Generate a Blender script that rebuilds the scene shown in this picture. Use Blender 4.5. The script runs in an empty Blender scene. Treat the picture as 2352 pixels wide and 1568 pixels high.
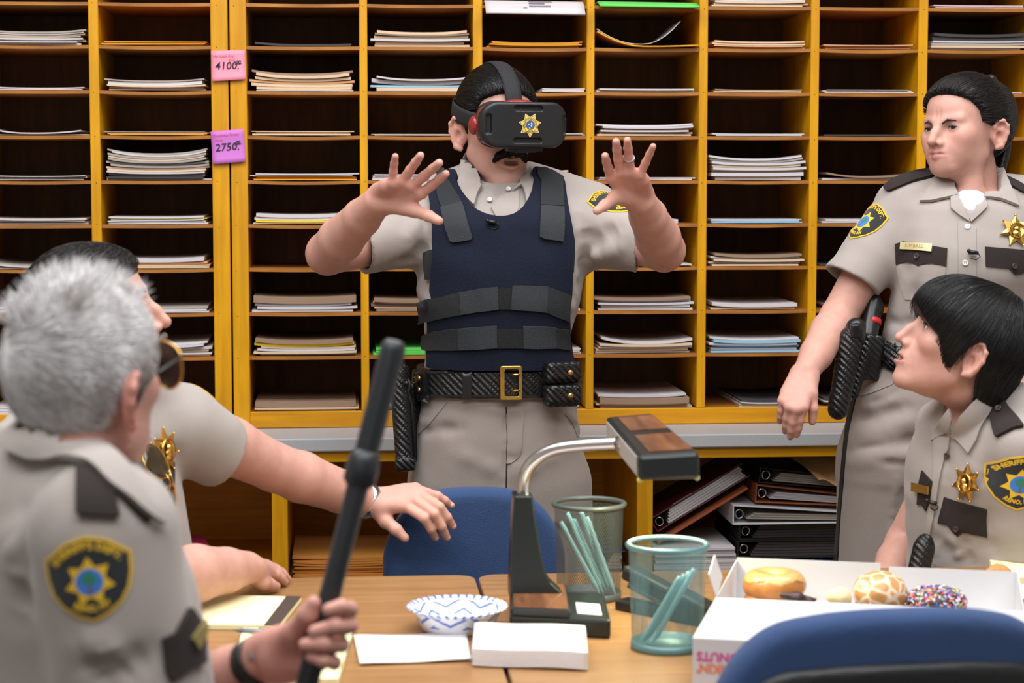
import bpy, bmesh, math, random
import numpy as np
from mathutils import Vector, Matrix, geometry
random.seed(7); np.random.seed(7)
SC = bpy.context.scene
COL = SC.collection
# ------------------------------------------------------------------ camera, world, lights, exposure
FPX = 4573.0; CXP, CYP = 1176.0, 784.0; CAMH = 1.43
PSI = math.atan((1176 - 800) / FPX); TH = math.atan((784 - 400) / FPX)
FW = np.array([math.sin(PSI) * math.cos(TH), math.cos(PSI) * math.cos(TH), -math.sin(TH)])
RT = np.array([math.cos(PSI), -math.sin(PSI), 0.0]); UPV = np.cross(RT, FW)
cam = bpy.data.cameras.new('camera'); camo = bpy.data.objects.new('camera', cam); COL.objects.link(camo)
camo.location = (0, 0, CAMH); camo.rotation_euler = (math.pi / 2 - TH, 0, -PSI)
cam.sensor_width = 36; cam.lens = FPX / 2352 * 36
cam.clip_start = 0.05; cam.clip_end = 50
cam.dof.use_dof = True; cam.dof.focus_distance = 4.05; cam.dof.aperture_fstop = 4.8
SC.camera = camo
SC.view_settings.view_transform = 'Standard'; SC.view_settings.look = 'None'
SC.view_settings.gamma = 1; SC.view_settings.use_curve_mapping = False
SC.view_settings.exposure = -0.08
SC.cycles.max_bounces = 8
W_ = bpy.data.worlds.new('world'); SC.world = W_; W_.use_nodes = True
W_.node_tree.nodes['Background'].inputs[0].default_value = (0.85, 0.9, 1.0, 1)
W_.node_tree.nodes['Background'].inputs[1].default_value = 0.05
def area(name, loc, rot, sx, sy, power, col=(1, 1, 1)):
    l = bpy.data.lights.new(name, 'AREA'); l.shape = 'RECTANGLE'; l.size = sx; l.size_y = sy
    l.energy = power; l.color = col
    o = bpy.data.objects.new(name, l); COL.objects.link(o); o.location = loc; o.rotation_euler = rot
    return o
area('ceiling_softbox', (0.25, 3.0, 3.1), (math.radians(0), 0, 0), 3.8, 1.3, 122, (0.96, 0.98, 1.0))
area('ceiling_softbox_rear', (0.2, 1.2, 3.1), (math.radians(12), 0, 0), 3.4, 1.3, 88, (0.96, 0.98, 1.0))
area('fill_softbox', (-0.8, -1.2, 2.3), (math.radians(70), 0, math.radians(-10)), 2.2, 1.4, 6, (0.95, 0.97, 1.0))  # added soft fill from behind the camera, not a window

def ray(px, py): return FW + RT * (px - CXP) / FPX - UPV * (py - CYP) / FPX
EYE = np.array([0, 0, CAMH])
def Wd(px, py, d): return EYE + ray(px, py) * d          # a point of the room at a distance d from the eye plane
def WY(px, py, Y): r = ray(px, py); return EYE + r * (Y / r[1])
def WZ(px, py, Z): r = ray(px, py); return EYE + r * ((Z - CAMH) / r[2])
def V(*a): return np.array(a, float)
def unit(v): v = np.asarray(v, float); return v / max(np.linalg.norm(v), 1e-9)

# ------------------------------------------------------------------ objects and tags
def link_mesh(name, me, mats=None, parent=None):
    o = bpy.data.objects.new(name, me); COL.objects.link(o)
    if mats is not None:
        for m in (mats if isinstance(mats, (list, tuple)) else [mats]): me.materials.append(m)
    if parent is not None: o.parent = parent
    return o
def tag(o, label, cat, group=None):
    o['label'] = label; o['category'] = cat
    if group: o['group'] = group
    return o
def empty(name, loc=(0, 0, 0), label=None, cat=None, group=None, rz=0):
    o = bpy.data.objects.new(name, None); COL.objects.link(o); o.location = loc; o.rotation_euler = (0, 0, rz)
    o.empty_display_size = 0.05
    if label: tag(o, label, cat, group)
    return o
def struct(o): o['kind'] = 'structure'; return o
def copy_tree(o, parent=None):
    c = o.copy(); COL.objects.link(c)
    if parent is not None: c.parent = parent
    for ch in list(o.children): copy_tree(ch, c)
    return c

class MB:
    """collects vertices and faces, with a material index per face"""
    def __init__(s): s.v = []; s.f = []; s.m = []; s.sm = []
    def add(s, vs, fs, mi=0, smooth=False):
        n = len(s.v); s.v += [tuple(map(float, p)) for p in vs]
        for f in fs: s.f.append(tuple(i + n for i in f)); s.m.append(mi); s.sm.append(smooth)
    def box(s, x0, y0, z0, x1, y1, z1, mi=0):
        vs = [(x0, y0, z0), (x1, y0, z0), (x1, y1, z0), (x0, y1, z0), (x0, y0, z1), (x1, y0, z1), (x1, y1, z1), (x0, y1, z1)]
        s.add(vs, [(3, 2, 1, 0), (4, 5, 6, 7), (0, 1, 5, 4), (1, 2, 6, 5), (2, 3, 7, 6), (3, 0, 4, 7)], mi)
    def obox(s, c, ax, ay, az, mi=0):
        c, ax, ay, az = map(np.asarray, (c, ax, ay, az))
        vs = [c + i * ax + j * ay + k * az for k in (-1, 1) for (i, j) in ((-1, -1), (1, -1), (1, 1), (-1, 1))]
        s.add(vs, [(3, 2, 1, 0), (4, 5, 6, 7), (0, 1, 5, 4), (1, 2, 6, 5), (2, 3, 7, 6), (3, 0, 4, 7)], mi)
    def tube(s, pts, r, n=10, mi=0, cap=True, smooth=True, closed=False):
        pts = [np.asarray(p, float) for p in pts]; N = len(pts)
        rr = r if hasattr(r, '__len__') else [r] * N
        base = len(s.v); up = None
        for i, p in enumerate(pts):
            a = pts[i - 1] if (i > 0 or closed) else p; b = pts[(i + 1) % N] if (i < N - 1 or closed) else p
            t = unit(b - a)
            if up is None:
                up = V(0, 0, 1) if abs(t[2]) < .9 else V(1, 0, 0)
            u = unit(up - t * (up @ t)); up = u; w = np.cross(t, u)
            for k in range(n):
                an = 2 * math.pi * k / n
                s.v.append(tuple(p + rr[i] * (math.cos(an) * u + math.sin(an) * w)))
        for i in range(N if closed else N - 1):
            for k in range(n):
                a = base + i * n + k; b = base + i * n + (k + 1) % n; j = ((i + 1) % N - i) * n
                s.f.append((a, b, b + j, a + j)); s.m.append(mi); s.sm.append(smooth)
        if cap and not closed:
            s.f.append(tuple(base + k for k in range(n))[::-1]); s.m.append(mi); s.sm.append(False)
            s.f.append(tuple(base + (N - 1) * n + k for k in range(n))); s.m.append(mi); s.sm.append(False)
    def lathe(s, prof, c=(0, 0, 0), n=32, mi=0, smooth=True, ax=None):
        """prof: list of (radius, height)"""
        base = len(s.v); c = np.asarray(c, float)
        X, Y, Z = (V(1, 0, 0), V(0, 1, 0), V(0, 0, 1)) if ax is None else ax
        for (r, h) in prof:
            for k in range(n):
                an = 2 * math.pi * k / n
                s.v.append(tuple(c + X * r * math.cos(an) + Y * r * math.sin(an) + Z * h))
        for i in range(len(prof) - 1):
            for k in range(n):
                a = base + i * n + k; b = base + i * n + (k + 1) % n
                s.f.append((a, b, b + n, a + n)); s.m.append(mi); s.sm.append(smooth)
    def grid(s, P, mi=0, smooth=True):
        P = np.asarray(P); a, b = P.shape[:2]; base = len(s.v)
        s.v += [tuple(map(float, q)) for q in P.reshape(-1, 3)]
        for i in range(a - 1):
            for j in range(b - 1):
                k = base + i * b + j
                s.f.append((k, k + 1, k + b + 1, k + b)); s.m.append(mi); s.sm.append(smooth)
    def prism(s, poly, z0, z1, mi=0, fr=None):
        """poly: 2D outline (counter-clockwise) extruded from z0 to z1; fr=(origin, X, Y, Z)"""
        n = len(poly); O, X, Y, Z = fr if fr else (V(0, 0, 0), V(1, 0, 0), V(0, 1, 0), V(0, 0, 1))
        vs = [O + X * p[0] + Y * p[1] + Z * z for z in (z0, z1) for p in poly]
        fs = [tuple(range(n))[::-1], tuple(range(n, 2 * n))] + [(i, (i + 1) % n, n + (i + 1) % n, n + i) for i in range(n)]
        s.add(vs, fs, mi)
    def mesh(s, name='mesh'):
        me = bpy.data.meshes.new(name); me.from_pydata(s.v, [], s.f)
        me.polygons.foreach_set('material_index', s.m); me.polygons.foreach_set('use_smooth', s.sm)
        me.update(); return me
    def build(s, name, mats, parent=None, bevel=0, seg=2, fix=False):
        me = s.mesh(name)
        if fix or bevel:
            bm = bmesh.new(); bm.from_mesh(me); bmesh.ops.recalc_face_normals(bm, faces=bm.faces); bm.to_mesh(me); bm.free()
        o = link_mesh(name, me, mats, parent)
        if bevel:
            md = o.modifiers.new('bevel', 'BEVEL'); md.width = bevel; md.segments = seg; md.limit_method = 'ANGLE'; md.angle_limit = math.radians(40)
            md.harden_normals = False
        return o

# ------------------------------------------------------------------ materials
def srgb(r, g, b):
    return tuple(((c / 255) / 12.92 if c / 255 <= 0.04045 else ((c / 255 + 0.055) / 1.055) ** 2.4) for c in (r, g, b)) + (1,)
def new_mat(name):
    m = bpy.data.materials.new(name); m.use_nodes = True; nt = m.node_tree
    return m, nt, nt.nodes['Principled BSDF']
def N(nt, t, **kw):
    n = nt.nodes.new(t)
    for k, v in kw.items(): setattr(n, k, v)
    return n
def mat(name, col, rough=0.6, var=0.0, vscale=8.0, bump=0.0, bscale=200.0, metal=0.0, spec=0.5, sheen=0.0, sss=0.0, coat=0.0, attr=None, stretch=(1, 1, 1), alpha=None, emis=None):
    m, nt, b = new_mat(name); L = nt.links.new
    b.inputs['Roughness'].default_value = rough; b.inputs['Metallic'].default_value = metal
    b.inputs['Specular IOR Level'].default_value = spec
    if coat: b.inputs['Coat Weight'].default_value = coat; b.inputs['Coat Roughness'].default_value = 0.15
    if sheen: b.inputs['Sheen Weight'].default_value = sheen; b.inputs['Sheen Roughness'].default_value = 0.5
    tc = N(nt, 'ShaderNodeTexCoord'); mp = N(nt, 'ShaderNodeMapping'); mp.inputs['Scale'].default_value = stretch
    L(tc.outputs['Object'], mp.inputs['Vector'])
    src = None
    if attr:
        a = N(nt, 'ShaderNodeAttribute'); a.attribute_name = attr; src = a.outputs['Color']
    if var > 0 or attr:
        no = N(nt, 'ShaderNodeTexNoise'); no.inputs['Scale'].default_value = vscale; no.inputs['Detail'].default_value = 5
        L(mp.outputs[0], no.inputs['Vector'])
        r = N(nt, 'ShaderNodeMapRange'); r.inputs['From Min'].default_value = .3; r.inputs['From Max'].default_value = .7
        r.inputs['To Min'].default_value = 1 - var; r.inputs['To Max'].default_value = 1 + var
        L(no.outputs['Fac'], r.inputs['Value'])
        mx = N(nt, 'ShaderNodeMix', data_type='RGBA', blend_type='MULTIPLY'); mx.inputs['Factor'].default_value = 1
        if src is None: mx.inputs['A'].default_value = col
        else: L(src, mx.inputs['A'])
        L(r.outputs[0], mx.inputs['B']); src = mx.outputs['Result']
        L(src, b.inputs['Base Color'])
    else:
        b.inputs['Base Color'].default_value = col
    if bump > 0:
        n2 = N(nt, 'ShaderNodeTexNoise'); n2.inputs['Scale'].default_value = bscale; n2.inputs['Detail'].default_value = 3
        L(mp.outputs[0], n2.inputs['Vector'])
        bp = N(nt, 'ShaderNodeBump'); bp.inputs['Strength'].default_value = bump; bp.inputs['Distance'].default_value = 0.002
        L(n2.outputs['Fac'], bp.inputs['Height']); L(bp.outputs[0], b.inputs['Normal'])
    if sss:
        b.inputs['Subsurface Weight'].default_value = sss; b.inputs['Subsurface Radius'].default_value = (1, .35, .2); b.inputs['Subsurface Scale'].default_value = 0.006
    if emis: b.inputs['Emission Color'].default_value = emis[0]; b.inputs['Emission Strength'].default_value = emis[1]
    return m
def wood(name, c1, c2, stretch=(30, 30, 2), rough=0.35, scale=2.0, blotch=0.12, coat=0.0, bump=0.05):
    m, nt, b = new_mat(name); L = nt.links.new
    b.inputs['Roughness'].default_value = rough
    if coat: b.inputs['Coat Weight'].default_value = coat; b.inputs['Coat Roughness'].default_value = 0.2
    tc = N(nt, 'ShaderNodeTexCoord'); mp = N(nt, 'ShaderNodeMapping'); mp.inputs['Scale'].default_value = stretch
    oi = N(nt, 'ShaderNodeObjectInfo'); ad = N(nt, 'ShaderNodeVectorMath', operation='ADD')
    mu = N(nt, 'ShaderNodeMath', operation='MULTIPLY'); mu.inputs[1].default_value = 17.0
    L(oi.outputs['Random'], mu.inputs[0]); L(tc.outputs['Object'], ad.inputs[0]); L(mu.outputs[0], ad.inputs[1]); L(ad.outputs[0], mp.inputs['Vector'])
    no = N(nt, 'ShaderNodeTexNoise'); no.inputs['Scale'].default_value = scale; no.inputs['Detail'].default_value = 8; no.inputs['Roughness'].default_value = 0.6
    no.inputs['Distortion'].default_value = 0.6
    L(mp.outputs[0], no.inputs['Vector'])
    cr = N(nt, 'ShaderNodeValToRGB'); cr.color_ramp.elements[0].position = .3; cr.color_ramp.elements[1].position = .7
    cr.color_ramp.elements[0].color = c1; cr.color_ramp.elements[1].color = c2
    L(no.outputs['Fac'], cr.inputs['Fac'])
    n2 = N(nt, 'ShaderNodeTexNoise'); n2.inputs['Scale'].default_value = 6; n2.inputs['Detail'].default_value = 3
    L(ad.outputs[0], n2.inputs['Vector'])
    r = N(nt, 'ShaderNodeMapRange'); r.inputs['From Min'].default_value = .3; r.inputs['From Max'].default_value = .7; r.inputs['To Min'].default_value = 1 - blotch; r.inputs['To Max'].default_value = 1 + blotch
    L(n2.outputs['Fac'], r.inputs['Value'])
    mx = N(nt, 'ShaderNodeMix', data_type='RGBA', blend_type='MULTIPLY'); mx.inputs['Factor'].default_value = 1
    L(cr.outputs['Color'], mx.inputs['A']); L(r.outputs[0], mx.inputs['B']); L(mx.outputs['Result'], b.inputs['Base Color'])
    bp = N(nt, 'ShaderNodeBump'); bp.inputs['Strength'].default_value = bump; bp.inputs['Distance'].default_value = 0.001
    L(no.outputs['Fac'], bp.inputs['Height']); L(bp.outputs[0], b.inputs['Normal'])
    return m
# ------------------------------------------------------------------ the room shell
M = {}
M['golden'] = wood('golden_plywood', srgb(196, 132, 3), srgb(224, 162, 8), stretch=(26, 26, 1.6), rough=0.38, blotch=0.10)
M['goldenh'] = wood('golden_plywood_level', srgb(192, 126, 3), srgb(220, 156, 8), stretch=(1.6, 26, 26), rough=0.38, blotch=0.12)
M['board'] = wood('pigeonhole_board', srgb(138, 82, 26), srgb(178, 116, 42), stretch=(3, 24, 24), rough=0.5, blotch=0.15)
M['backing_shaded'] = wood('shaded_backing_plywood', srgb(92, 60, 26), srgb(120, 80, 36), stretch=(22, 3, 3), rough=0.6, blotch=0.15)  # same golden wood, its colour darkened for the shade inside the holes
M['table'] = wood('oak_laminate', srgb(142, 100, 60), srgb(168, 126, 82), stretch=(1.2, 22, 22), rough=0.33, scale=3, blotch=0.05, bump=0.02)
M['wall'] = mat('wall_paint', srgb(215, 210, 200), 0.8, 0.03)
M['floor'] = mat('floor_vinyl', srgb(84, 80, 78), 0.5, 0.08, 4)
M['ceil'] = mat('ceiling_tile', srgb(225, 225, 222), 0.9, 0.02)
M['counter'] = mat('grey_counter_laminate', srgb(176, 174, 176), 0.45, 0.08, 300)
M['black'] = mat('black_plastic', srgb(24, 24, 26), 0.4, 0.0)
M['dark'] = mat('dark_gap', srgb(20, 16, 12), 0.9)
M['nail'] = mat('nail_hole', srgb(90, 55, 10), 0.7)
def slab(name, x0, y0, z0, x1, y1, z1, m):
    b = MB(); b.box(x0, y0, z0, x1, y1, z1); return struct(b.build(name, m))
slab('floor', -3, -3, -0.1, 3.4, 5.1, 0, M['floor'])
slab('ceiling', -3, -3, 3.2, 3.4, 5.1, 3.3, M['ceil'])
slab('wall_back', -3, 5.0, 0, 3.4, 5.1, 3.2, M['wall'])
slab('wall_left', -3.1, -3, 0, -3, 5.1, 3.2, M['wall'])
slab('wall_right', 3.4, -3, 0, 3.5, 5.1, 3.2, M['wall'])
slab('wall_front', -3, -3.1, 0, 3.4, -3, 3.2, M['wall'])

# ------------------------------------------------------------------ the pigeonhole cabinets
SY = 4.54; SD = 0.32
ROWZ = [0.890, 1.017, 1.117, 1.218, 1.317, 1.416, 1.517, 1.617, 1.717, 1.812, 1.912, 2.012]   # top of each board, from below
TOPZ = 2.112
HOLES = {}      # column letter -> (x0, x1)
def cabinet(label, x_left, x_right, cols, post_l, post_r, dividers):
    c = empty('mail_sorter', ((x_left + x_right) / 2, SY + SD / 2, 0.853), label, 'shelving', 'pigeonhole mail sorters')
    ox, oy, oz = c.location
    def part(name, x0, y0, z0, x1, y1, z1, m, bevel=0.0015):
        b = MB(); hx, hy, hz = (x0 + x1) / 2, (y0 + y1) / 2, (z0 + z1) / 2
        b.box(x0 - hx, y0 - hy, z0 - hz, x1 - hx, y1 - hy, z1 - hz)
        o = b.build(name, m, c, bevel=bevel, seg=1); o.location = (hx - ox, hy - oy, hz - oz); return o
    for (a, b_) in (post_l, post_r):
        if a is not None: part('post', a, SY, 0.853, b_, SY + SD, TOPZ + .04, M['golden'])
    for (a, b_) in dividers: part('divider', a, SY, 0.890, b_, SY + SD - .01, TOPZ, M['golden'])
    part('base_rail', cols[0][1], SY, 0.853, cols[-1][2], SY + 0.02, 0.890, M['goldenh'])
    part('top_rail', cols[0][1], SY, TOPZ, cols[-1][2], SY + SD, TOPZ + 0.04, M['goldenh'])
    part('back_panel', x_left, SY + SD - 0.008, 0.853, x_right, SY + SD, TOPZ + .04, M['backing_shaded'])
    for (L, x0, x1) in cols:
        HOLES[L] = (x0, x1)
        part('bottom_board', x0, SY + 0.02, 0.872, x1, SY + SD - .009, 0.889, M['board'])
        for i, z in enumerate(ROWZ[1:]):
            sag = random.uniform(0.0005, 0.003)
            b = MB(); n = 8; w = x1 - x0; th = .0075
            top = []; bot = []
            for k in range(n + 1):
                t = k / n; s = -sag * math.sin(math.pi * t)
                top.append((t - .5, s)); bot.append((t - .5, s - th))
            P = []
            for (yy) in (SY + .002, SY + SD - .009):
                P.append([(t * w, yy - SY - SD / 2, s) for t, s in top] + [(t * w, yy - SY - SD / 2, s) for t, s in bot[::-1]] + [(top[0][0] * w, yy - SY - SD / 2, top[0][1])])
            b.grid(np.array(P), smooth=False)
            m = n + 1
            b.f.append(tuple(range(2 * m))[::-1]); b.m.append(0); b.sm.append(False)
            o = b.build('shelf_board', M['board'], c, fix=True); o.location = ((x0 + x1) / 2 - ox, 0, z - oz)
    nb = MB()
    for (a, b_) in [p for p in (post_l, post_r) if p[0] is not None] + dividers:
        for z in ROWZ[1:]:
            for dx in ([0.5] if b_ - a < .03 else [.3]):
                xx = a + (b_ - a) * dx + random.uniform(-.002, .002)
                nb.lathe([(0.0013, 0), (0.0001, 0.0006)], (xx - ox, SY - 0.0001 - oy, z - .004 + random.uniform(-.004, .004) - oz), n=6, ax=(V(1, 0, 0), V(0, 0, 1), V(0, -1, 0)))
    o = nb.build('nail', M['nail'], c); o['kind'] = 'stuff'
    return c
cabinet('golden plywood pigeonhole cabinet at left, wide post beside the sticky notes', -0.860, -0.266,
        [('A', -0.822, -0.574), ('B', -0.552, -0.304)], (-0.860, -0.822), (-0.304, -0.266), [(-0.574, -0.552)])
cabinet('long golden plywood pigeonhole cabinet behind the standing man in the headset', -0.262, 1.90,
        [('C', -0.225, 0.028), ('D', 0.046, 0.285), ('E', 0.306, 0.544), ('F', 0.562, 0.803), ('G', 0.823, 1.062), ('H', 1.082, 1.314), ('I', 1.336, 1.586), ('J', 1.606, 1.862)],
        (-0.262, -0.225), (1.862, 1.90), [(0.028, 0.046), (0.285, 0.306), (0.544, 0.562), (0.803, 0.823), (1.062, 1.082), (1.314, 1.336), (1.586, 1.606)])
# counter and the open cupboard beneath it
CY0 = 4.36
ctr = empty('counter_unit', (0.5, 4.6, 0), 'grey laminate counter on golden plywood cupboards under the pigeonholes', 'counter')
def cpart(name, x0, y0, z0, x1, y1, z1, m, bev=.0015):
    b = MB(); hx, hy, hz = (x0 + x1) / 2, (y0 + y1) / 2, (z0 + z1) / 2
    b.box(x0 - hx, y0 - hy, z0 - hz, x1 - hx, y1 - hy, z1 - hz)
    o = b.build(name, m, ctr, bevel=bev, seg=2); o.location = (hx - .5, hy - 4.6, hz); return o
cpart('worktop', -1.2, CY0, 0.822, 2.2, 4.98, 0.852, M['counter'], .003)
cpart('apron_rail', -1.2, CY0 + .012, 0.797, 2.2, CY0 + .03, 0.8215, M['goldenh'])
CPOSTS = [(-0.86, -0.822), (-0.172, -0.137), (0.64, 0.676), (1.42, 1.455), (2.1, 2.14)]
for a, b_ in CPOSTS: cpart('upright', a, CY0 + .012, 0.10, b_, 4.97, 0.797 if a > 3 else 0.7968, M['golden'])
cpart('cupboard_floor', -1.2, CY0 + .02, 0.50, 2.2, 4.96, 0.522, M['goldenh'])
cpart('lower_floor', -1.2, CY0 + .02, 0.08, 2.2, 4.96, 0.10, M['goldenh'])
cpart('cupboard_back', -1.2, 4.955, 0.02, 2.2, 4.97, 0.82, M['goldenh'])
cpart('plinth', -1.2, CY0 + .06, 0.0, 2.2, CY0 + .08, 0.08, M['goldenh'])
# tables: two oak laminate tops side by side, rounded corners
def rrect(x0, y0, x1, y1, r, n=6):
    out = []
    for (cx, cy, a0) in ((x1 - r, y1 - r, 0), (x0 + r, y1 - r, 90), (x0 + r, y0 + r, 180), (x1 - r, y0 + r, 270)):
        for k in range(n + 1):
            a = math.radians(a0 + 90 * k / n); out.append((cx + r * math.cos(a), cy + r * math.sin(a)))
    return out
TZ = 0.74
M['tabledge'] = mat('dark_table_edge', srgb(60, 48, 40), 0.5)
M['legmetal'] = mat('dark_metal', srgb(50, 48, 48), 0.4, metal=0.6)
def table(label, x0, x1, legs, y0=2.50, y1=3.395):
    cx, cy = (x0 + x1) / 2, (y0 + y1) / 2
    t = empty('meeting_table', (cx, cy, 0), label, 'table', 'oak laminate tables')
    b = MB(); b.prism(rrect(x0 - cx, y0 - cy, x1 - cx, y1 - cy, 0.035), TZ - .026, TZ); b.build('tabletop', M['table'], t, bevel=.0025)
    b = MB(); b.prism(rrect(x0 - cx + .03, y0 - cy + .03, x1 - cx - .03, y1 - cy - .03, 0.03), TZ - .06, TZ - .0265); b.build('apron', M['tabledge'], t)
    for (lx, ly) in legs:
        b = MB(); b.lathe([(0.0, 0.0), (.03, .0), (.03, .012), (.022, .02), (.022, TZ - .06)], (lx - cx, ly - cy, 0), 16); b.build('leg', M['legmetal'], t)
    return t
table('oak laminate table at left, under the legal pad and bowl', -0.25, 0.213, [(-.10, 3.30), (-.02, 3.30), (-.12, 2.60), (.16, 2.60)][:1] + [(.03, 3.31), (-.19, 2.58), (.15, 2.58)])
table('oak laminate table at right, under the lamp and donut box', 0.219, 1.56, [(.50, 3.31), (1.48, 3.30), (.34, 2.58), (1.46, 2.59)])
# ------------------------------------------------------------------ solid modelling with distance fields, skinned by surface nets
class Fr:
    """a frame: origin and the axes r (the person's right), f (forward), u (up)"""
    def __init__(s, o, f, u):
        s.o = np.asarray(o, float); s.f = unit(f); u = np.asarray(u, float)
        s.r = unit(np.cross(s.f, u)); s.u = np.cross(s.r, s.f); s.R = np.array([s.r, s.f, s.u])
    def w(s, *q): return s.o + np.asarray(q, float) @ s.R
    def l(s, P): return (np.asarray(P) - s.o) @ s.R.T
    def d(s, *q): return np.asarray(q, float) @ s.R
def facing(o, yaw, pitch=0, roll=0):
    """yaw in degrees, 0 looks at the camera side (-y), positive turns towards +x; pitch up; roll tips the crown towards +x seen from the front"""
    a, p, r = map(math.radians, (yaw, pitch, roll))
    f = V(math.sin(a) * math.cos(p), -math.cos(a) * math.cos(p), math.sin(p))
    side = V(math.cos(a), math.sin(a), 0)
    u0 = np.cross(f, np.cross(V(0, 0, 1), f)); u0 = unit(u0)
    u = unit(u0 * math.cos(r) + side * math.sin(r))
    return Fr(o, f, u)

class SDF:
    def __init__(s): s.p = []; s.post = []
    def _add(s, fn, lo, hi, op, k):
        m = k + 0.008
        s.p.append((fn, np.asarray(lo, float) - m, np.asarray(hi, float) + m, op, max(k, 1e-5)))
    def cone(s, a, b, ra, rb=None, k=0.01, op='u'):
        a = np.asarray(a, float); b = np.asarray(b, float); rb = ra if rb is None else rb
        ba = b - a; L2 = max(ba @ ba, 1e-12)
        def fn(P):
            q = P - a; t = np.clip(q @ ba / L2, 0, 1)
            return np.sqrt(((q - t[:, None] * ba) ** 2).sum(1)) - (ra + (rb - ra) * t)
        R = max(ra, rb); s._add(fn, np.minimum(a, b) - R, np.maximum(a, b) + R, op, k)
    def chain(s, pts, rad, k=0.01, op='u'):
        for i in range(len(pts) - 1): s.cone(pts[i], pts[i + 1], rad[i], rad[i + 1], k, op)
    def fcone(s, a, b, ra, rb, n, flat, k=0.01, op='u'):
        """cone flattened along the direction n by the factor flat"""
        a = np.asarray(a, float); b = np.asarray(b, float); ba = b - a; t_ = unit(ba); n = unit(n - t_ * (n @ t_)); L2 = ba @ ba
        def fn(P):
            q = P - a; t = np.clip(q @ ba / L2, 0, 1); e = q - t[:, None] * ba
            en = e @ n; e = e + np.outer(en * (1 / flat - 1), n)
            l = np.sqrt((e ** 2).sum(1)); r = ra + (rb - ra) * t
            return (l - r) * np.where(l > 1e-6, np.sqrt(((q - t[:, None] * ba) ** 2).sum(1)) / np.maximum(l, 1e-6), flat)
        R = max(ra, rb); s._add(fn, np.minimum(a, b) - R, np.maximum(a, b) + R, op, k)
    def ell(s, fr, c, rad, k=0.01, op='u', rot=None):
        """ellipsoid at c in frame fr; rot = (axis letter, degrees) within the frame"""
        c = np.asarray(c, float); rad = np.asarray(rad, float); R = fr.R
        if rot is not None:
            for ax, dg in (rot if isinstance(rot, list) else [rot]):
                M3 = np.array(Matrix.Rotation(math.radians(dg), 3, ax)); R = M3.T @ R
        o = fr.w(*c)
        def fn(P):
            q = (P - o) @ R.T; a = np.sqrt(((q / rad) ** 2).sum(1)); b = np.sqrt(((q / rad ** 2) ** 2).sum(1))
            return a * (a - 1) / np.maximum(b, 1e-9)
        ext = np.sqrt(((R * rad[:, None]) ** 2).sum(0))
        s._add(fn, o - ext, o + ext, op, k)
    def box(s, fr, c, half, rnd=0.003, k=0.004, op='u'):
        half = np.asarray(half, float); o = fr.w(*c)
        def fn(P):
            q = np.abs((P - o) @ fr.R.T) - (half - rnd)
            return np.sqrt((np.maximum(q, 0) ** 2).sum(1)) + np.minimum(q.max(1), 0) - rnd
        ext = (np.abs(fr.R) * half[:, None]).sum(0); s._add(fn, o - ext, o + ext, op, k)
    def loft(s, fr, table, n=2.4, k=0.02, op='u'):
        """stack of superellipse sections along the frame's u: rows (u, centre r, centre f, half r, half f)"""
        T = np.array(table, float); T = T[np.argsort(T[:, 0])]
        us = np.linspace(T[0, 0], T[-1, 0], 80)
        def smooth(col):
            y = np.interp(us, T[:, 0], T[:, col]); kx = np.ones(9) / 9
            yp = np.concatenate([np.full(4, y[0]), y, np.full(4, y[-1])]); return np.convolve(yp, kx, 'valid')
        C = [smooth(i) for i in range(1, 5)]
        u0, u1 = us[0], us[-1]
        def fn(P):
            q = fr.l(P); u = np.clip(q[:, 2], u0, u1)
            cr, cf, hr, hf = (np.interp(u, us, c) for c in C)
            x = np.abs(q[:, 0] - cr) / hr; y = np.abs(q[:, 1] - cf) / hf
            l = np.maximum((x ** n + y ** n) ** (1 / n), 1e-6)
            ln = np.sqrt((q[:, 0] - cr) ** 2 + (q[:, 1] - cf) ** 2)
            side = np.where(l > 1e-3, (l - 1) * ln / l, -np.minimum(hr, hf)) * 0.92
            cap = np.maximum(u0 - q[:, 2], q[:, 2] - u1)
            return np.where(cap > 0, np.sqrt(np.maximum(side, 0) ** 2 + cap ** 2) + np.minimum(side, 0) * 0, np.maximum(side, cap))
        mr = (np.abs(T[:, 1]) + T[:, 3]).max(); mf = (np.abs(T[:, 2]) + T[:, 4]).max()
        cs = np.array([fr.w(a * mr, b * mf, c) for a in (-1, 1) for b in (-1, 1) for c in (u0, u1)])
        s._add(fn, cs.min(0), cs.max(0), op, k)
    def custom(s, fn, lo, hi, k=0.005, op='u'): s._add(fn, lo, hi, op, k)
    def ridge(s, a, b, amp, sig):
        """a soft fold (amp > 0) or crease (amp < 0) along the segment"""
        a = np.asarray(a, float); b = np.asarray(b, float); ba = b - a; L2 = max(ba @ ba, 1e-12)
        def fn(P):
            q = P - a; t = np.clip(q @ ba / L2, 0, 1); d2 = ((q - t[:, None] * ba) ** 2).sum(1)
            return amp * np.exp(-d2 / (2 * sig * sig)) * np.sin(np.pi * np.clip(q @ ba / L2, 0.12, 0.88))
        R = 3 * sig; s._add(fn, np.minimum(a, b) - R, np.maximum(a, b) + R, 'd', 0)
    def fold(s, pts, amp, sig):
        for i in range(len(pts) - 1):
            s.ridge(pts[i], pts[i + 1], amp, sig)
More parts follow.
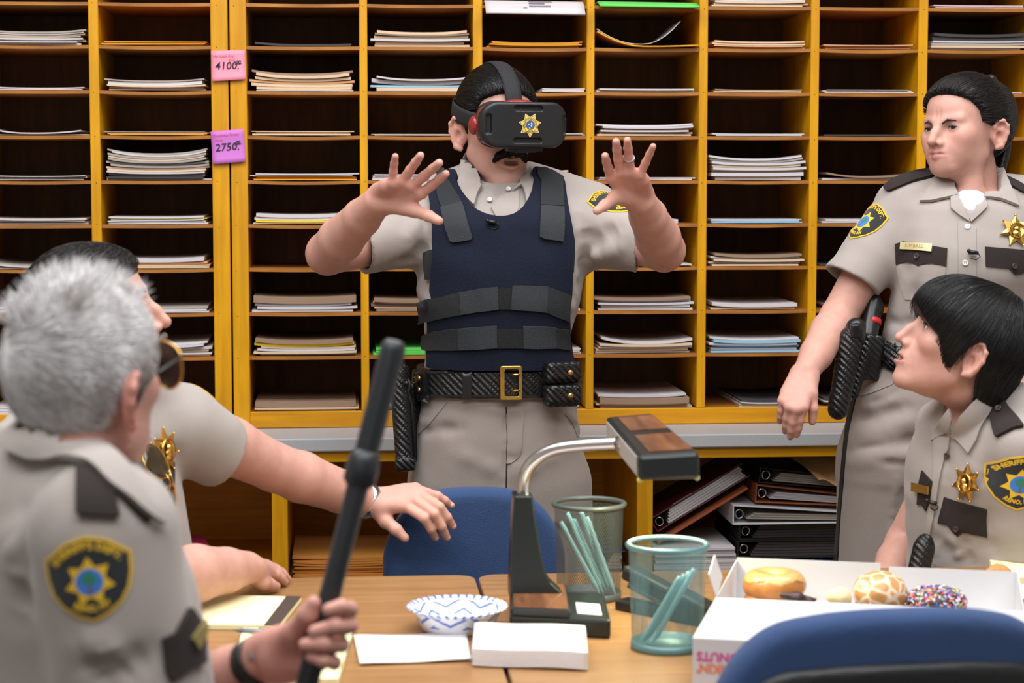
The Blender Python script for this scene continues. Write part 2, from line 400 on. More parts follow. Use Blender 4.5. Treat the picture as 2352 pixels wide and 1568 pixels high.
    def __call__(s, P):
        P = np.asarray(P, float); d = np.full(len(P), 0.25)
        lo, hi = P.min(0), P.max(0)
        for fn, l, h, op, k in s.p:
            if (l > hi).any() or (h < lo).any(): continue
            m = ((P >= l) & (P <= h)).all(1)
            if not m.any(): continue
            full = m.all(); Q = P if full else P[m]; x = fn(Q); y = d if full else d[m]
            if op == 'u':
                hh = np.clip(0.5 + 0.5 * (y - x) / k, 0, 1); z = y + (x - y) * hh - k * hh * (1 - hh)
            elif op == 's':
                hh = np.clip(0.5 - 0.5 * (y + x) / k, 0, 1); z = y + (-x - y) * hh + k * hh * (1 - hh)
            elif op == 'i':
                z = np.maximum(y, x)
            else: z = y - x
            if full: d = z
            else: d[m] = z
        for f in s.post: d = f(P, d)
        return d
    def grad(s, P, e=0.0015):
        P = np.asarray(P, float); g = np.zeros_like(P)
        for i in range(3):
            o = np.zeros(3); o[i] = e; g[:, i] = s(P + o) - s(P - o)
        return g / np.maximum(np.linalg.norm(g, axis=1), 1e-9)[:, None]
    def snap(s, P, off=0.0, it=4):
        """moves points onto the surface (then off along the normal)"""
        P = np.array(P, float)
        for _ in range(it):
            d = s(P) - off; P = P - s.grad(P) * np.clip(d, -.01, .01)[:, None]
        return P
    def cast(s, O, D, t0, t1, step=0.003):
        """first hit of the rays O + t*D; misses take the closest approach"""
        O = np.asarray(O, float); D = np.asarray(D, float); n = int((t1 - t0) / step) + 1
        ts = t0 + step * np.arange(n); d = np.empty((len(D), n))
        ch = max(1, 400000 // len(D))
        for i in range(0, n, ch):
            t = ts[i:i + ch]; P = (O[:, None] if O.ndim == 2 else O) + D[:, None, :] * t[None, :, None]
            d[:, i:i + ch] = s(P.reshape(-1, 3)).reshape(len(D), len(t))
        neg = d < 0; hit = neg.any(1); j = np.where(hit, neg.argmax(1), d.argmin(1))
        j0 = np.maximum(j - 1, 0); r = np.arange(len(D)); a, b = d[r, j0], d[r, j]
        fr = np.where(hit & (j > 0), a / np.maximum(a - b, 1e-9), 1.0)
        t = ts[j0] + fr * step * (j > j0)
        P = O + D * t[:, None]
        return P, hit
    def mesh(s, h, name='mesh', B=16, lo=None, hi=None):
        """naive surface nets over the blocks that the primitives touch"""
        add = [q for q in s.p if q[3] == 'u']
        L = np.array([q[1] for q in s.p]); H = np.array([q[2] for q in s.p])
        LA = np.array([q[1] for q in add]); HA = np.array([q[2] for q in add])
        lo = LA.min(0) if lo is None else np.asarray(lo); hi = HA.max(0) if hi is None else np.asarray(hi)
        o = lo - 2 * h; n = np.ceil((hi + 2 * h - o) / (h * B)).astype(int)
        BIG = np.int64(4096)
        key = lambda I: (I[..., 0].astype(np.int64) * BIG + I[..., 1]) * BIG + I[..., 2]
        c1 = np.arange(B + 1); lc = np.stack(np.meshgrid(c1, c1, c1, indexing='ij'), -1)
        vk = []; vp = []; quads = []
        rad = 0.5 * h * B * math.sqrt(3)
        ids = np.stack(np.meshgrid(*[np.arange(k) for k in n], indexing='ij'), -1).reshape(-1, 3)
        bl = o + ids * (h * B); bh = bl + h * B
        touch = np.zeros(len(ids), bool)
        for l_, h_ in zip(LA, HA): touch |= ((bl <= h_) & (bh >= l_)).all(1)
        ids = ids[touch]; cen = o + (ids + .5) * (h * B)
        dc = s(cen); ids = ids[dc > -rad * 1.7 - .012]
        offs = np.array([(i, j, k) for i in (0, 1) for j in (0, 1) for k in (0, 1)])
        for bi in ids:
            g0 = bi * B; P = o + (lc + g0).reshape(-1, 3) * h
            d = s(P).reshape(B + 1, B + 1, B + 1); sg = d < 0
            if sg.all() or not sg.any(): continue
            cnt = sum(sg[i:B + i, j:B + j, k:B + k].astype(np.int8) for i, j, k in offs)
            C = np.argwhere((cnt > 0) & (cnt < 8))
            if len(C) == 0: continue
            acc = np.zeros((len(C), 3)); num = np.zeros(len(C))
            for a in range(3):
                for off in offs:
                    if off[a]: continue
                    p = C + off; q = p.copy(); q[:, a] += 1
                    d0 = d[p[:, 0], p[:, 1], p[:, 2]]; d1 = d[q[:, 0], q[:, 1], q[:, 2]]
                    cr = (d0 < 0) != (d1 < 0)
                    t = np.where(cr, d0 / np.where(cr, d0 - d1, 1), 0)
                    pt = p.astype(float); pt[:, a] += t
                    acc[cr] += pt[cr]; num += cr
            vk.append(key(C + g0)); vp.append(o + (acc / num[:, None] + g0) * h)
            for a in range(3):
                sl0 = [slice(0, B)] * 3; sl1 = [slice(0, B)] * 3; sl1[a] = slice(1, B + 1)
                s0, s1 = sg[tuple(sl0)], sg[tuple(sl1)]
                E = np.argwhere(s0 != s1)
                if len(E) == 0: continue
                flip = s0[E[:, 0], E[:, 1], E[:, 2]]
                b, c = (a + 1) % 3, (a + 2) % 3
                G = E + g0; k4 = []
                for db, dc_ in ((-1, -1), (0, -1), (0, 0), (-1, 0)):
                    X = G.copy(); X[:, b] += db; X[:, c] += dc_; k4.append(key(X))
                k4 = np.stack(k4, 1); k4[~flip] = k4[~flip][:, ::-1]; quads.append(k4)
        vk = np.concatenate(vk); vp = np.concatenate(vp); Q = np.concatenate(quads)
        od = np.argsort(vk); vk = vk[od]; vp = vp[od]
        ix = np.searchsorted(vk, Q); ix = np.minimum(ix, len(vk) - 1); ok = (vk[ix] == Q).all(1); ix = ix[ok]
        me = bpy.data.meshes.new(name)
        me.vertices.add(len(vp)); me.vertices.foreach_set('co', vp.astype(np.float32).ravel())
        me.loops.add(ix.size); me.loops.foreach_set('vertex_index', ix.astype(np.int32).ravel())
        me.polygons.add(len(ix)); me.polygons.foreach_set('loop_start', np.arange(0, ix.size, 4, dtype=np.int32))
        me.update(calc_edges=True); me.polygons.foreach_set('use_smooth', np.ones(len(ix), bool)); me.validate()
        return me
def mesh_co(me):
    a = np.empty(len(me.vertices) * 3, np.float32); me.vertices.foreach_get('co', a); return a.reshape(-1, 3).astype(float)
def paint(me, base, blobs, name='Col'):
    """per-vertex colour: base, then (frame, centre, radii, colour, strength) blobs on top"""
    P = mesh_co(me); C = np.tile(np.array(base[:3]), (len(P), 1))
    for fr, c, rad, col, st in blobs:
        q = (fr.l(P) - np.asarray(c)) / np.asarray(rad)
        w = (st * np.exp(-(q ** 2).sum(1) * 1.2))[:, None]; C = C * (1 - w) + np.array(col[:3]) * w
    a = me.color_attributes.new(name, 'FLOAT_COLOR', 'POINT')
    a.data.foreach_set('color', np.concatenate([C, np.ones((len(P), 1))], 1).astype(np.float32).ravel())

# ------------------------------------------------------------------ flat pieces laid on a modelled surface
def dens(poly, step):
    out = []
    for i in range(len(poly)):
        a = np.asarray(poly[i], float); b = np.asarray(poly[(i + 1) % len(poly)], float)
        n = max(1, int(np.linalg.norm(b - a) / step))
        for k in range(n): out.append(a + (b - a) * k / n)
    return np.array(out)
def inside(P, poly):
    x, y = P[:, 0], P[:, 1]; c = np.zeros(len(P), bool); q = np.asarray(poly)
    for i in range(len(q)):
        (x1, y1), (x2, y2) = q[i], q[i - 1]
        c ^= ((y1 > y) != (y2 > y)) & (x < (x2 - x1) * (y - y1) / (y2 - y1 + 1e-12) + x1)
    return c
def fill2d(poly, step):
    """triangulated outline with inner points"""
    o = dens(poly, step); lo, hi = o.min(0), o.max(0)
    g = np.stack(np.meshgrid(np.arange(lo[0] + step * .5, hi[0], step), np.arange(lo[1] + step * .5, hi[1], step), indexing='ij'), -1).reshape(-1, 2)
    if len(g):
        g = g[inside(g, o)]
        if len(g): g = g[np.sqrt(((g[:, None] - o[None]) ** 2).sum(2)).min(1) > step * .45]
    allp = [Vector(p) for p in o] + [Vector(p) for p in g]
    ed = [(i, (i + 1) % len(o)) for i in range(len(o))]
    r = geometry.delaunay_2d_cdt(allp, ed, [], 1, 1e-9)
    v = np.array([(p.x, p.y) for p in r[0]]); f = [tuple(t) for t in r[2]]
    # boundary loop edges
    cnt = {}
    for t in f:
        for i in range(len(t)):
            e = (t[i], t[(i + 1) % len(t)]); cnt[e] = 1
    bd = [e for e in cnt if (e[1], e[0]) not in cnt]
    return v, f, bd
def smoothpoly(pts, n=6):
    """closed Catmull-Rom through the points"""
    p = [np.asarray(q, float) for q in pts]; m = len(p); out = []
    for i in range(m):
        a, b, c, d = p[i - 1], p[i], p[(i + 1) % m], p[(i + 2) % m]
        for k in range(n):
            t = k / n
            out.append(0.5 * (2 * b + (c - a) * t + (2 * a - 5 * b + 4 * c - d) * t * t + (3 * b - a - 3 * c + d) * t ** 3))
    return np.array(out)
def spline(pts, n=8):
    p = [np.asarray(q, float) for q in pts]; p = [2 * p[0] - p[1]] + p + [2 * p[-1] - p[-2]]; out = []
    for i in range(1, len(p) - 2):
        a, b, c, d = p[i - 1:i + 3]
        for k in range(n):
            t = k / n
            out.append(0.5 * (2 * b + (c - a) * t + (2 * a - 5 * b + 4 * c - d) * t * t + (3 * b - a - 3 * c + d) * t ** 3))
    out.append(p[-2]); return np.array(out)
def place_eye(S, near, far):
    """pixel coordinates -> points on the body S seen from the photographer's side"""
    def f(uv):
        D = FW + RT * ((uv[:, :1] - CXP) / FPX) - UPV * ((uv[:, 1:] - CYP) / FPX)
        P, hit = S.cast(EYE, D, near, far)
        return P
    return f
def place_fr(S, fr, depth=0.12):
    """(r, u) coordinates in a frame whose f points out of the body -> points on S"""
    def f(uv):
        O = fr.o + np.outer(uv[:, 0], fr.r) + np.outer(uv[:, 1], fr.u) + fr.f * depth
        D = np.tile(-fr.f, (len(uv), 1)); P = np.empty((len(uv), 3))
        P, hit = S.cast(O, D, 0, 2 * depth); return P
    return f
def lay(name, S, put, layers, step, mats, parent, smooth=True):
    """layers: (outline, lift, thickness, material index): each laid on the body as a piece with its own edge"""
    b = MB()
    for poly, lift, th, mi in layers:
        if isinstance(poly, tuple) and poly[0] == 'tris': v, f, bd = poly[1]
        else: v, f, bd = fill2d(poly, step)
        P = put(np.asarray(v)); Nn = S.grad(P, 0.004)
        top = P + Nn * (lift + th); bot = P + Nn * (lift - 0.004); n = len(P)
        # orientation
        f0 = f[0]; nn = np.cross(top[f0[1]] - top[f0[0]], top[f0[2]] - top[f0[0]])
        flip = nn @ Nn[f0[0]] < 0
        F2 = [t[::-1] if flip else t for t in f]
        b.add(top, F2, mi, smooth)
        sk = [(e[0], e[1]) for e in bd]
        base = len(b.v); b.v += [tuple(p) for p in top] + [tuple(p) for p in bot]
        for (i, j) in sk:
            q = (base + j, base + i, base + n + i, base + n + j)
            b.f.append(q[::-1] if flip else q); b.m.append(mi); b.sm.append(False)
    return b.build(name, mats, parent)
def glyphs(text, size=1.0, align='CENTER', bold=0.0):
    """flat mesh of a text: 2D points, faces and boundary edges"""
    c = bpy.data.curves.new('lettering', 'FONT'); c.body = text; c.size = size; c.align_x = align; c.offset = bold; c.resolution_u = 2
    o = bpy.data.objects.new('lettering', c); COL.objects.link(o)
    dg = bpy.context.evaluated_depsgraph_get(); me = bpy.data.meshes.new_from_object(o.evaluated_get(dg))
    v = np.array([(p.co.x, p.co.y) for p in me.vertices]) if len(me.vertices) else np.zeros((0, 2)); f = [tuple(p.vertices) for p in me.polygons]
    bpy.data.objects.remove(o); bpy.data.curves.remove(c); bpy.data.meshes.remove(me)
    cnt = {}
    for t in f:
        for i in range(len(t)): cnt[(t[i], t[(i + 1) % len(t)])] = 1
    bd = [e for e in cnt if (e[1], e[0]) not in cnt]
    return v, f, bd
def arc_text(text, size, cx, cy, R, mid, flip=False, spread=1.0, bold=0.0):
    """glyphs bent round a circle; mid is the angle (degrees) of the text's middle"""
    v, f, bd = glyphs(text, size, bold=bold)
    if flip: a = math.radians(mid) + v[:, 0] * spread / R; r = R - v[:, 1]
    else: a = math.radians(mid) - v[:, 0] * spread / R; r = R + v[:, 1]
    return np.stack([cx + r * np.cos(a), cy + r * np.sin(a)], 1), f, bd
def hair_strands(b, roots, dirs, length, r, seg=4, sag=0.0, curl=0.0, mi=0, rng=None, follow=None):
    """thin three-sided tapering strands"""
    for p, d, L in zip(roots, dirs, length):
        p = np.asarray(p, float); d = unit(d); pts = [p]
        for k in range(seg):
            if follow is not None: d = follow(pts[-1], d)
            d = unit(d + V(0, 0, -sag) + (rng.normal(0, curl, 3) if rng is not None else 0))
            pts.append(pts[-1] + d * L / seg)
        b.tube(pts, [r * (1 - .85 * (i / seg) ** 2) for i in range(seg + 1)], 3, mi, cap=False)
# ------------------------------------------------------------------ people: shared builders
SK = srgb(202, 152, 137); RUDDY = srgb(192, 120, 108); LIP = srgb(178, 96, 92); PALE = srgb(226, 184, 164); STUB = srgb(150, 122, 112)
def cloth(name, col, var=0.05, sheen=0.2, bump=0.2, bscale=520, rough=0.85):
    return mat(name, col, rough, var, 9, bump, bscale, spec=0.25, sheen=sheen)
M['skin'] = mat('skin', SK, 0.5, 0.045, 70, 0.12, 500, spec=0.35, sss=0.12, attr='Col')
M['shirt'] = cloth('khaki_shirt_cloth', srgb(160, 150, 144))
M['trouser'] = cloth('khaki_trouser_cloth', srgb(152, 140, 133))
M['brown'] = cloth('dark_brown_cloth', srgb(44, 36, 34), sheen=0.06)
M['white_cloth'] = cloth('white_cotton', srgb(228, 230, 236))
M['gold'] = mat('polished_gold', srgb(226, 178, 92), 0.25, 0.12, 60, metal=1.0)
M['brass'] = mat('brass_snap', srgb(205, 165, 105), 0.3, 0.05, metal=1.0)
M['silver'] = mat('silver_metal', srgb(205, 205, 208), 0.25, metal=1.0)
M['pearl'] = mat('pearl_button', srgb(218, 212, 204), 0.3)
M['darkbtn'] = mat('dark_button', srgb(70, 52, 50), 0.35)
M['emb_black'] = cloth('black_embroidery', srgb(38, 40, 44), sheen=0.3, bscale=700)
M['emb_gold'] = cloth('yellow_embroidery', srgb(222, 178, 40), bscale=700)
M['emb_blue'] = cloth('blue_embroidery', srgb(62, 118, 196), bscale=700)
M['emb_green'] = cloth('green_embroidery', srgb(50, 122, 96), bscale=700)
M['emb_brown'] = cloth('brown_embroidery', srgb(120, 84, 60), bscale=700)
EMB = [M['emb_black'], M['emb_gold'], M['emb_blue'], M['emb_green'], M['emb_brown']]
M['eyewhite'] = mat('eye_white', srgb(226, 218, 214), 0.15)
M['iris'] = mat('iris', srgb(70, 52, 40), 0.1)
M['pupil'] = mat('pupil', srgb(10, 9, 9), 0.05)
M['nylon'] = mat('black_nylon', srgb(26, 27, 30), 0.75, 0.06, 30, 0.4, 300)
def leather(name, col, scale=150):
    m, nt, b = new_mat(name); L = nt.links.new
    b.inputs['Base Color'].default_value = col; b.inputs['Roughness'].default_value = 0.33
    tc = N(nt, 'ShaderNodeTexCoord'); mp = N(nt, 'ShaderNodeMapping'); mp.inputs['Rotation'].default_value = (0, math.radians(45), 0)
    L(tc.outputs['Object'], mp.inputs['Vector'])
    vo = N(nt, 'ShaderNodeTexVoronoi'); vo.inputs['Scale'].default_value = scale; vo.inputs['Randomness'].default_value = 0.0; vo.distance = 'CHEBYCHEV'
    L(mp.outputs[0], vo.inputs['Vector'])
    wv = N(nt, 'ShaderNodeTexWave'); wv.inputs['Scale'].default_value = scale * .22; wv.bands_direction = 'X'; L(mp.outputs[0], wv.inputs['Vector'])
    ad = N(nt, 'ShaderNodeMath', operation='SUBTRACT'); L(wv.outputs['Fac'], ad.inputs[0]); L(vo.outputs['Distance'], ad.inputs[1])
    bp = N(nt, 'ShaderNodeBump'); bp.inputs['Strength'].default_value = 0.8; bp.inputs['Distance'].default_value = 0.002
    L(ad.outputs[0], bp.inputs['Height']); L(bp.outputs[0], b.inputs['Normal']); return m
M['leather'] = leather('basketweave_leather', srgb(22, 22, 24))
M['plain_leather'] = mat('plain_black_leather', srgb(22, 22, 24), 0.32, 0.05, 30, 0.1, 200)

def lowf(c, lf):
    return (c[0], c[1], c[2] if c[2] > -.02 else -.02 + (c[2] + .02) * lf)
def head_sdf(S, fr, s=1.0, female=False, open_mouth=0.0, jaw=1.0, nose=1.0, brow_low=0.0, squint=1.0, ears=(1, 1), lf=1.0, ear=1.0, eu=0.0, ear_dz=0.0, plump=0.0):
    k = .010 * s
    E = lambda c, r, kk=k, op='u', rot=None: S.ell(fr, np.array(lowf(c, lf)) * s, np.array(r) * s, kk, op, rot)
    C = lambda a, b, ra, rb, kk=k, op='u': S.cone(fr.w(*(np.array(lowf(a, lf)) * s)), fr.w(*(np.array(lowf(b, lf)) * s)), ra * s, rb * s, kk, op)
    E((0, -.006, .038), (.0755, .0945, .091)); E((0, .035, .05), (.062, .062, .062), .02)
    E((0, .036, -.02), (.061 * (.97 if female else 1), .058, .066), .025)
    om = open_mouth * .016
    for q in (-1, 1):
        C((q * .047 * jaw, .006, -.050), (q * .017, .073, -.092 - om), .019 if female else .021, .0165, .02)
        E((q * .043, .066, -.006), (.021, .021, .02), .02)
        C((q * .012, .091, .039 - brow_low + eu), (q * .043, .078, .041 - brow_low * .3 + eu), .0105, .0085, .012)
    if plump:
        for q in (-1, 1): E((q * .040, .056, -.038), (.024 * plump, .026, .026), .02)
    E((0, .042, -.06 - om * .5), (.046 * jaw, .048, .042), .025)
    E((0, .083, -.094 - om), (.019, .014, .016), .014)
    E((0, .078, -.05), (.031, .027, .028), .018)
    for q in (-1, 1):
        E((q * .032, .103, .019 + eu), (.0165, .012, .0115), .012, 's')
        E((q * .0325, .0805, .019 + eu), (.0145, .0125, .0125), .004)
        E((q * .0325, .0955, .0185 + eu), (.0125, .008, .0042 * squint), .003, 's', ('Y', q * 4))
    n = nose
    C((0, .095, .024 + eu), (0, .105 + .003 * n, .002 + eu * .4), .0075, .0082, .012); C((0, .105 + .003 * n, .002 + eu * .4), (0, .1135 + .005 * n, -.0205), .0082, .0102, .008)
    C((0, .088, .012 + eu), (0, .099, -.021), .010, .0125, .008)
    for q in (-1, 1):
        E((q * .0125 * n, .102, -.0265), (.0085, .0105, .0078), .006)
        E((q * .0065, .1085 + .003 * n, -.0345), (.0036, .005, .0045), .003, 's')
    # lips
    for q in (-1, 1):
        C((q * .022, .0945, -.0565), (0, .1035, -.053), .0035, .0058, .004)
        C((q * .020, .0945, -.0595 - om), (0, .1025, -.0635 - om), .004, .0068, .005)
        S.ridge(fr.w(*(np.array(lowf((q * .0255, .0965, -.058), lf)) * s)), fr.w(*(np.array(lowf((-q * .006, .111, -.0575 - om * .3), lf)) * s)), -.0035, .0019)
        S.ridge(fr.w(q * .024 * s, .098 * s, -.026 * s), fr.w(q * .034 * s, .086 * s, -.064 * s), -.0018, .005)
    if om > 0: E((0, .104, -.0585 - om * .45), (.0175, .02, .0035 + om * .42), .004, 's')
    for q, on in zip((-1, 1), ears):
        if not on: continue
        s0 = s; s = s * ear; f2 = Fr(fr.w(q * .0755 * s0, -.010 * s0, (-.003 + ear_dz) * s0), fr.d(-q * .34, 1, -.08), fr.u)
        o = q * .009
        S.ell(f2, np.array((q * .004, -.002, .002)) * s, np.array((.0052, .0175, .0315)) * s, .006, 'u'); S.ell(f2, np.array((q * .001, .004, .004)) * s, np.array((.006, .014, .026)) * s, .006, 'u'); S.ell(f2, np.array((q * .0075, -.006, .012)) * s, np.array((.0045, .0135, .021)) * s, .006, 'u')
        rim = [(o * .3, .012, .002), (o, .014, .018), (o * 1.3, .006, .031), (o * 1.6, -.008, .033), (o * 1.7, -.018, .021), (o * 1.5, -.0185, .004), (o * 1.1, -.012, -.012), (o * .8, -.004, -.024), (o * .4, .006, -.028)]
        S.chain([f2.w(*(np.array(p) * s)) for p in rim], [r * s for r in (.003, .0034, .0036, .0037, .0037, .0034, .0036, .0058, .005)], .004)
        S.chain([f2.w(*(np.array(p) * s)) for p in ((o * .9, -.004, .02), (o * .95, -.010, .010), (o * .9, -.011, -.004), (o * .7, -.004, -.013))], [.0026 * s] * 4, .004)
        S.ell(f2, np.array((o * 1.15, .003, -.002)) * s, np.array((.0062, .0072, .0105)) * s, .003, 's')
        S.ell(f2, np.array((o * 1.35, -.002, .0225)) * s, np.array((.0045, .006, .006)) * s, .003, 's')
        S.ell(f2, np.array((o * .5, .0125, -.004)) * s, np.array((.004, .0035, .006)) * s, .003, 'u'); s = s0
def head_blobs(fr, s, female=False, stubble=0.0, lip=LIP, lf=1.0):
    B = []
    a = lambda c, r, col, st: B.append((fr, np.array(lowf(c, lf)) * s, np.array(r) * s, col, st))
    for q in (-1, 1):
        a((q * .045, .07, -.02), (.026, .03, .022), RUDDY, .32); a((q * .085, -.012, .0), (.013, .024, .034), RUDDY, .45)
        a((q * .0325, .092, .020), (.02, .016, .014), srgb(150, 100, 84), .3)
    a((0, .115, -.022), (.016, .018, .014), RUDDY, .35)
    if stubble:
        a((0, .06, -.085), (.06, .06, .034), STUB, stubble); a((0, .1, -.045), (.03, .02, .012), STUB, stubble)
        for q in (-1, 1): a((q * .05, .02, -.055), (.025, .04, .03), STUB, stubble * .7)
    a((0, .105, -.053), (.020, .012, .0055), lip, .85); a((0, .104, -.0635), (.018, .012, .0065), lip, .9)
    a((0, .107, -.0575), (.024, .012, .0022), srgb(96, 44, 42), .6)
    return B
def eyes(fr, s, parent, look=(0, 1, 0), iris=None, eu=0.0):
    """two eyeballs: white, iris and pupil as sub-parts"""
    lk = unit(fr.d(*look)); up = unit(fr.u - lk * (fr.u @ lk)); rt = np.cross(lk, up)
    for q in (-1, 1):
        c = fr.w(q * .0325 * s, .0805 * s, (.019 + eu) * s); R = .0118 * s
        b = MB(); b.lathe([(R * math.sin(t), R * math.cos(t)) for t in np.linspace(0.001, math.pi - .001, 14)], c, 18, ax=(rt, up, lk))
        e = b.build('eye', M['eyewhite'], parent, fix=True)
        b = MB(); b.lathe([(R * 1.012 * math.sin(t), R * 1.012 * math.cos(t)) for t in np.linspace(0.001, .5, 6)], c, 18, ax=(rt, up, lk)); b.build('iris', iris or M['iris'], e)
        b = MB(); b.lathe([(R * 1.02 * math.sin(t), R * 1.02 * math.cos(t)) for t in np.linspace(0.001, .22, 5)], c, 14, ax=(rt, up, lk)); b.build('pupil', M['pupil'], e)
def poly_sd(poly):
    A = np.asarray(poly, float); Bn = np.roll(A, -1, 0)
    def f(x, y):
        P = np.stack([x, y], 1); best = np.full(len(P), 9.0)
        for a, b in zip(A, Bn):
            e = b - a; t = np.clip(((P - a) @ e) / max(e @ e, 1e-12), 0, 1); best = np.minimum(best, np.sqrt(((P - a - t[:, None] * e) ** 2).sum(1)))
        return np.where(inside(P, A), -best, best)
    return f
def hair_shell(S, fr, s, poly, th=.008, extra=None, top=0.0, taper=.8):
    """hair as a shell over the skull, limited by a side outline (f, u) of the hair line"""
    T = SDF()
    T.ell(fr, np.array((0, -.006, .038 + top * .5)) * s, np.array((.0755 + th / s, .0945 + th / s, .091 + th / s + top * .5)) * s, .01)
    T.ell(fr, np.array((0, .035, .05)) * s, np.array((.062 + th / s, .062 + th / s, .062 + th / s)) * s, .02)
    if extra: extra(T)
    pf = poly_sd(np.asarray(poly) * s)
    def fn(P):
        q = fr.l(P); a = T(P); b = pf(q[:, 1], q[:, 2]); k = .005; a = a + th * taper * np.clip((b + .028) / .028, 0, 1) ** 2
        h = np.clip(.5 - .5 * (b - a) / k, 0, 1); return b + (a - b) * h + k * h * (1 - h)
    lo = np.min([p[1] for p in T.p], 0); hi = np.max([p[2] for p in T.p], 0)
    S.custom(fn, lo, hi, .004)
    T.keep = lambda P: pf(hf_l(fr, P)[:, 1], hf_l(fr, P)[:, 2]) < .0005
    return T
def hf_l(fr, P): return fr.l(P)
def strands(S, roots, d0, n_step, step, off, radius, rng, wob=0.15, grav=0.0, flow=None, cling=1.0, keep=None):
    """combed strands that follow the surface S; returns vertex and face arrays of three-sided tubes"""
    P = [np.array(roots)]; d = np.array(d0); d /= np.linalg.norm(d, axis=1)[:, None]
    for k in range(n_step):
        q = P[-1] + d * step[:, None]
        if cling > 0:
            g = S.grad(q, .004); dist = S(q) - off
            q = q - g * (dist * cling)[:, None]
        P.append(q); nd = q - P[-2]; nd /= np.maximum(np.linalg.norm(nd, axis=1), 1e-9)[:, None]
        if flow is not None: nd = nd * .6 + flow(q) * .4
        nd = nd + rng.normal(0, wob, nd.shape) * .25; nd[:, 2] -= grav
        d = nd / np.linalg.norm(nd, axis=1)[:, None]
    P = np.stack(P, 1)
    if keep is not None: P = P[keep(P.reshape(-1, 3)).reshape(P.shape[:2]).all(1)]
    n, m, _ = P.shape
    t = np.gradient(P, axis=1); t /= np.maximum(np.linalg.norm(t, axis=2), 1e-9)[..., None]
    u = np.cross(t, rng.normal(0, 1, (n, 1, 3))); u /= np.maximum(np.linalg.norm(u, axis=2), 1e-9)[..., None]; w = np.cross(t, u)
    rr = radius * (1 - .8 * (np.arange(m) / (m - 1)) ** 2)
    Vv = np.stack([P + rr[None, :, None] * (math.cos(a) * u + math.sin(a) * w) for a in (0, 2.0944, 4.18879)], 2)   # n, m, 3, 3
    idx = np.arange(n * m * 3).reshape(n, m, 3)
    F = np.stack([idx[:, :-1], np.roll(idx, -1, 2)[:, :-1], np.roll(idx, -1, 2)[:, 1:], idx[:, 1:]], -1).reshape(-1, 4)
    return Vv.reshape(-1, 3), F
def add_arrays(me, Vs, Fs):
    """joins more quads to a mesh made of quads"""
    v0 = mesh_co(me); f0 = np.empty(len(me.loops), np.int32); me.loops.foreach_get('vertex_index', f0)
    vs = [v0]; fs = [f0.reshape(-1, 4)]; n = len(v0)
    for v, f in zip(Vs, Fs): vs.append(v); fs.append(f + n); n += len(v)
    v = np.concatenate(vs); f = np.concatenate(fs)
    m2 = bpy.data.meshes.new(me.name); m2.vertices.add(len(v)); m2.vertices.foreach_set('co', v.astype(np.float32).ravel())
    m2.loops.add(f.size); m2.loops.foreach_set('vertex_index', f.astype(np.int32).ravel()); m2.polygons.add(len(f))
    m2.polygons.foreach_set('loop_start', np.arange(0, f.size, 4, dtype=np.int32)); m2.update(calc_edges=True)
    m2.polygons.foreach_set('use_smooth', np.ones(len(f), bool)); bpy.data.meshes.remove(me); return m2
def hand(S, wr, pn, kn, tips, thumb, sc=1.0, bulge=0.006, wr_r=.027, mids=None):
    """palm from the wrist wr to four knuckles (index first), four fingers to their tips, thumb chain of four points; pn faces out of the palm"""
    wr = np.asarray(wr, float); pn = unit(pn); kn = [np.asarray(p, float) for p in kn]
    kc = sum(kn) / 4; ax = unit(kc - wr); lat = unit(np.cross(ax, pn)); lat = lat if lat @ (kn[0] - kn[3]) > 0 else -lat
    for i, p in enumerate(kn):
        w0 = wr + lat * (1.5 - i) * .0105 * sc + ax * .012
        S.cone(w0, p, .0145 * sc, .0112 * sc, .012)
    # thenar and hypothenar pads
    S.cone(wr + lat * .012 * sc + ax * .02 + pn * .004, thumb[1] + pn * .001, .0165 * sc, .0125 * sc, .012)
    S.cone(wr - lat * .016 * sc + ax * .015 + pn * .006, kn[3] - ax * .022 + pn * .004, .0125 * sc, .0105 * sc, .012)
    rad = [(.0096, .0088, .0082, .0072), (.0098, .009, .0084, .0074), (.0095, .0087, .0081, .0071), (.0085, .0077, .007, .0062)]
    for i, (p, t) in enumerate(zip(kn, tips)):
        t = np.asarray(t, float); r = [x * sc for x in rad[i]]
        if mids is not None and mids[i] is not None: pts = [p] + [np.asarray(q, float) for q in mids[i]] + [t]
        else:
            v = t - p; bd = -pn * bulge; pts = [p, p + v * .46 + bd, p + v * .76 + bd * .8, t]
        S.chain(pts, r, .0035)
    S.chain(thumb, [.0135 * sc, .012 * sc, .0105 * sc, .0082 * sc], .005)
def arm(S, sh, el, wr, r=(.052, .046, .041, .045, .036, .0275), k=.008, flat=None):
    sh, el, wr = (np.asarray(p, float) for p in (sh, el, wr))
    S.cone(sh, sh + (el - sh) * .5, r[0], r[1], k); S.cone(sh + (el - sh) * .5, el, r[1], r[2], k)
    S.cone(el, el + (wr - el) * .28, r[2], r[3], k); S.cone(el + (wr - el) * .28, el + (wr - el) * .7, r[3], r[4], k); S.cone(el + (wr - el) * .7, wr, r[4], r[5], k)
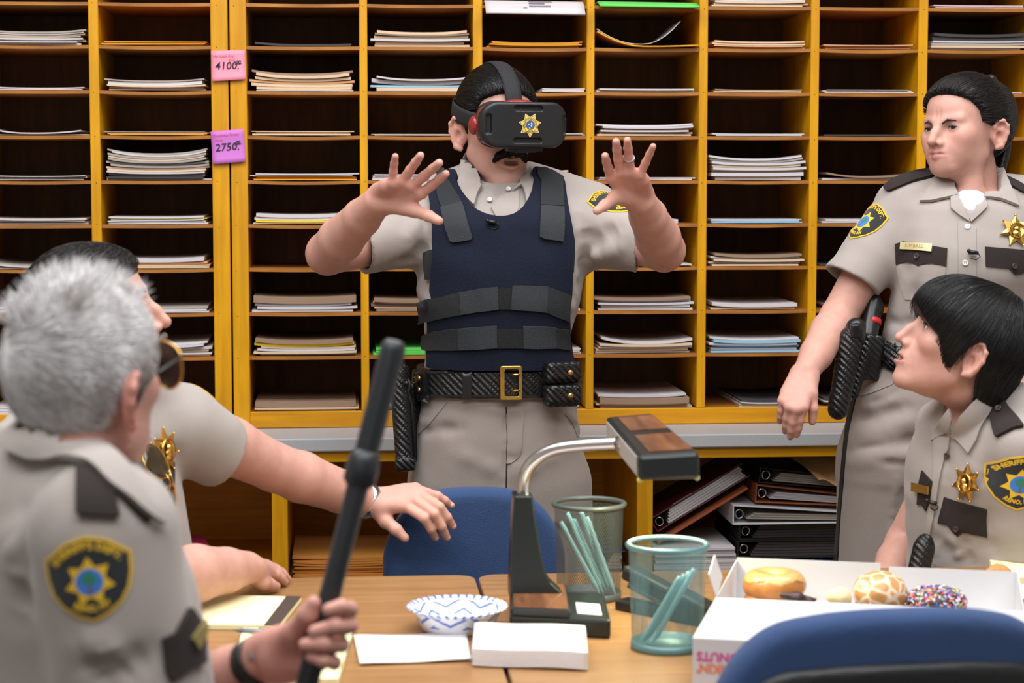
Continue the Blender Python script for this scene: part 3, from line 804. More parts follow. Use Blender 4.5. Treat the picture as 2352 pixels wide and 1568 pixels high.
def sleeve(S, sh, end, r0, r1, cut, hem=.010, k=.03, inner=None):
    """short sleeve: a tapering tube cut square at its end and hollow there"""
    sh = np.asarray(sh, float); end = np.asarray(end, float); ax = unit(end - sh); ba = end + ax * .05 - sh; L2 = ba @ ba; L = math.sqrt(L2)
    cut = unit(cut) if cut is not None else ax
    r2 = r0 + (r1 - r0) * 1.0
    def fn(P):
        q = P - sh; t = np.clip(q @ ba / L2, 0, 1); l = np.sqrt(((q - t[:, None] * ba) ** 2).sum(1)); tt = np.clip(t * L / (L - .05), 0, 1)
        d = l - (r0 + (r2 - r0) * tt); pl = (P - end) @ cut
        d = np.maximum(d, pl)
        hol = np.maximum(l - (r0 + (r2 - r0) * tt - hem), -(pl + .018)); return np.maximum(d, -hol)
    R = max(r0, r1); S._add(fn, np.minimum(sh, end) - R - .03, np.maximum(sh, end) + R + .03, 'u', k)
def collar(name, S, ring, width, parent, mats, lift=.004, th=.0025, nseg=4, stand=.02):
    """turned-down collar: ring = points round the neck (front, round the back, front); width = fall per point as world vectors"""
    ring = np.asarray(ring, float); width = np.asarray(width, float); n = len(ring); P = np.zeros((n, nseg + 3, 3))
    for j in range(nseg + 1):
        t = j / nseg; q = ring + width * t
        q = q + np.array([0, 0, 1]) * (.010 * math.sin(math.pi * min(t * 1.0, 1)) * (1 - t * .3))
        if j > 0:
            d = S(q); g = S.grad(q, .004); need = lift - d
            q = q + g * np.where(need > 0, need, 0)[:, None]
        if j == nseg:
            d = S(q); g = S.grad(q, .004); q = q - g * np.clip(d - lift, -.02, .02)[:, None]
        P[:, j + 2] = q
    P[:, 1] = ring - np.array([0, 0, .004]) + (ring.mean(0) - ring) * .03; P[:, 0] = ring - np.array([0, 0, stand]) + (ring.mean(0) - ring) * .05
    b = MB(); b.grid(P); o = b.build(name, mats, parent, fix=True)
    md = o.modifiers.new('thick', 'SOLIDIFY'); md.thickness = th; md.offset = 0
    md = o.modifiers.new('round', 'SUBSURF'); md.levels = 1; md.render_levels = 1
    return o
def star_poly(n, R, r, cx=0, cy=0, a0=90):
    return [(cx + (R if i % 2 == 0 else r) * math.cos(math.radians(a0 + 180 * i / n)), cy + (R if i % 2 == 0 else r) * math.sin(math.radians(a0 + 180 * i / n))) for i in range(2 * n)]
def circ(r, cx=0, cy=0, n=24): return [(cx + r * math.cos(2 * math.pi * i / n), cy + r * math.sin(2 * math.pi * i / n)) for i in range(n)]
PATCH = [(-.43, .30), (-.24, .43), (0, .485), (.24, .43), (.43, .30), (.49, .27), (.485, .05), (.44, -.14), (.34, -.30), (.17, -.43), (0, -.5), (-.17, -.43), (-.34, -.30), (-.44, -.14), (-.485, .05), (-.49, .27)]
def patch_layers(w):
    sc = lambda p, k=1.0: [(x * w * k, y * w * k) for x, y in p]
    T = lambda t: ('tris', (np.asarray(t[0]) * w, t[1], t[2]))
    out = [(sc(PATCH), .0008, .001, 1), (sc(PATCH, .93), .0016, .0008, 0)]
    out.append((sc(star_poly(7, .285, .18, 0, -.035, 90)), .0022, .0006, 1))
    out.append((sc(circ(.155, 0, -.035)), .0026, .0005, 2))
    tree = [(-.02, -.14), (.02, -.14), (.018, -.06), (.07, -.05), (.085, .0), (.06, .04), (.03, .075), (-.02, .08), (-.06, .05), (-.085, .0), (-.06, -.05), (-.018, -.06)]
    out.append((sc(tree), .0030, .0004, 3)); out.append((sc([(-.016, -.17), (.016, -.17), (.013, -.07), (-.013, -.07)]), .0033, .0004, 4))
    out.append((T(arc_text("SHERIFF'S DEPT.", .118, 0, -.12, .455, 90, spread=.97, bold=.004)), .0022, .0007, 1))
    out.append((T(arc_text('RENO, NV', .1, 0, .0, .375, 270, flip=True, bold=.004)), .0022, .0007, 1))
    return out
def shoulder_patch(S, parent, c, out_dir, up_dir, w=.088, depth=.06):
    fr = Fr(c, out_dir, up_dir)
    # seen from outside, the frame's r axis points to the left, so mirror u
    def put(uv): return place_fr(S, fr, depth)(np.stack([-uv[:, 0], uv[:, 1]], 1))
    return lay('shoulder_patch', S, put, patch_layers(w), .006, EMB, parent)
def badge(parent, c, n, up, R=.034, name='star_badge', face_tip=0):
    """seven-pointed gold star with ball tips, a raised ring and a bust-like relief in the middle"""
    fr = Fr(c, n, up); b = MB(); put = lambda x, y, z: fr.w(-x, z, y)
    pts = star_poly(7, R, R * .6); ctr = put(0, 0, .006)
    vs = [put(x, y, .0015) for x, y in pts] + [ctr] + [put(x, y, -.002) for x, y in pts]; m = len(pts)
    b.add(vs, [(i, (i + 1) % m, m) for i in range(m)] + [(m + 1 + i, m + 1 + (i + 1) % m, (i + 1) % m, i) for i in range(m)], 0)
    for i in range(0, m, 2):
        x, y = pts[i]; b.lathe([(.0024 * math.sin(t), .0024 * math.cos(t)) for t in np.linspace(0.01, 3.1, 6)], put(x, y, .001), 8, ax=(fr.r, fr.u, fr.f))
    b.lathe([(R * .52, .0045), (R * .52, .0065), (R * .47, .0075), (R * .42, .0062), (R * .40, .0055), (0.0001, .0075)], fr.o, 28, ax=(-fr.r, fr.u, fr.f))
    for k in range(22):
        a = 2 * math.pi * k / 22; b.obox(put(R * .47 * math.cos(a), R * .47 * math.sin(a), .0078), fr.r * .0012, fr.u * .0012, fr.f * .0004)
    b.lathe([(.0001, .012), (R * .12, .0115), (R * .2, .008)], put(0, R * .08, 0), 12, ax=(-fr.r, fr.u, fr.f))
    b.lathe([(.0001, .0105), (R * .2, .0095), (R * .28, .0065)], put(0, -R * .2, 0), 12, ax=(-fr.r, fr.u, fr.f))
    return b.build(name, M['gold'], parent, fix=True)
def button(parent, c, n, r=.0055, m='pearl', name='button'):
    fr = Fr(c, n, V(0, 0, 1) if abs(n[2]) < .9 else V(0, 1, 0)); b = MB()
    b.lathe([(r, -.001), (r, .001), (r * .85, .0022), (r * .7, .0016), (.0001, .0014)], c, 16, ax=(-fr.r, fr.u, fr.f))
    for sx in (-1, 1):
        for sy in (-1, 1): b.lathe([(r * .13, .0015), (.00005, .0017)], fr.w(sx * r * .25, 0, sy * r * .25), 6, 1, ax=(-fr.r, fr.u, fr.f))
    return b.build(name, [M[m], M['dark']], parent)
def lav_mic(parent, c, n, side, name='clip_microphone'):
    fr = Fr(c, n, V(0, 0, 1)); b = MB()
    b.tube([fr.w(-.010, .006, -.003), fr.w(.006, .008, .0)], .0036, 8); b.lathe([(.0042 * math.sin(t), .0042 * math.cos(t)) for t in np.linspace(.01, 3.1, 7)], fr.w(.008, .008, .001), 8)
    b.obox(fr.w(0, .003, -.002), fr.r * .008, fr.u * .0022, fr.f * .003)
    b.tube([fr.w(-.010, .006, -.003), fr.w(-.014, .005, -.010), fr.w(-.006, .004, -.016), fr.w(.004, .003, -.012)], .0012, 6)
    return b.build(name, M['black'], parent)
def ring_band(name, c, ax, r, w, th, m, parent, n=28, flat=1.0, flatdir=None):
    """a band round a limb"""
    ax = unit(ax); u = unit(flatdir - ax * (flatdir @ ax)) if flatdir is not None else unit(np.cross(ax, V(.3, .2, .9))); v = np.cross(ax, u)
    b = MB(); b.lathe([(r, -w / 2), (r + th, -w / 2), (r + th * 1.15, 0), (r + th, w / 2), (r, w / 2), (r, -w / 2)], c, n, ax=(u * flat, v, ax))
    return b.build(name, m, parent, fix=True)
def flap(S, parent, put, outline, m=None, step=6, lift=.0012, th=.0022, name='pocket_flap'):
    return lay(name, S, put, [(outline, lift, th, 0)], step, [m or M['brown']], parent)
def shoe(parent, heel, toe, name='shoe'):
    S = SDF(); heel = np.asarray(heel, float); toe = np.asarray(toe, float); u = V(0, 0, 1)
    S.cone(heel + u * .045, toe + u * .035, .042, .036, .02); S.cone(heel + u * .05, heel + u * .11, .04, .04, .02); S.cone(heel + u * .02, toe + u * .02, .04, .038, .01)
    S.post.append(lambda P, d: np.maximum(d, .002 - P[:, 2]))
    return link_mesh(name, S.mesh(.008), M['plain_leather'], parent)

def brows(fr, s, parent, m, lf=1.0, inner=.036, mid=.042, outer=.037, th=.0035):
    for q in (-1, 1):
        S2 = SDF(); pts = [(q * .012, .1005, inner), (q * .026, .0985, mid), (q * .040, .0885, mid - .001), (q * .050, .076, outer)]
        S2.chain([fr.w(*(np.array(p) * s)) for p in pts], [th * .9 * s, th * s, th * .8 * s, th * .35 * s], .003)
        link_mesh('eyebrow', S2.mesh(.0017), m, parent)
def lashes(fr, s, parent, m, squint=1.0, eu=0.0):
    for q in (-1, 1):
        S2 = SDF(); pts = [(q * .0215, .0915, .0195), (q * .0285, .0945, .0185 + .0048 * squint), (q * .038, .0925, .0185 + .0045 * squint), (q * .0465, .0845, .0185)]
        S2.chain([fr.w(*(np.array(p) * s + np.array((0, 0, eu * s)))) for p in pts], [.0008 * s, .0014 * s, .0016 * s, .001 * s], .002); link_mesh('eyelash', S2.mesh(.0012), m, parent)
M['brow'] = mat('brow_hair', srgb(52, 40, 36), .7)
def leaf(S, parent, put, outline, m, step=7, lift=.004, th=.0028, name='collar'):
    o = lay(name, S, put, [(outline, lift, th, 0)], step, [m], parent)
    md = o.modifiers.new('soft', 'BEVEL'); md.width = .0012; md.segments = 2; md.limit_method = 'ANGLE'; md.angle_limit = math.radians(50); return o
def legs_to_floor(S, SB_, hips, knees, ankles, r=(.092, .075, .066)):
    for h_, k_, a_ in zip(hips, knees, ankles):
        S.cone(h_, k_, r[0], r[1], .03); S.cone(k_, a_, r[1], r[2], .02); SB_.chain([h_, k_, a_], [.07, .052, .04], .02)
def pix_loft(TF, d, pxc):
    z = lambda py: Wd(pxc, py, d)[2]
    def row(py, l, r, hf_, cf=0.0):
        a = TF.l(Wd(l, py, d))[0]; b = TF.l(Wd(r, py, d))[0]; return (z(py), (a + b) / 2, cf, abs(b - a) / 2, hf_)
    return row
def cast1(S, x, y, n=3.4, f=4.4):
    p = place_eye(S, n, f)(np.array([[x, y]], float)); return p[0], S.grad(p, .004)[0]
def folds(S, items, n=3.4, f=4.4):
    for pts, amp, sig in items:
        S.fold([cast1(S, x, y, n, f)[0] for x, y in pts], amp, sig)

def wrinkle(S, fr, amp=.0012, seed=0):
    """soft irregular creasing of cloth"""
    rg = np.random.default_rng(seed); K = rg.normal(0, 1, (5, 3)); K /= np.linalg.norm(K, axis=1)[:, None]; K *= np.array([38, 46, 60, 72, 95])[:, None]; ph = rg.uniform(0, 6, 5)
    def f(P, d):
        near = np.abs(d) < .02
        if not near.any(): return d
        Q = P[near]; w = np.zeros(len(Q))
        for i in range(5): w += np.sin(Q @ K[i] + ph[i] + 1.6 * np.sin(Q @ K[(i + 2) % 5] * .5)) * (1, .9, .7, .6, .4)[i]
        w = np.sign(w) * np.abs(w) ** 1.3
        d = d.copy(); d[near] += amp * .6 * w; return d
    S.post.append(f)
# ------------------------------------------------------------------ the standing man in the headset
DM = 4.0
man = empty('person', (Wd(1150, 900, 4.03)[0], Wd(1150, 900, 4.03)[1], 0), 'standing man in a black headset and navy vest with both palms raised', 'person')
def PM(o): o.parent = man; o.matrix_parent_inverse = Matrix.Translation(man.location).inverted(); return o
class _Rel:
    """parents world-built parts without moving them"""
    def __init__(s, root): s.root = root; s.inv = Matrix.Translation(root.location).inverted(); s.made = set(bpy.data.objects)
    def close(s):
        for o in [o for o in bpy.data.objects if o not in s.made and o.parent == s.root]:
            o.matrix_parent_inverse = s.inv
rel = _Rel(man)
zpx = lambda py, d=4.03, px=1150: Wd(px, py, d)[2]
xpx = lambda px, py, d=4.03: Wd(px, py, d)[0]
HS = .93
hf = facing(Wd(1138, 303, 4.03), 21 - 4.7, -2, 0)
SB = SDF()          # the body
head_sdf(SB, hf, HS, open_mouth=.75, jaw=.98, ear_dz=-.004, ear=1.08, lf=.95)
nb = Wd(1140, 470, 4.06)
SB.cone(hf.w(0, -.02, -.06), nb, .05, .057, .015); SB.cone(hf.w(0, .02, -.08), Wd(1158, 455, 4.0), .026, .028, .02)
TF = Fr(V(Wd(1150, 900, 4.04)[0], Wd(1150, 900, 4.04)[1], 0), V(0.02, -1, 0), V(0, 0, 1))     # torso frame: r points to the picture's left
tl = lambda py, pxl, pxr, hfw, cf=0.0: (zpx(py), -(xpx((pxl + pxr) / 2, py) - TF.o[0]), cf, (xpx(pxr, py) - xpx(pxl, py)) / 2, hfw)
SB.loft(TF, [tl(440, 1040, 1260, .06, -.01), tl(480, 985, 1320, .085, -.005), tl(560, 985, 1320, .105), tl(680, 990, 1300, .11), tl(860, 990, 1290, .10), tl(930, 1000, 1290, .10)], k=.03)
shR, elR, wrR = Wd(950, 530, 4.06), Wd(752, 582, 3.86), Wd(868, 462, 3.66)
shL, elL, wrL = Wd(1372, 520, 4.06), Wd(1525, 575, 3.88), Wd(1472, 462, 3.68)
arm(SB, shR, elR, wrR, (.053, .048, .041, .043, .035, .028)); arm(SB, shL, elL, wrL, (.053, .048, .041, .043, .035, .028))
h = lambda d, *pts: [Wd(x, y, dd) for (x, y), dd in zip(pts, d)]
hand(SB, wrR, unit(V(.1, -1, .18)), h((3.585, 3.58, 3.58, 3.585), (968, 444), (947, 427), (924, 416), (901, 420)),
     h((3.535, 3.525, 3.53, 3.545), (1024, 399), (1009, 374), (966, 357), (908, 359)),
     h((3.63, 3.60, 3.57, 3.55), (905, 470), (953, 484), (985, 496), (1008, 507)), .98, .006)
hand(SB, wrL, unit(V(-.1, -1, .18)), h((3.60, 3.595, 3.595, 3.60), (1403, 407), (1425, 396), (1448, 394), (1470, 401)),
     h((3.55, 3.54, 3.54, 3.55), (1390, 358), (1415, 325), (1441, 322), (1500, 336)),
     h((3.645, 3.62, 3.59, 3.57), (1432, 452), (1412, 455), (1388, 472), (1371, 484)), .94, .006)
# legs of the body continue inside the trousers to the ankles
hipR, hipL = TF.w(.08, 0, .90), TF.w(-.08, 0, .90)
kneR, kneL = TF.w(.125, .02, .50), TF.w(-.125, .02, .50); ankR, ankL = TF.w(.14, -.01, .09), TF.w(-.14, -.01, .09)
for a_, b_, c_ in ((hipR, kneR, ankR), (hipL, kneL, ankL)): SB.chain([a_, b_, c_], [.062, .052, .04], .02)
bl = head_blobs(hf, HS, stubble=.6)
for w_, t_ in ((wrR, 'R'), (wrL, 'L')):
    k0 = Fr(w_, V(0, -1, 0), V(0, 0, 1)); bl.append((k0, np.array((0, .05, .08)), np.array((.13, .1, .09)), srgb(212, 140, 126), .55))
for e_ in (elR, elL): bl.append((Fr(e_, V(0, -1, 0), V(0, 0, 1)), np.array((0, 0, 0)), np.array((.05, .06, .05)), RUDDY, .35))
me = SB.mesh(.0027, 'body'); paint(me, SK, bl); link_mesh('body', me, M['skin'], man)
# shirt
SS = SDF()
SS.loft(TF, [tl(420, 1065, 1255, .062, -.015), tl(455, 1000, 1310, .085, -.008), tl(500, 965, 1345, .108), tl(600, 955, 1345, .122), tl(690, 962, 1332, .126), tl(780, 985, 1305, .122), tl(850, 975, 1315, .122), tl(905, 972, 1322, .12)], n=2.5, k=.03)
SS.cone(Wd(1090, 425, 4.05), Wd(975, 485, 4.05), .05, .066, .04); SS.cone(Wd(1210, 425, 4.06), Wd(1350, 485, 4.06), .05, .062, .04)
sleeve(SS, Wd(968, 522, 4.03), Wd(832, 560, 3.93), .075, .060, unit(V(-.92, -.28, -.1)), k=.035)
sleeve(SS, Wd(1352, 525, 4.03), Wd(1470, 556, 3.95), .078, .060, unit(V(.93, -.25, -.1)), k=.035)
fd = lambda pts, amp, sig, d=3.93: SS.fold([SS.cast(EYE, ray(x, y)[None], d - .25, d + .2)[0][0] for x, y in pts], amp, sig)
F_ = [([(985, 560), (950, 595), (905, 605)], -.013, .012), ([(965, 500), (935, 545), (920, 595)], .009, .010), ([(975, 610), (945, 640), (935, 680)], -.010, .009),
      ([(960, 650), (985, 690), (1000, 700)], .007, .009), ([(1345, 560), (1385, 545), (1420, 520)], -.013, .012), ([(1350, 590), (1385, 590), (1425, 570)], .009, .010),
      ([(1335, 590), (1340, 630), (1320, 680)], -.011, .010), ([(1345, 520), (1350, 560), (1340, 610)], -.011, .010), ([(1325, 640), (1315, 690), (1305, 720)], .007, .009), ([(970, 700), (985, 740), (975, 780)], .006, .010),
      ([(975, 800), (990, 830), (975, 850)], .007, .008), ([(1330, 480), (1320, 530), (1315, 580)], -.005, .008), ([(965, 480), (985, 540), (975, 600)], -.005, .009)]
for f_ in F_: fd(*f_)
SS.cone(nb + V(0, 0, -.01), hf.w(0, -.03, -.075), .061, .060, .012)
# neck opening
SS.cone(hf.w(0, -.015, -.05), nb + V(0.003, -.03, .0), .056, .052, .005, 's'); SS.cone(Wd(1150, 440, 3.93), Wd(1150, 462, 3.90), .016, .004, .008, 's')
wrinkle(SS, TF, .0011, 1)
sh_o = link_mesh('shirt', SS.mesh(.0038, 'shirt'), M['shirt'], man)
pe = place_eye(SS, 3.6, 4.2)
leaf(SS, man, pe, smoothpoly([(1078, 362), (1064, 376), (1057, 402), (1058, 432), (1068, 452), (1084, 470), (1091, 474), (1097, 452), (1106, 434), (1103, 420), (1090, 396), (1082, 376)], 3), M['shirt'], 6, .007, .004)
leaf(SS, man, pe, smoothpoly([(1216, 392), (1222, 404), (1223, 430), (1220, 458), (1214, 478), (1208, 470), (1204, 448), (1196, 430), (1180, 442), (1192, 424), (1206, 408)], 3), M['shirt'], 6, .007, .004)
lay('placket', SS, pe, [([(1128, 478), (1150, 452), (1190, 440), (1192, 470), (1180, 520), (1146, 512)], .002, .003, 0)], 7, [M['shirt']], man)
for (x, y) in ((1125, 461), (1168, 436)):
    p = pe(np.array([[x, y]], float)); button(man, p[0] + SS.grad(p)[0] * .004, SS.grad(p)[0], .005)
# shoulder patch on the left sleeve, dark epaulette edges
q = pe(np.array([[1412, 462]], float)); shoulder_patch(SS, man, q[0] + V(0, 0, .0), unit(V(.30, -.72, .62)), unit(V(-.35, .3, .9)), .092)
# dark brown bands inside the sleeve openings
for c_, a_, r_ in ((Wd(832, 560, 3.93), V(-.92, -.28, -.1), .060), (Wd(1470, 556, 3.95), V(.93, -.25, -.1), .060)):
    ring_band('cuff_inner_band', c_ - unit(a_) * .008, a_, r_ - .009, .012, .0015, M['brown'], man)
# trousers
STr = SDF()
tp = lambda py, pxl, pxr, hfw, cf=0.0: (zpx(py), -(xpx((pxl + pxr) / 2, py) - TF.o[0]), cf, (xpx(pxr, py) - xpx(pxl, py)) / 2, hfw)
STr.loft(TF, [tp(880, 968, 1322, .112), tp(930, 962, 1325, .118), tp(1000, 955, 1333, .126), tp(1060, 950, 1340, .128), tp(1110, 945, 1346, .125), (.74, .0, 0, .168, .115)], n=2.7, k=.03)
for q_, kn_, an_ in ((1, kneR, ankR), (-1, kneL, ankL)):
    STr.cone(TF.w(q_ * .092, .0, .80), kn_, .092, .078, .03); STr.cone(kn_, an_ + V(0, 0, .0), .078, .068, .03)
STr.post.append(lambda P, d: np.maximum(d, .05 - P[:, 2]))
ft = lambda pts, amp, sig: STr.fold([STr.cast(EYE, ray(x, y)[None], 3.6, 4.2)[0][0] for x, y in pts], amp, sig)
for f_ in [([(1162, 945), (1163, 1020), (1160, 1110)], -.007, .004), ([(965, 990), (1000, 985), (1060, 985)], -.008, .009), ([(965, 960), (985, 975), (960, 1000)], .006, .008), ([(1165, 945), (1200, 935), (1240, 925)], .005, .008),
           ([(1160, 945), (1100, 930), (1040, 922)], .004, .007), ([(1166, 1045), (1190, 1060), (1196, 1035)], -.0035, .004), ([(1150, 1090), (1100, 1060), (1040, 1040)], .004, .012), ([(1190, 1090), (1240, 1060), (1290, 1040)], .004, .012),
           ([(1260, 940), (1300, 960), (1322, 985)], -.004, .006), ([(1310, 950), (1326, 975), (1328, 1000)], .006, .006)]: ft(*f_)
wrinkle(STr, TF, .0007, 2)
link_mesh('trousers', STr.mesh(.0042, 'trousers'), M['trouser'], man)
pt = place_eye(STr, 3.6, 4.2)
lay('fly', STr, pt, [(smoothpoly([(1163, 950), (1166, 1000), (1164, 1052), (1164, 1064), (1176, 1062), (1192, 1048), (1198, 1030), (1200, 990), (1202, 945), (1180, 945)], 3), .0002, .0022, 0)], 7, [M['trouser']], man)
lay('seam', STr, pt, [([(1161, 935), (1164, 935), (1167, 1000), (1164, 1120), (1161, 1120), (1164, 1000)], .0002, .001, 0)], 6, [M['brown']], man)
for pts in ([(1022, 922), (1000, 950), (978, 975), (960, 992), (962, 997), (981, 979), (1004, 953), (1027, 924)], [(1302, 948), (1318, 968), (1328, 1000), (1325, 1001), (1314, 971), (1298, 951)]):
    lay('pocket_seam', STr, pt, [(pts, .0005, .0012, 0)], 6, [M['trouser']], man)
for a_, s_ in ((ankR, 1), (ankL, -1)): shoe(man, V(a_[0], a_[1] + .03, 0), V(a_[0] - s_ * .04, a_[1] - .17, 0))
# hair
HAIRLINE = [(.115, .094), (.092, .084), (.066, .068), (.05, .028), (.022, .026), (.016, -.012), (.004, -.012), (-.004, .018), (-.03, .012), (-.04, -.03), (-.06, -.075), (-.12, -.075), (-.14, .05), (-.08, .17), (.05, .18), (.13, .12)]
SH = SDF(); TH_ = hair_shell(SH, hf, HS, HAIRLINE, .011, top=.008)
me = SH.mesh(.003, 'hair'); rng = np.random.default_rng(3)
co = mesh_co(me); ql = hf.l(co); sel = np.where((ql[:, 2] > -.03))[0]; sel = rng.choice(sel, 5200)
d0 = np.tile(hf.d(0, -1, -.25), (len(sel), 1)) + rng.normal(0, .12, (len(sel), 3))
def back_flow(P): q = hf.l(P); v = np.stack([q[:, 0] * .3, -np.ones(len(q)), np.clip(q[:, 1] * 12, -1.2, .9) - .15], 1) @ hf.R; return v / np.linalg.norm(v, axis=1)[:, None]
va, fa = strands(TH_, co[sel], d0, 6, rng.uniform(.006, .011, len(sel)), 0.0008, .00050, rng, .25, flow=back_flow, keep=TH_.keep)
me = add_arrays(me, [va], [fa])
M['blackhair'] = mat('black_hair', srgb(11, 10, 12), 0.38, 0.25, 120, spec=0.4)
link_mesh('hair', me, M['blackhair'], man)
# mustache
SM = SDF(); fr = hf
for q_ in (-1, 1):
    SM.chain([fr.w(*(np.array(p_) * HS)) for p_ in ((0, .109, -.041), (q_ * .015, .107, -.0415), (q_ * .027, .099, -.047), (q_ * .034, .09, -.058))], [.0068, .007, .006, .0035], .005)
me = SM.mesh(.0022, 'mustache'); co = mesh_co(me); sel = rng.choice(len(co), 700); qq = fr.l(co[sel])
d0 = np.stack([np.sign(qq[:, 0]) * .7, .25 * np.ones(len(qq)), -1 * np.ones(len(qq))], 1) @ fr.R + rng.normal(0, .2, (len(sel), 3))
va, fa = strands(SM, co[sel], d0, 3, np.full(len(sel), .0036), .001, .0006, rng, .3, cling=.5); me = add_arrays(me, [va], [fa]); link_mesh('mustache', me, M['blackhair'], man)
# teeth
b = MB(); b.tube([fr.w(i * .0045, .089 - .0004 * i * i, -.0535) for i in range(-4, 5)], .0032, 8)
b.build('teeth', mat('tooth', srgb(150, 132, 118), .3), man)
# wedding ring
k1 = Wd(1448, 394, 3.595); k2 = Wd(1441, 322, 3.54); ring_band('ring', k1 + (k2 - k1) * .42, k2 - k1, .0088, .0048, .0012, M['silver'], man, 24)
# navy vest: front panel over the shirt, shoulder and side straps
M['navy'] = cloth('navy_vest_cloth', srgb(13, 20, 38), sheen=.03, bump=.5, bscale=300)
M['webbing'] = mat('grey_webbing', srgb(38, 41, 46), 0.8, 0.06, 40, 0.5, 500, sheen=.04)
M['webbing2'] = mat('dark_webbing', srgb(27, 29, 33), 0.85, 0.06, 40, 0.5, 500, sheen=.04)
M['velcro'] = mat('black_hook_tape', srgb(18, 18, 20), 0.9, 0.1, 60, 0.6, 400)
VEST = [(1003, 418), (1020, 405), (1048, 403), (1058, 432), (1074, 466), (1100, 492), (1140, 503), (1180, 497), (1206, 474), (1220, 440), (1222, 400), (1240, 397), (1275, 412), (1293, 428), (1298, 470), (1304, 520), (1306, 570), (1304, 640), (1300, 700), (1296, 760), (1300, 815), (1303, 838), (1280, 848), (1140, 848), (1010, 846), (994, 832), (996, 780), (994, 720), (1000, 640), (1004, 570), (1003, 520), (994, 480), (985, 448)]
vf = place_eye(SS, 3.6, 4.25)
vest = lay('vest', SS, vf, [(smoothpoly(VEST, 3), .003, .013, 0)], 9, [M['navy']], man)
md = vest.modifiers.new('soft', 'BEVEL'); md.width = .004; md.segments = 2; md.limit_method = 'ANGLE'; md.angle_limit = math.radians(50)
def strap(name, pts, lift, m, th=.0035, root=vest): return lay(name, SS, vf, [(pts, lift, th, 0)], 9, [m], root)
strap('shoulder_strap', [(998, 425), (1018, 402), (1028, 402), (1046, 440), (1064, 478), (1022, 489), (1008, 455)], .016, M['webbing2']); strap('shoulder_strap', [(1020, 489), (1064, 478), (1088, 546), (1085, 552), (1046, 560), (1038, 556)], .0175, M['webbing'])
strap('shoulder_strap', [(1234, 400), (1250, 400), (1286, 418), (1288, 484), (1238, 482)], .016, M['webbing2']); strap('shoulder_strap', [(1238, 484), (1287, 486), (1284, 556), (1250, 550), (1236, 545)], .0175, M['webbing'])
strap('side_strap', [(977, 693), (1000, 687), (1060, 671), (1064, 720), (1010, 730), (979, 739)], .0165, M['webbing2']); strap('side_strap', [(1060, 671), (1100, 662), (1142, 658), (1144, 708), (1100, 714), (1064, 720)], .018, M['webbing'])
strap('hook_tape', [(1142, 660), (1175, 660), (1174, 708), (1144, 708)], .0165, M['velcro']); strap('side_strap', [(1175, 656), (1250, 657), (1248, 714), (1174, 708)], .018, M['webbing']); strap('side_strap', [(1250, 657), (1297, 676), (1294, 735), (1248, 714)], .0165, M['webbing2'])
strap('side_strap', [(986, 762), (1010, 756), (1060, 751), (1062, 802), (1010, 808), (987, 811)], .0165, M['webbing2']); strap('side_strap', [(1060, 751), (1140, 746), (1140, 797), (1062, 802)], .018, M['webbing'])
strap('hook_tape', [(1140, 753), (1198, 753), (1198, 798), (1140, 798)], .0165, M['velcro']); strap('side_strap', [(1198, 746), (1264, 746), (1262, 800), (1198, 798)], .018, M['webbing']); strap('side_strap', [(1264, 748), (1292, 752), (1292, 806), (1262, 800)], .0165, M['webbing2'])
strap('side_tab', [(975, 580), (1003, 574), (1004, 638), (982, 642)], .004, M['webbing2']); strap('side_tab', [(1304, 565), (1316, 562), (1312, 625), (1304, 628)], .004, M['webbing2'])
# back panel of the vest
bf = Fr(TF.w(0, -.02, (zpx(420) + zpx(840)) / 2), V(0, 1, 0), V(0, 0, 1)); hz = (zpx(420) - zpx(840)) / 2
lay('vest_back', SS, place_fr(SS, bf, .2), [([(-.115, -hz), (.115, -hz), (.12, hz * .4), (.11, hz * .85), (.07, hz), (-.07, hz), (-.11, hz * .85), (-.12, hz * .4)], .003, .013, 0)], .03, [M['navy']], vest)
p = vf(np.array([[1127, 507]], float))[0]; lav_mic(vest, p + V(0, -.019, 0), V(0, -1, 0), 1)
# belt
SBt = SDF(); z0, z1 = zpx(912, 3.93), zpx(850, 3.93)
def band(fr, tab, lo, hi, th, n=2.6):
    S2 = SDF(); S2.loft(fr, tab, n=n, k=.01); base = S2.p[0][0]
    def fn(P):
        a = base(P); u = fr.l(P)[:, 2]; return np.maximum(np.maximum(a - th, -(a + .004)), np.maximum(lo - u, u - hi))
    return fn, S2.p[0][1] - th, S2.p[0][2] + th
tabB = [tp(800, 966, 1324, .118), tp(880, 968, 1326, .122), tp(960, 966, 1330, .122)]
fn, lo_, hi_ = band(TF, tabB, z0, z1, .0085); SBt.custom(fn, lo_, hi_)
belt = link_mesh('duty_belt', SBt.mesh(.003, 'duty_belt'), M['leather'], man)
pb = place_eye(SBt, 3.6, 4.2)
bq = lambda name, pts, lift, th, m, step=8, root=belt: lay(name, SBt, pb, [(pts, lift, th, 0)], step, [m], root)
bq('belt_keeper', [(1064, 846), (1084, 846), (1083, 913), (1063, 913)], .001, .004, M['plain_leather']); bq('belt_edge', [(985, 853), (1064, 850), (1250, 851), (1250, 856), (1064, 855), (986, 858)], .0002, .0015, M['plain_leather']); bq('belt_edge', [(985, 905), (1064, 908), (1250, 907), (1250, 912), (1064, 912), (986, 910)], .0002, .0015, M['plain_leather'])
nB = lambda x, y: (lambda p: (p, SBt.grad(p[None])[0]))(pb(np.array([[x, y]], float))[0])
p, n_ = nB(1173, 879); fr = Fr(p + n_ * .007, n_, V(0, 0, 1)); b = MB()
hw, hh = 25 / 1163, 39 / 1163
outer = rrect(-hw, -hh, hw, hh, .004, 4); inner = rrect(-hw + .0085, -hh + .007, hw - .0065, hh - .007, .003, 4); m_ = len(outer)
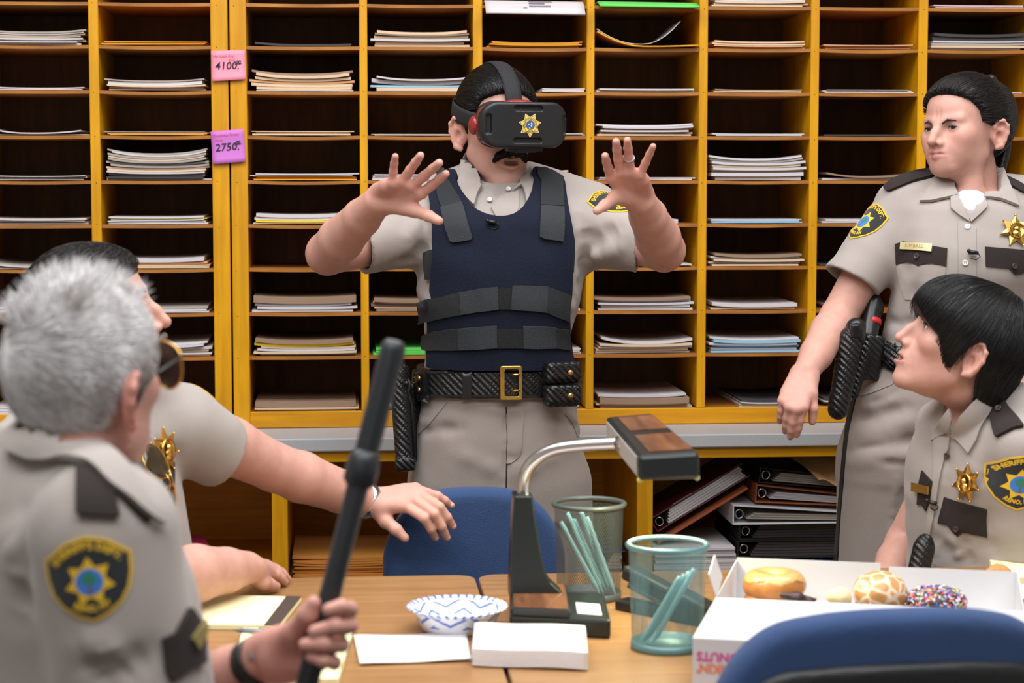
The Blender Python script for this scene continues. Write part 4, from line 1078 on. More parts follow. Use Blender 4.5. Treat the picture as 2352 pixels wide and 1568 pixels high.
vs = [fr.w(-x, .003, y) for x, y in outer] + [fr.w(-x, .003, y) for x, y in inner] + [fr.w(-x, -.004, y) for x, y in outer] + [fr.w(-x, -.004, y) for x, y in inner]
fs = []
for i in range(m_):
    j = (i + 1) % m_; fs += [(i, j, m_ + j, m_ + i), (2 * m_ + j, 2 * m_ + i, 3 * m_ + i, 3 * m_ + j), (j, i, 2 * m_ + i, 2 * m_ + j), (m_ + i, m_ + j, 3 * m_ + j, 3 * m_ + i)]
b.add(vs, fs); bk = b.build('belt_buckle', M['gold'], belt, bevel=.001, fix=True)
for dz in (.0165, -.0145):
    b = MB(); b.tube([fr.w(-hw + .004, .003, dz), fr.w(-hw + .013, .0035, dz), fr.w(-hw + .021, .001, dz)], [.0022, .0022, .0015], 8); b.build('buckle_prong', M['gold'], bk)
for i, x in enumerate((1012, 1040, 1098, 1128)):
    p, n_ = nB(x, 878); b = MB(); b.lathe([(.0022, .0005), (.0001, .0007)], p, 8, ax=(Fr(p, n_, V(0, 0, 1)).r, V(0, 0, 1), n_)); b.build('belt_hole', M['dark'], belt)
# double pouch on the belt at right, snaps
for (yc) in (855, 908):
    c_ = Wd(1289, yc, 3.912); fp = Fr(c_, V(.22, -.97, 0), V(0, 0, 1)); S_ = SDF(); S_.box(fp, (0, 0, 0), (.0345, .017, .0215), .008, .004); S_.box(fp, (-.004, .012, .004), (.032, .009, .0175), .006, .004)
    po = link_mesh('belt_pouch', S_.mesh(.0026), M['leather'], belt); p_, h_ = S_.cast(EYE, ray(1311, yc + 1)[None], 3.6, 4.2); n_ = S_.grad(p_, .003)[0]; fr2 = Fr(p_[0], n_, V(0, 0, 1)); b = MB(); b.lathe([(.0062, -.002), (.006, .0012), (.0045, .0024), (.0001, .003)], fr2.o, 16, ax=(-fr2.r, fr2.u, fr2.f)); b.build('snap', M['brass'], po)
# holster strap with two snaps at left, holster with weapon grip and tube
bq('holster_loop', [(962, 862), (985, 858), (986, 915), (964, 912)], .003, .006, M['plain_leather'])
for y in (868, 895):
    p, n_ = nB(971, y); fr2 = Fr(p + n_ * .009, n_, V(0, 0, 1)); b = MB(); b.lathe([(.0062, -.001), (.006, .0012), (.0045, .0024), (.0001, .003)], fr2.o, 16, ax=(-fr2.r, fr2.u, fr2.f)); b.build('snap', M['brass'], belt)
SHo = SDF(); a0, a1 = Wd(917, 855, 3.97), Wd(931, 1062, 3.96)
SHo.cone(a0, a1, .021, .019, .004); SHo.box(Fr(a1 + V(0, 0, -.002), V(0, -1, 0), V(0, 0, 1)), (0, 0, 0), (.02, .02, .012), .004, .004)
SHo.cone(Wd(944, 890, 3.99), Wd(950, 1050, 3.98), .010, .008, .006); SHo.box(Fr(Wd(958, 905, 4.02), V(0, -1, 0), V(.06, 0, 1)), (0, 0, 0), (.012, .02, .05), .006, .006)
SHo.cone(Wd(955, 935, 4.0), Wd(942, 985, 3.99), .012, .01, .01)
hol = link_mesh('holster', SHo.mesh(.003, 'holster'), M['leather'], belt)
b = MB(); b.tube([Wd(936, 868, 3.96), Wd(941, 880, 3.955), Wd(938, 900, 3.955), Wd(946, 930, 3.96), Wd(951, 1050, 3.955)], .0035, 8); b.lathe([(.005, -.002), (.005, .002), (.0001, .003)], Wd(933, 880, 3.945), 10, ax=(V(1, 0, 0), V(0, 0, 1), V(0, -1, 0))); b.build('holster_clip', M['silver'] if 0 else M['black'], hol)
rel.close()
# ------------------------------------------------------------------ the headset on his face
hs = empty('vr_headset', tuple(hf.w(0, .12, .012)), 'black virtual reality headset with star emblem on the standing man', 'headset')
rel2 = _Rel(hs)
M['hs_black'] = mat('matte_black_plastic', srgb(21, 22, 25), 0.42, 0.03, 60, 0.12, 500)
M['hs_gloss'] = mat('gloss_black_plastic', srgb(16, 16, 18), 0.12)
M['hs_red'] = mat('dark_red_plastic', srgb(92, 30, 18), 0.18, 0.1, 20, coat=.5)
M['hs_red2'] = mat('bright_red_plastic', srgb(140, 40, 40), 0.25)
M['hs_strap'] = mat('black_elastic', srgb(26, 26, 29), 0.8, 0.05, 60, 0.4, 500)
M['decal_gold'] = mat('printed_gold', srgb(226, 196, 110), 0.5); M['decal_blue'] = mat('printed_blue', srgb(44, 92, 160), 0.5); M['decal_navy'] = mat('printed_navy', srgb(30, 40, 70), 0.5); M['decal_yel'] = mat('printed_yellow', srgb(238, 200, 60), 0.5)
PC = np.array((.000, .158, .010)); PWH = (.0985, .0475)
def rr2(x, y, cx, cy, hx, hy, r):
    qx = np.abs(x - cx) - (hx - r); qy = np.abs(y - cy) - (hy - r)
    return np.sqrt(np.maximum(qx, 0) ** 2 + np.maximum(qy, 0) ** 2) + np.minimum(np.maximum(qx, qy), 0) - r
def pxr(px, py):    # a point of the front plate seen at a pixel, in plate coordinates
    D = ray(px, py); o = hf.w(*(PC + (0, .010, 0))); t = ((o - EYE) @ hf.f) / (D @ hf.f); q = hf.l(EYE + D * t); return q[0] - PC[0], q[2] - PC[2]
c1, c2 = pxr(1111, 286), pxr(1311, 288); pcx = (c1[0] + c2[0]) / 2; hx = abs(c2[0] - c1[0]) / 2; t1, t2 = pxr(1210, 234), pxr(1210, 340); pcy = (t1[1] + t2[1]) / 2; hy = (t1[1] - t2[1]) / 2
PC = PC + (pcx, 0, pcy); SP = SDF()
slots = [(pxr(1215, 249), .030, .0048), (pxr(1213, 323), .030, .0048), (pxr(1128, 285), .0052, .0195), (pxr(1303, 288), .0052, .0195)]
def platefn(P):
    q = hf.l(P) - PC; bend = 2.2 * q[:, 0] ** 2; f = q[:, 1] + bend
    d2 = rr2(q[:, 0], q[:, 2], 0, 0, hx, hy, .036); dz = np.abs(f) - .011; k = .006
    a = d2 + k; b_ = dz + k; d = np.sqrt(np.maximum(a, 0) ** 2 + np.maximum(b_, 0) ** 2) + np.minimum(np.maximum(a, b_), 0) - k
    for (x, y), sx, sy in slots:
        d = np.maximum(d, -np.maximum(rr2(q[:, 0], q[:, 2], x, y, sx, sy, min(sx, sy) * .95), .0045 - f))
    return d
o_ = hf.w(*PC); SP.custom(platefn, o_ - .12, o_ + .12)
plate = link_mesh('front_plate', SP.mesh(.0019, 'front_plate'), M['hs_black'], hs)
hfr = Fr(hf.w(PC[0] * .6, 0, PC[2]), hf.u, hf.f)      # u runs forward
def shell(name, rows, m, n=3.2, h=.0026):
    S2 = SDF(); S2.loft(Fr(hfr.o, -hf.u, hf.f), rows, n=n, k=.004); return link_mesh(name, S2.mesh(h, name), m, hs), S2
red, SRed = shell('red_shell', [(.088, 0, 0, .072, .044), (.118, 0, 0, .090, .0455), (.1385, 0, 0, hx - .006, hy - .003)], M['hs_red'])
shell('rim', [(.137, 0, 0, hx - .003, hy - .0005), (.146, 0, 0, hx - .0025, hy - .0005)], M['hs_gloss'], 3.0)
gask, SGa = shell('face_gasket', [(.055, 0, 0, .066, .05), (.075, 0, 0, .069, .049), (.090, 0, 0, .071, .046)], M['hs_strap'])
# star emblem on the plate
def putp(uv):
    x, y = -uv[:, 0] + SX[0], uv[:, 1] + SX[1]; f = .0113 - 2.2 * x ** 2
    return hf.o + (np.stack([x, f, y], 1) + PC) @ hf.R
SX = pxr(1217, 287); R_ = .0238
S_ = SP
T_ = lambda t: ('tris', (np.asarray(t[0]), t[1], t[2]))
st = lambda n, R, r, a0=-90: star_poly(n, R, r, 0, 0, a0)
L_ = [(st(7, R_ * 1.03, R_ * .64), .0002, .0003, 0), (st(7, R_ * .90, R_ * .58), .0006, .0002, 2), (st(7, R_ * .86, R_ * .55), .0009, .0002, 0), (circ(R_ * .60), .0012, .0002, 2), (circ(R_ * .575), .0015, .0002, 3), (circ(R_ * .385), .0018, .0002, 2), (circ(R_ * .365), .0021, .0002, 1),
      ([(.0, -.0012), (.002, -.004), (.0035, -.001), (.004, .003), (.002, .006), (.0005, .003), (.0015, .0005)], .0024, .0002, 0), ([(-.005, .001), (-.003, .0025), (-.002, .001), (-.004, -.0005)], .0024, .0002, 0), ([(-.004, -.006), (-.002, -.0052), (.001, -.006), (-.002, -.007)], .0024, .0002, 0)]
L_ += [(T_(arc_text("SHERIFF'S DEPARTMENT", .0043, 0, 0, R_ * .43, 90, spread=.92)), .0018, .0002, 2), (T_(arc_text('RENO', .0043, 0, 0, R_ * .55, 270, flip=True)), .0018, .0002, 2)]
lay('star_emblem', SP, putp, L_, .006, [M['decal_gold'], M['decal_blue'], M['decal_navy'], M['decal_yel']], plate, smooth=False)
# red tabs, lower clip
for q_ in (-1, 1):
    S2 = SDF(); S2.ell(hf, (q_ * .0875 + PC[0] * .5, .108, PC[2] - .002), (.010, .018, .019), .004)
    if q_ < 0: S2.cone(hf.w(-.092, .100, PC[2] + .012), hf.w(-.093, .112, PC[2] - .016), .006, .005, .004)
    link_mesh('strap_lug', S2.mesh(.0025), M['hs_red2'], hs)
S2 = SDF(); S2.ell(hf, (PC[0] * .7, .118, PC[2] + hy - .001), (.030, .02, .006), .004); link_mesh('top_lug', S2.mesh(.0025), M['hs_red2'], hs)
b = MB(); b.obox(hf.w(PC[0] - .004, .138, PC[2] - hy - .003), hf.r * .036, hf.f * .012, hf.u * .004); b.obox(hf.w(PC[0] - .004, .149, PC[2] - hy - .0035), hf.r * .021, hf.f * .002, hf.u * .006); b.build('lower_clip', M['hs_black'], hs, bevel=.0015)
# straps over and round the head
SU = SDF(); SU.p = list(TH_.p)
def wrap(name, samples, m, lift=.0015, th=.0022):
    """samples: list of (edge a, edge b) pairs of ray specs (origin, direction)"""
    rows = []
    for (oa, da), (ob, db) in samples:
        row = []
        for t in np.linspace(0, 1, 5):
            o = oa + (ob - oa) * t; d = unit(da + (db - da) * t); P, h_ = SU.cast((o + d * .2)[None], -d[None], 0, .2); g = SU.grad(P, .004)[0]; row.append(P[0] + g * lift)
        rows.append(row)
    b = MB(); b.grid(np.array(rows)); o = b.build(name, m, hs, fix=True); md = o.modifiers.new('thick', 'SOLIDIFY'); md.thickness = th; md.offset = 0; return o
top = []
for a in np.linspace(14, 178, 26):
    d = hf.d(0, math.cos(math.radians(a)), math.sin(math.radians(a))); w = .0165; top.append(((hf.w(-w, 0, .03), d), (hf.w(w, 0, .03), d)))
tp_ = wrap('top_strap', top, M['hs_strap'], .0030)
side = []
for a in np.linspace(-62, 242, 44):
    ar = math.radians(a); d = hf.d(math.sin(math.radians(90) - ar) * -1 if False else -math.cos(ar), -math.sin(ar), 0); zc = .037 + .022 * math.sin(ar); w = .0165 - .003 * max(0, math.sin(ar))
    side.append(((hf.w(0, 0, zc - w), d), (hf.w(0, 0, zc + w), d)))
wrap('side_strap', side, M['hs_strap'], .0035)
b = MB(); b.tube([tuple(hf.w(PC[0] - .0, .118, PC[2] + hy + .003)), tuple(hf.w(0, .1, PC[2] + hy + .010))], .0015, 6)
rel2.close()
# ------------------------------------------------------------------ the standing woman at the right
wom = empty('person', tuple(V(*Wd(2170, 900, 4.0)[:2], 0)), 'standing woman with braided dark hair frowning sideways beside the pigeonholes', 'person')
relw = _Rel(wom); D0 = 4.0; WS = .92; WL = .72; WE = -.009
hw_ = facing(Wd(2220, 313, D0), -51 - 4.7, 4, -3)
TW = Fr(V(*Wd(2215, 600, D0 + .02)[:2], 0), V(-.06, -1, 0), V(0, 0, 1)); wl = pix_loft(TW, D0 + .02, 2215)
B2 = SDF(); head_sdf(B2, hw_, WS, True, lf=WL, jaw=.84, brow_low=.009, squint=.5, ears=(1, 1), ear=.95, eu=WE, plump=.65, nose=.95)
nbw = Wd(2242, 462, D0 + .03); B2.cone(hw_.w(0, -.026, -.055), nbw, .042, .047, .012); B2.cone(hw_.w(-.02, .02, -.06), Wd(2232, 450, 3.97), .026, .026, .02)
B2.loft(TW, [wl(445, 2120, 2350, .045), wl(500, 2075, 2380, .075), wl(620, 2075, 2370, .095, .015), wl(760, 2055, 2325, .085), wl(900, 2000, 2300, .1)], k=.02)
sh, el, wr = Wd(2070, 478, 4.03), Wd(1926, 728, 4.0), Wd(1852, 852, 3.86); shl, ell, wrl = Wd(2400, 478, 4.0), Wd(2440, 720, 4.02), Wd(2372, 840, 3.93)
arm(B2, sh, el, wr, (.047, .042, .037, .0385, .032, .025)); arm(B2, shl, ell, wrl, (.047, .042, .037, .0385, .032, .025))
hd = lambda d, *pts: [Wd(x, y, d) for x, y in pts]
P3 = lambda *t: [Wd(*q) for q in t]
hand(B2, wr, unit(V(.35, 1, -.1)), P3((1846, 936, 3.80), (1829, 940, 3.795), (1812, 934, 3.80), (1797, 920, 3.815)), P3((1830, 998, 3.82), (1815, 1003, 3.825), (1803, 990, 3.83), (1791, 968, 3.835)),
     P3((1858, 872, 3.84), (1864, 905, 3.825), (1868, 938, 3.82), (1866, 968, 3.825)), .9, .004)
hand(B2, wrl, unit(V(-.6, .8, 0)), P3((2340, 890, 3.92), (2346, 905, 3.91), (2354, 915, 3.92), (2364, 920, 3.93)), P3((2318, 930, 3.95), (2326, 945, 3.95), (2338, 955, 3.95), (2352, 955, 3.95)), P3((2352, 858, 3.95), (2340, 872, 3.96), (2328, 890, 3.97), (2320, 902, 3.97)), .9)
for q_ in (-1, 1): B2.ridge(hw_.w(q_ * .006 * WS, .101 * WS, .026 * WS), hw_.w(q_ * .0045 * WS, .098 * WS, .052 * WS), -.0022, .0022)
bl = head_blobs(hw_, WS, True, lip=srgb(186, 108, 112), lf=WL)
for q_ in (-1, 1): bl.append((hw_, np.array((q_ * .033, .094, .024 + WE)) * WS, np.array((.018, .014, .009)) * WS, srgb(110, 76, 66), .55))
for q_ in (-1, 1): bl.append((hw_, np.array((q_ * .033, .0945, .0195 + WE)) * WS, np.array((.0145, .012, .0055)) * WS, srgb(40, 28, 26), .75))
bl.append((Fr(wr, V(0, -1, 0), V(0, 0, 1)), np.array((0, 0, -.09)), np.array((.08, .08, .09)), srgb(206, 142, 130), .5)); bl.append((Fr(nbw, V(0, -1, 0), V(0, 0, 1)), np.array((0, .05, 0)), np.array((.06, .06, .05)), srgb(186, 126, 108), .4))
S2 = SDF()       # trousers
S2.loft(TW, [wl(790, 2040, 2310, .095), wl(830, 2012, 2310, .108), wl(900, 1968, 2302, .122), wl(1000, 1948, 2296, .128), wl(1090, 1940, 2290, .125)], n=2.6, k=.03)
hips = (Wd(2032, 1060, 4.02), Wd(2196, 1060, 4.02)); kn_ = [V(p[0] + o, p[1], .47) for p, o in zip(hips, (-.01, .02))]; an_ = [V(p[0] + o, p[1] + .01, .08) for p, o in zip(hips, (-.012, .03))]
legs_to_floor(S2, B2, hips, kn_, an_, (.096, .082, .074)); S2.post.append(lambda P, d: np.maximum(d, .05 - P[:, 2]))
me = B2.mesh(.0024, 'body'); paint(me, SK, bl); link_mesh('body', me, M['skin'], wom)
eyes(hw_, WS, wom, (-.25, 1, -.05), eu=WE); brows(hw_, WS, wom, M['brow'], inner=.0175, mid=.0255, outer=.0235, th=.0021); lashes(hw_, WS, wom, M['pupil'], .5, WE)
folds(S2, [([(1960, 960), (2010, 955), (2080, 935)], -.010, .009), ([(1955, 1000), (2040, 985), (2120, 960)], .006, .010), ([(1950, 1035), (2050, 1020), (2130, 1015)], -.007, .008), ([(1955, 1065), (2040, 1050), (2120, 1050)], .005, .010), ([(2020, 1060), (2080, 1065), (2130, 1062)], -.006, .006), ([(2070, 1010), (2110, 1005), (2140, 1010)], -.006, .007), ([(2060, 1100), (2052, 1180), (2035, 1290)], .005, .006), ([(1990, 925), (2030, 915), (2070, 890)], -.004, .006)])
link_mesh('trousers', S2.mesh(.0038, 'trousers'), M['trouser'], wom); pt = place_eye(S2, 3.6, 4.4)
lay('side_stripe', S2, pt, [(smoothpoly([(1968, 905), (1962, 935), (1950, 990), (1942, 1060), (1936, 1130), (1930, 1200), (1924, 1300), (1916, 1300), (1924, 1200), (1930, 1120), (1936, 1050), (1944, 980), (1954, 930)], 3), .001, .002, 0)], 7, [M['brown']], wom)
lay('pocket_seam', S2, pt, [([(1978, 905), (2010, 895), (2045, 880), (2070, 858), (2073, 861), (2048, 884), (2012, 899), (1980, 910)], .0005, .0014, 0)], 7, [M['trouser']], wom)
for a_, s_ in zip(an_, (1, -1)): shoe(wom, V(a_[0], a_[1] + .03, 0), V(a_[0] - s_ * .03, a_[1] - .15, 0))
S3 = SDF()       # shirt
S3.loft(TW, [wl(440, 2118, 2355, .052), wl(462, 2068, 2392, .08), wl(500, 2058, 2394, .098), wl(570, 2056, 2390, .118, .012), wl(625, 2054, 2384, .122, .016), wl(690, 2046, 2364, .112, .008), wl(760, 2036, 2332, .106), wl(800, 2030, 2318, .108), wl(840, 2022, 2312, .11)], n=2.4, k=.03)
S3.cone(Wd(2180, 440, 4.02), Wd(2085, 470, 4.03), .04, .055, .03); S3.cone(Wd(2290, 440, 4.02), Wd(2390, 470, 4.0), .04, .055, .03)
S3.cone(nbw, hw_.w(0, -.03, -.085), .056, .054, .012)
folds(S3, [([(2060, 560), (2050, 600), (2045, 660)], -.008, .010), ([(2075, 600), (2110, 640), (2100, 700)], -.005, .009), ([(2090, 610), (2130, 660), (2140, 720)], .004, .010), ([(2040, 730), (2070, 745), (2110, 735)], -.006, .008), ([(2035, 765), (2080, 770), (2130, 790)], .006, .010), ([(2065, 500), (2060, 540), (2055, 580)], -.004, .007)])
sleeve(S3, Wd(2072, 492, 4.03), Wd(1956, 645, 4.0), .060, .060, Wd(1926, 728, 4.0) - sh, k=.03); sleeve(S3, Wd(2398, 492, 4.0), Wd(2432, 660, 4.02), .06, .06, ell - shl, k=.03)
S3.cone(hw_.w(0, -.015, -.05), nbw + V(0, -.018, .0), .05, .052, .005, 's'); S3.cone(Wd(2236, 440, 3.93), Wd(2222, 500, 3.88), .036, .003, .006, 's')
wrinkle(S3, TW, .0010, 3)
link_mesh('shirt', S3.mesh(.0036, 'shirt'), M['shirt'], wom); ps = place_eye(S3, 3.6, 4.4)
# white T-shirt at the neck
S4 = SDF(); S4.cone(nbw + V(0, .0, -.03), nbw + V(0, 0, .004), .066, .055, .01); S4.cone(Wd(2228, 470, 3.965), Wd(2224, 510, 3.94), .035, .02, .01); S4.cone(hw_.w(0, -.015, -.05), nbw + V(0, -.014, -.004), .05, .0515, .004, 's'); link_mesh('undershirt', S4.mesh(.003), M['white_cloth'], wom)
# collar leaves and lapels
leaf(S3, wom, ps, [(2182, 392), (2170, 394), (2150, 408), (2112, 466), (2140, 466), (2184, 456), (2196, 452), (2192, 430)], M['shirt'], 7, .006); leaf(S3, wom, ps, [(2292, 386), (2300, 392), (2318, 420), (2338, 477), (2300, 462), (2266, 456), (2256, 452), (2270, 430), (2284, 404)], M['shirt'], 7, .006)
leaf(S3, wom, ps, [(2183, 452), (2194, 450), (2212, 480), (2224, 502), (2228, 512), (2206, 498), (2184, 480)], M['shirt'], 6, .004, name='lapel'); leaf(S3, wom, ps, [(2258, 452), (2268, 455), (2266, 478), (2230, 512), (2226, 502), (2244, 478)], M['shirt'], 6, .004, name='lapel')
lay('placket', S3, ps, [([(2200, 510), (2226, 510), (2242, 524), (2240, 790), (2206, 790), (2202, 640)], .0006, .0016, 0)], 9, [M['shirt']], wom)
for x, y in ((2222, 522), (2217, 604), (2214, 690), (2212, 765)):
    p, n_ = cast1(S3, x, y); button(wom, p + n_ * .003, n_, .006)
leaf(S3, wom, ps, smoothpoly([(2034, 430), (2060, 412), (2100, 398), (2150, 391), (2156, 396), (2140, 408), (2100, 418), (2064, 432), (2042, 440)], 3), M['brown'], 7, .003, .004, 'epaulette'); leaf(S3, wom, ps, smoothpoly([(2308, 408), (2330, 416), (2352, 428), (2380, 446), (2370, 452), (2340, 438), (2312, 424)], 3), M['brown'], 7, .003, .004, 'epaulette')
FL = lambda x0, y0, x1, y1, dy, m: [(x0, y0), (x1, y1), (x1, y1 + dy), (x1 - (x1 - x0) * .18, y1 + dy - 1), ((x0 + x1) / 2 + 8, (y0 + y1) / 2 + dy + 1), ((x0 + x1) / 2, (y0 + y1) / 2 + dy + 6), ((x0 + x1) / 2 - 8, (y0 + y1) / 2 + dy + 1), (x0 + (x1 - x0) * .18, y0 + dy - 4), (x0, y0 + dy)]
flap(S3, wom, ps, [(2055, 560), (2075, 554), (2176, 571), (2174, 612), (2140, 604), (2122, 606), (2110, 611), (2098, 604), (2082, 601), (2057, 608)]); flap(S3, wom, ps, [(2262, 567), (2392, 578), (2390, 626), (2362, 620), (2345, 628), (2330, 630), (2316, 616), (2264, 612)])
for pts in ([(2056, 606), (2174, 610), (2160, 692), (2080, 688), (2070, 660)],): lay('chest_pocket', S3, ps, [(pts, .0004, .0014, 0)], 8, [M['shirt']], wom)
for x, y in ((2108, 589), (2328, 611)): p, n_ = cast1(S3, x, y); button(wom, p + n_ * .005, n_, .006, 'darkbtn')
o = lay('name_tag', S3, ps, [([(2069, 555), (2143, 562), (2141, 579), (2067, 571)], .006, .002, 0), (('tris', (lambda t: (np.array([(2105 + v[0] * 1.0 + 0, 569 - v[1] + v[0] * .095) for v in t[0]]), [f[::-1] for f in t[1]], [(b, a) for a, b in t[2]]))(glyphs('KIMBALL', 10.5))), .0082, .0003, 1)], 7, [mat('gold_plate', srgb(222, 208, 160), .35, metal=.3), mat('engraving', srgb(178, 152, 96), .5)], wom, smooth=False)
p, n_ = cast1(S3, 2330, 533); badge(wom, p + n_ * .006, unit(n_ + V(-.1, -.6, .1)), V(.05, 0, 1), .032)
p, n_ = cast1(S3, 2232, 582); lav_mic(wom, p + n_ * .006, n_, 1)
p, n_ = cast1(S3, 1986, 508); shoulder_patch(S3, wom, p, unit(V(-.75, -.62, .3)), unit(Wd(2072, 492, 4.03) - Wd(1956, 645, 4.0)), .088)
# belt, holster, mace tube
def zplane(a, b, c):
    n_ = unit(np.cross(b - a, c - a)); n_ = n_ if n_[2] > 0 else -n_; return a, n_
a_, n_ = zplane(Wd(2030, 812, 3.95), Wd(2105, 852, 3.86), Wd(2105, 840, 4.1)); S5 = SDF()
Sb = SDF(); Sb.loft(TW, [wl(740, 2042, 2325, .102), wl(790, 2032, 2314, .106), wl(830, 2010, 2308, .112), wl(900, 1968, 2302, .12)], n=2.4, k=.01); bfn = Sb.p[0][0]
S5.custom(lambda P: np.maximum(np.maximum(bfn(P) - .009, -(bfn(P) + .004)), np.abs((P - a_) @ n_) - .0245), Sb.p[0][1] - .01, Sb.p[0][2] + .01)
beltw = link_mesh('duty_belt', S5.mesh(.0032), M['leather'], wom); pbw = place_eye(S5, 3.6, 4.4)
lay('belt_pouch', S5, pbw, [(smoothpoly([(2044, 800), (2066, 786), (2096, 804), (2104, 850), (2066, 846), (2046, 830)], 3), .004, .012, 0)], 7, [M['leather']], beltw); lay('belt_keeper', S5, pbw, [([(2084, 800), (2098, 806), (2096, 856), (2080, 850)], .014, .004, 0)], 7, [M['plain_leather']], beltw)
for x, y in ((2029, 786), (2020, 812)): p, n_ = cast1(S5, x, y); f2 = Fr(p + n_ * .004, unit(n_ + V(0, -.5, 0)), V(0, 0, 1)); b = MB(); b.lathe([(.006, -.004), (.006, .0012), (.0045, .0024), (.0001, .003)], f2.o, 16, ax=(-f2.r, f2.u, f2.f)); b.build('snap', M['brass'], beltw)
S6 = SDF(); S6.cone(Wd(1956, 778, 3.92), Wd(1926, 930, 3.92), .0255, .0195, .004); S6.cone(Wd(1929, 916, 3.92), Wd(1925, 940, 3.92), .0215, .0205, .003); S6.cone(Wd(1985, 800, 3.97), Wd(1962, 905, 3.96), .016, .010, .01); S6.box(Fr(Wd(2002, 820, 3.97), V(0, -1, 0), V(.15, 0, 1)), (0, 0, 0), (.02, .012, .045), .006, .01)
hw2 = link_mesh('holster', S6.mesh(.003), M['leather'], beltw)
S6 = SDF(); S6.cone(Wd(1966, 752, 3.925), Wd(1962, 778, 3.925), .020, .022, .004); S6.box(Fr(Wd(1964, 760, 3.9), V(0, -1, 0), V(0, 0, 1)), (0, 0, 0), (.010, .008, .014), .004, .003); S6.cone(Wd(1978, 756, 3.90), Wd(1980, 780, 3.90), .006, .005, .003); link_mesh('holster_cap', S6.mesh(.0025), M['plain_leather'], hw2)
S6 = SDF(); S6.cone(Wd(2006, 700, 4.0), Wd(1996, 770, 3.98), .018, .018, .004); S6.cone(Wd(2008, 690, 4.0), Wd(2012, 708, 4.0), .012, .016, .008); link_mesh('spray_can_pouch', S6.mesh(.003), M['plain_leather'], beltw)
ring_band('red_label', Wd(2002, 739, 3.99), Wd(2006, 700, 4.0) - Wd(1996, 770, 3.98), .0178, .012, .0012, mat('red_label', srgb(190, 40, 36), .4), beltw)
# hair pulled back with a thick braid
WHL = [(.118, .088), (.088, .080), (.066, .070), (.046, .048), (.036, .024), (.014, .018), (.004, .012), (-.012, .03), (-.03, .018), (-.036, -.02), (-.05, -.065), (-.12, -.065), (-.16, .05), (-.08, .18), (.05, .18), (.13, .13)]
S7 = SDF(); T7 = hair_shell(S7, hw_, WS, WHL, .011, extra=lambda T: T.ell(hw_, (0, -.075, .045), (.055, .045, .07), .03))
braid = [hw_.w(*p) for p in ((0, -.06, .118), (0, -.095, .085), (0, -.112, .04), (0, -.112, -.01), (.0, -.10, -.055), (.002, -.088, -.10), (.004, -.085, -.14))]
bs = spline(braid, 4); T8 = SDF()
for i, p in enumerate(bs):
    t_ = unit(bs[min(i + 1, len(bs) - 1)] - bs[max(i - 1, 0)]); sd = unit(np.cross(t_, hw_.f)); r_ = .017 - .006 * max(0, (i - 14) / 10)
    for q_ in (-1, 1): T8.cone(p + sd * q_ * .011, p + sd * q_ * .002 + t_ * .018 - hw_.f * .004, r_ * .72, r_ * .5, .003)
for p_ in T8.p: S7.p.append(p_)
me = S7.mesh(.0028, 'hair'); rng = np.random.default_rng(5); co = mesh_co(me); sel = np.where(T7.keep(co) & (T7(co) < .004))[0]; sel = rng.choice(sel, 5200)
def flow_w(P): q = hw_.l(P); v = np.stack([-q[:, 0] * 1.5, -.10 - q[:, 1] + 0 * q[:, 0], .05 - q[:, 2]], 1) @ hw_.R; return v / np.maximum(np.linalg.norm(v, axis=1), 1e-6)[:, None]
va, fa = strands(T7, co[sel], flow_w(co[sel]), 6, rng.uniform(.006, .011, len(sel)), .0007, .00048, rng, .2, flow=flow_w, keep=T7.keep); me = add_arrays(me, [va], [fa])
M['darkhair'] = mat('dark_brown_hair', srgb(22, 17, 16), .4, .3, 120, spec=.4)
link_mesh('hair', me, M['darkhair'], wom)
relw.close()
# ------------------------------------------------------------------ the seated woman at the right end
sea = empty('person', tuple(V(*Wd(2245, 1300, 3.58)[:2], 0)), 'seated woman with short black hair in profile behind the donut box', 'person')
rels = _Rel(sea); ZS = .93
h3 = facing(Wd(2206, 812, 3.55), -91 - 4.7, 25, 0)
T3 = Fr(V(*Wd(2252, 1100, 3.62)[:2], 0), facing(V(0, 0, 0), -57, 0).f, V(0, 0, 1))
B3 = SDF(); head_sdf(B3, h3, ZS, True, lf=.92, jaw=.88, open_mouth=.12, ear=1.06)
nb3 = T3.w(0, -.015, 1.045); B3.cone(h3.w(0, -.03, -.045), nb3, .047, .05, .015); B3.cone(h3.w(0, .02, -.066), T3.w(0, .025, 1.02), .022, .026, .02)
TT = [(1.06, 0, -.01, .045, .045), (1.035, 0, -.01, .075, .06), (.99, -.01, 0, .105, .075), (.90, 0, .006, .12, .09), (.80, 0, .006, .115, .09), (.70, 0, .006, .115, .085), (.60, 0, 0, .13, .10)]
B3.loft(T3, TT, k=.02)
sl3, el3, wl3 = Wd(2352, 1030, 3.48), Wd(2376, 1310, 3.58), Wd(2300, 1440, 3.60); sr3, er3, wr3 = Wd(2196, 1030, 3.76), Wd(2078, 1246, 3.80), Wd(2006, 1400, 3.64)
arm(B3, sl3, el3, wl3, (.046, .041, .036, .037, .031, .024)); arm(B3, sr3, er3, wr3, (.046, .041, .036, .037, .031, .024))
for w_, e_, sg in ((wl3, el3, 1), (wr3, er3, -1)):
    ax_ = unit(w_ - e_); lat = unit(np.cross(ax_, V(0, 0, 1))) * sg; dn = V(0, 0, -1)
    kn3 = [w_ + ax_ * .075 + lat * q_ for q_ in (.028, .010, -.010, -.026)]; tp3 = [k_ + ax_ * l_ + dn * .02 for k_, l_ in zip(kn3, (.06, .066, .06, .046))]
    hand(B3, w_, dn, kn3, tp3, [w_ + ax_ * .02 + lat * .02, w_ + ax_ * .045 + lat * .042, w_ + ax_ * .07 + lat * .05, w_ + ax_ * .088 + lat * .048], .88)
me = None
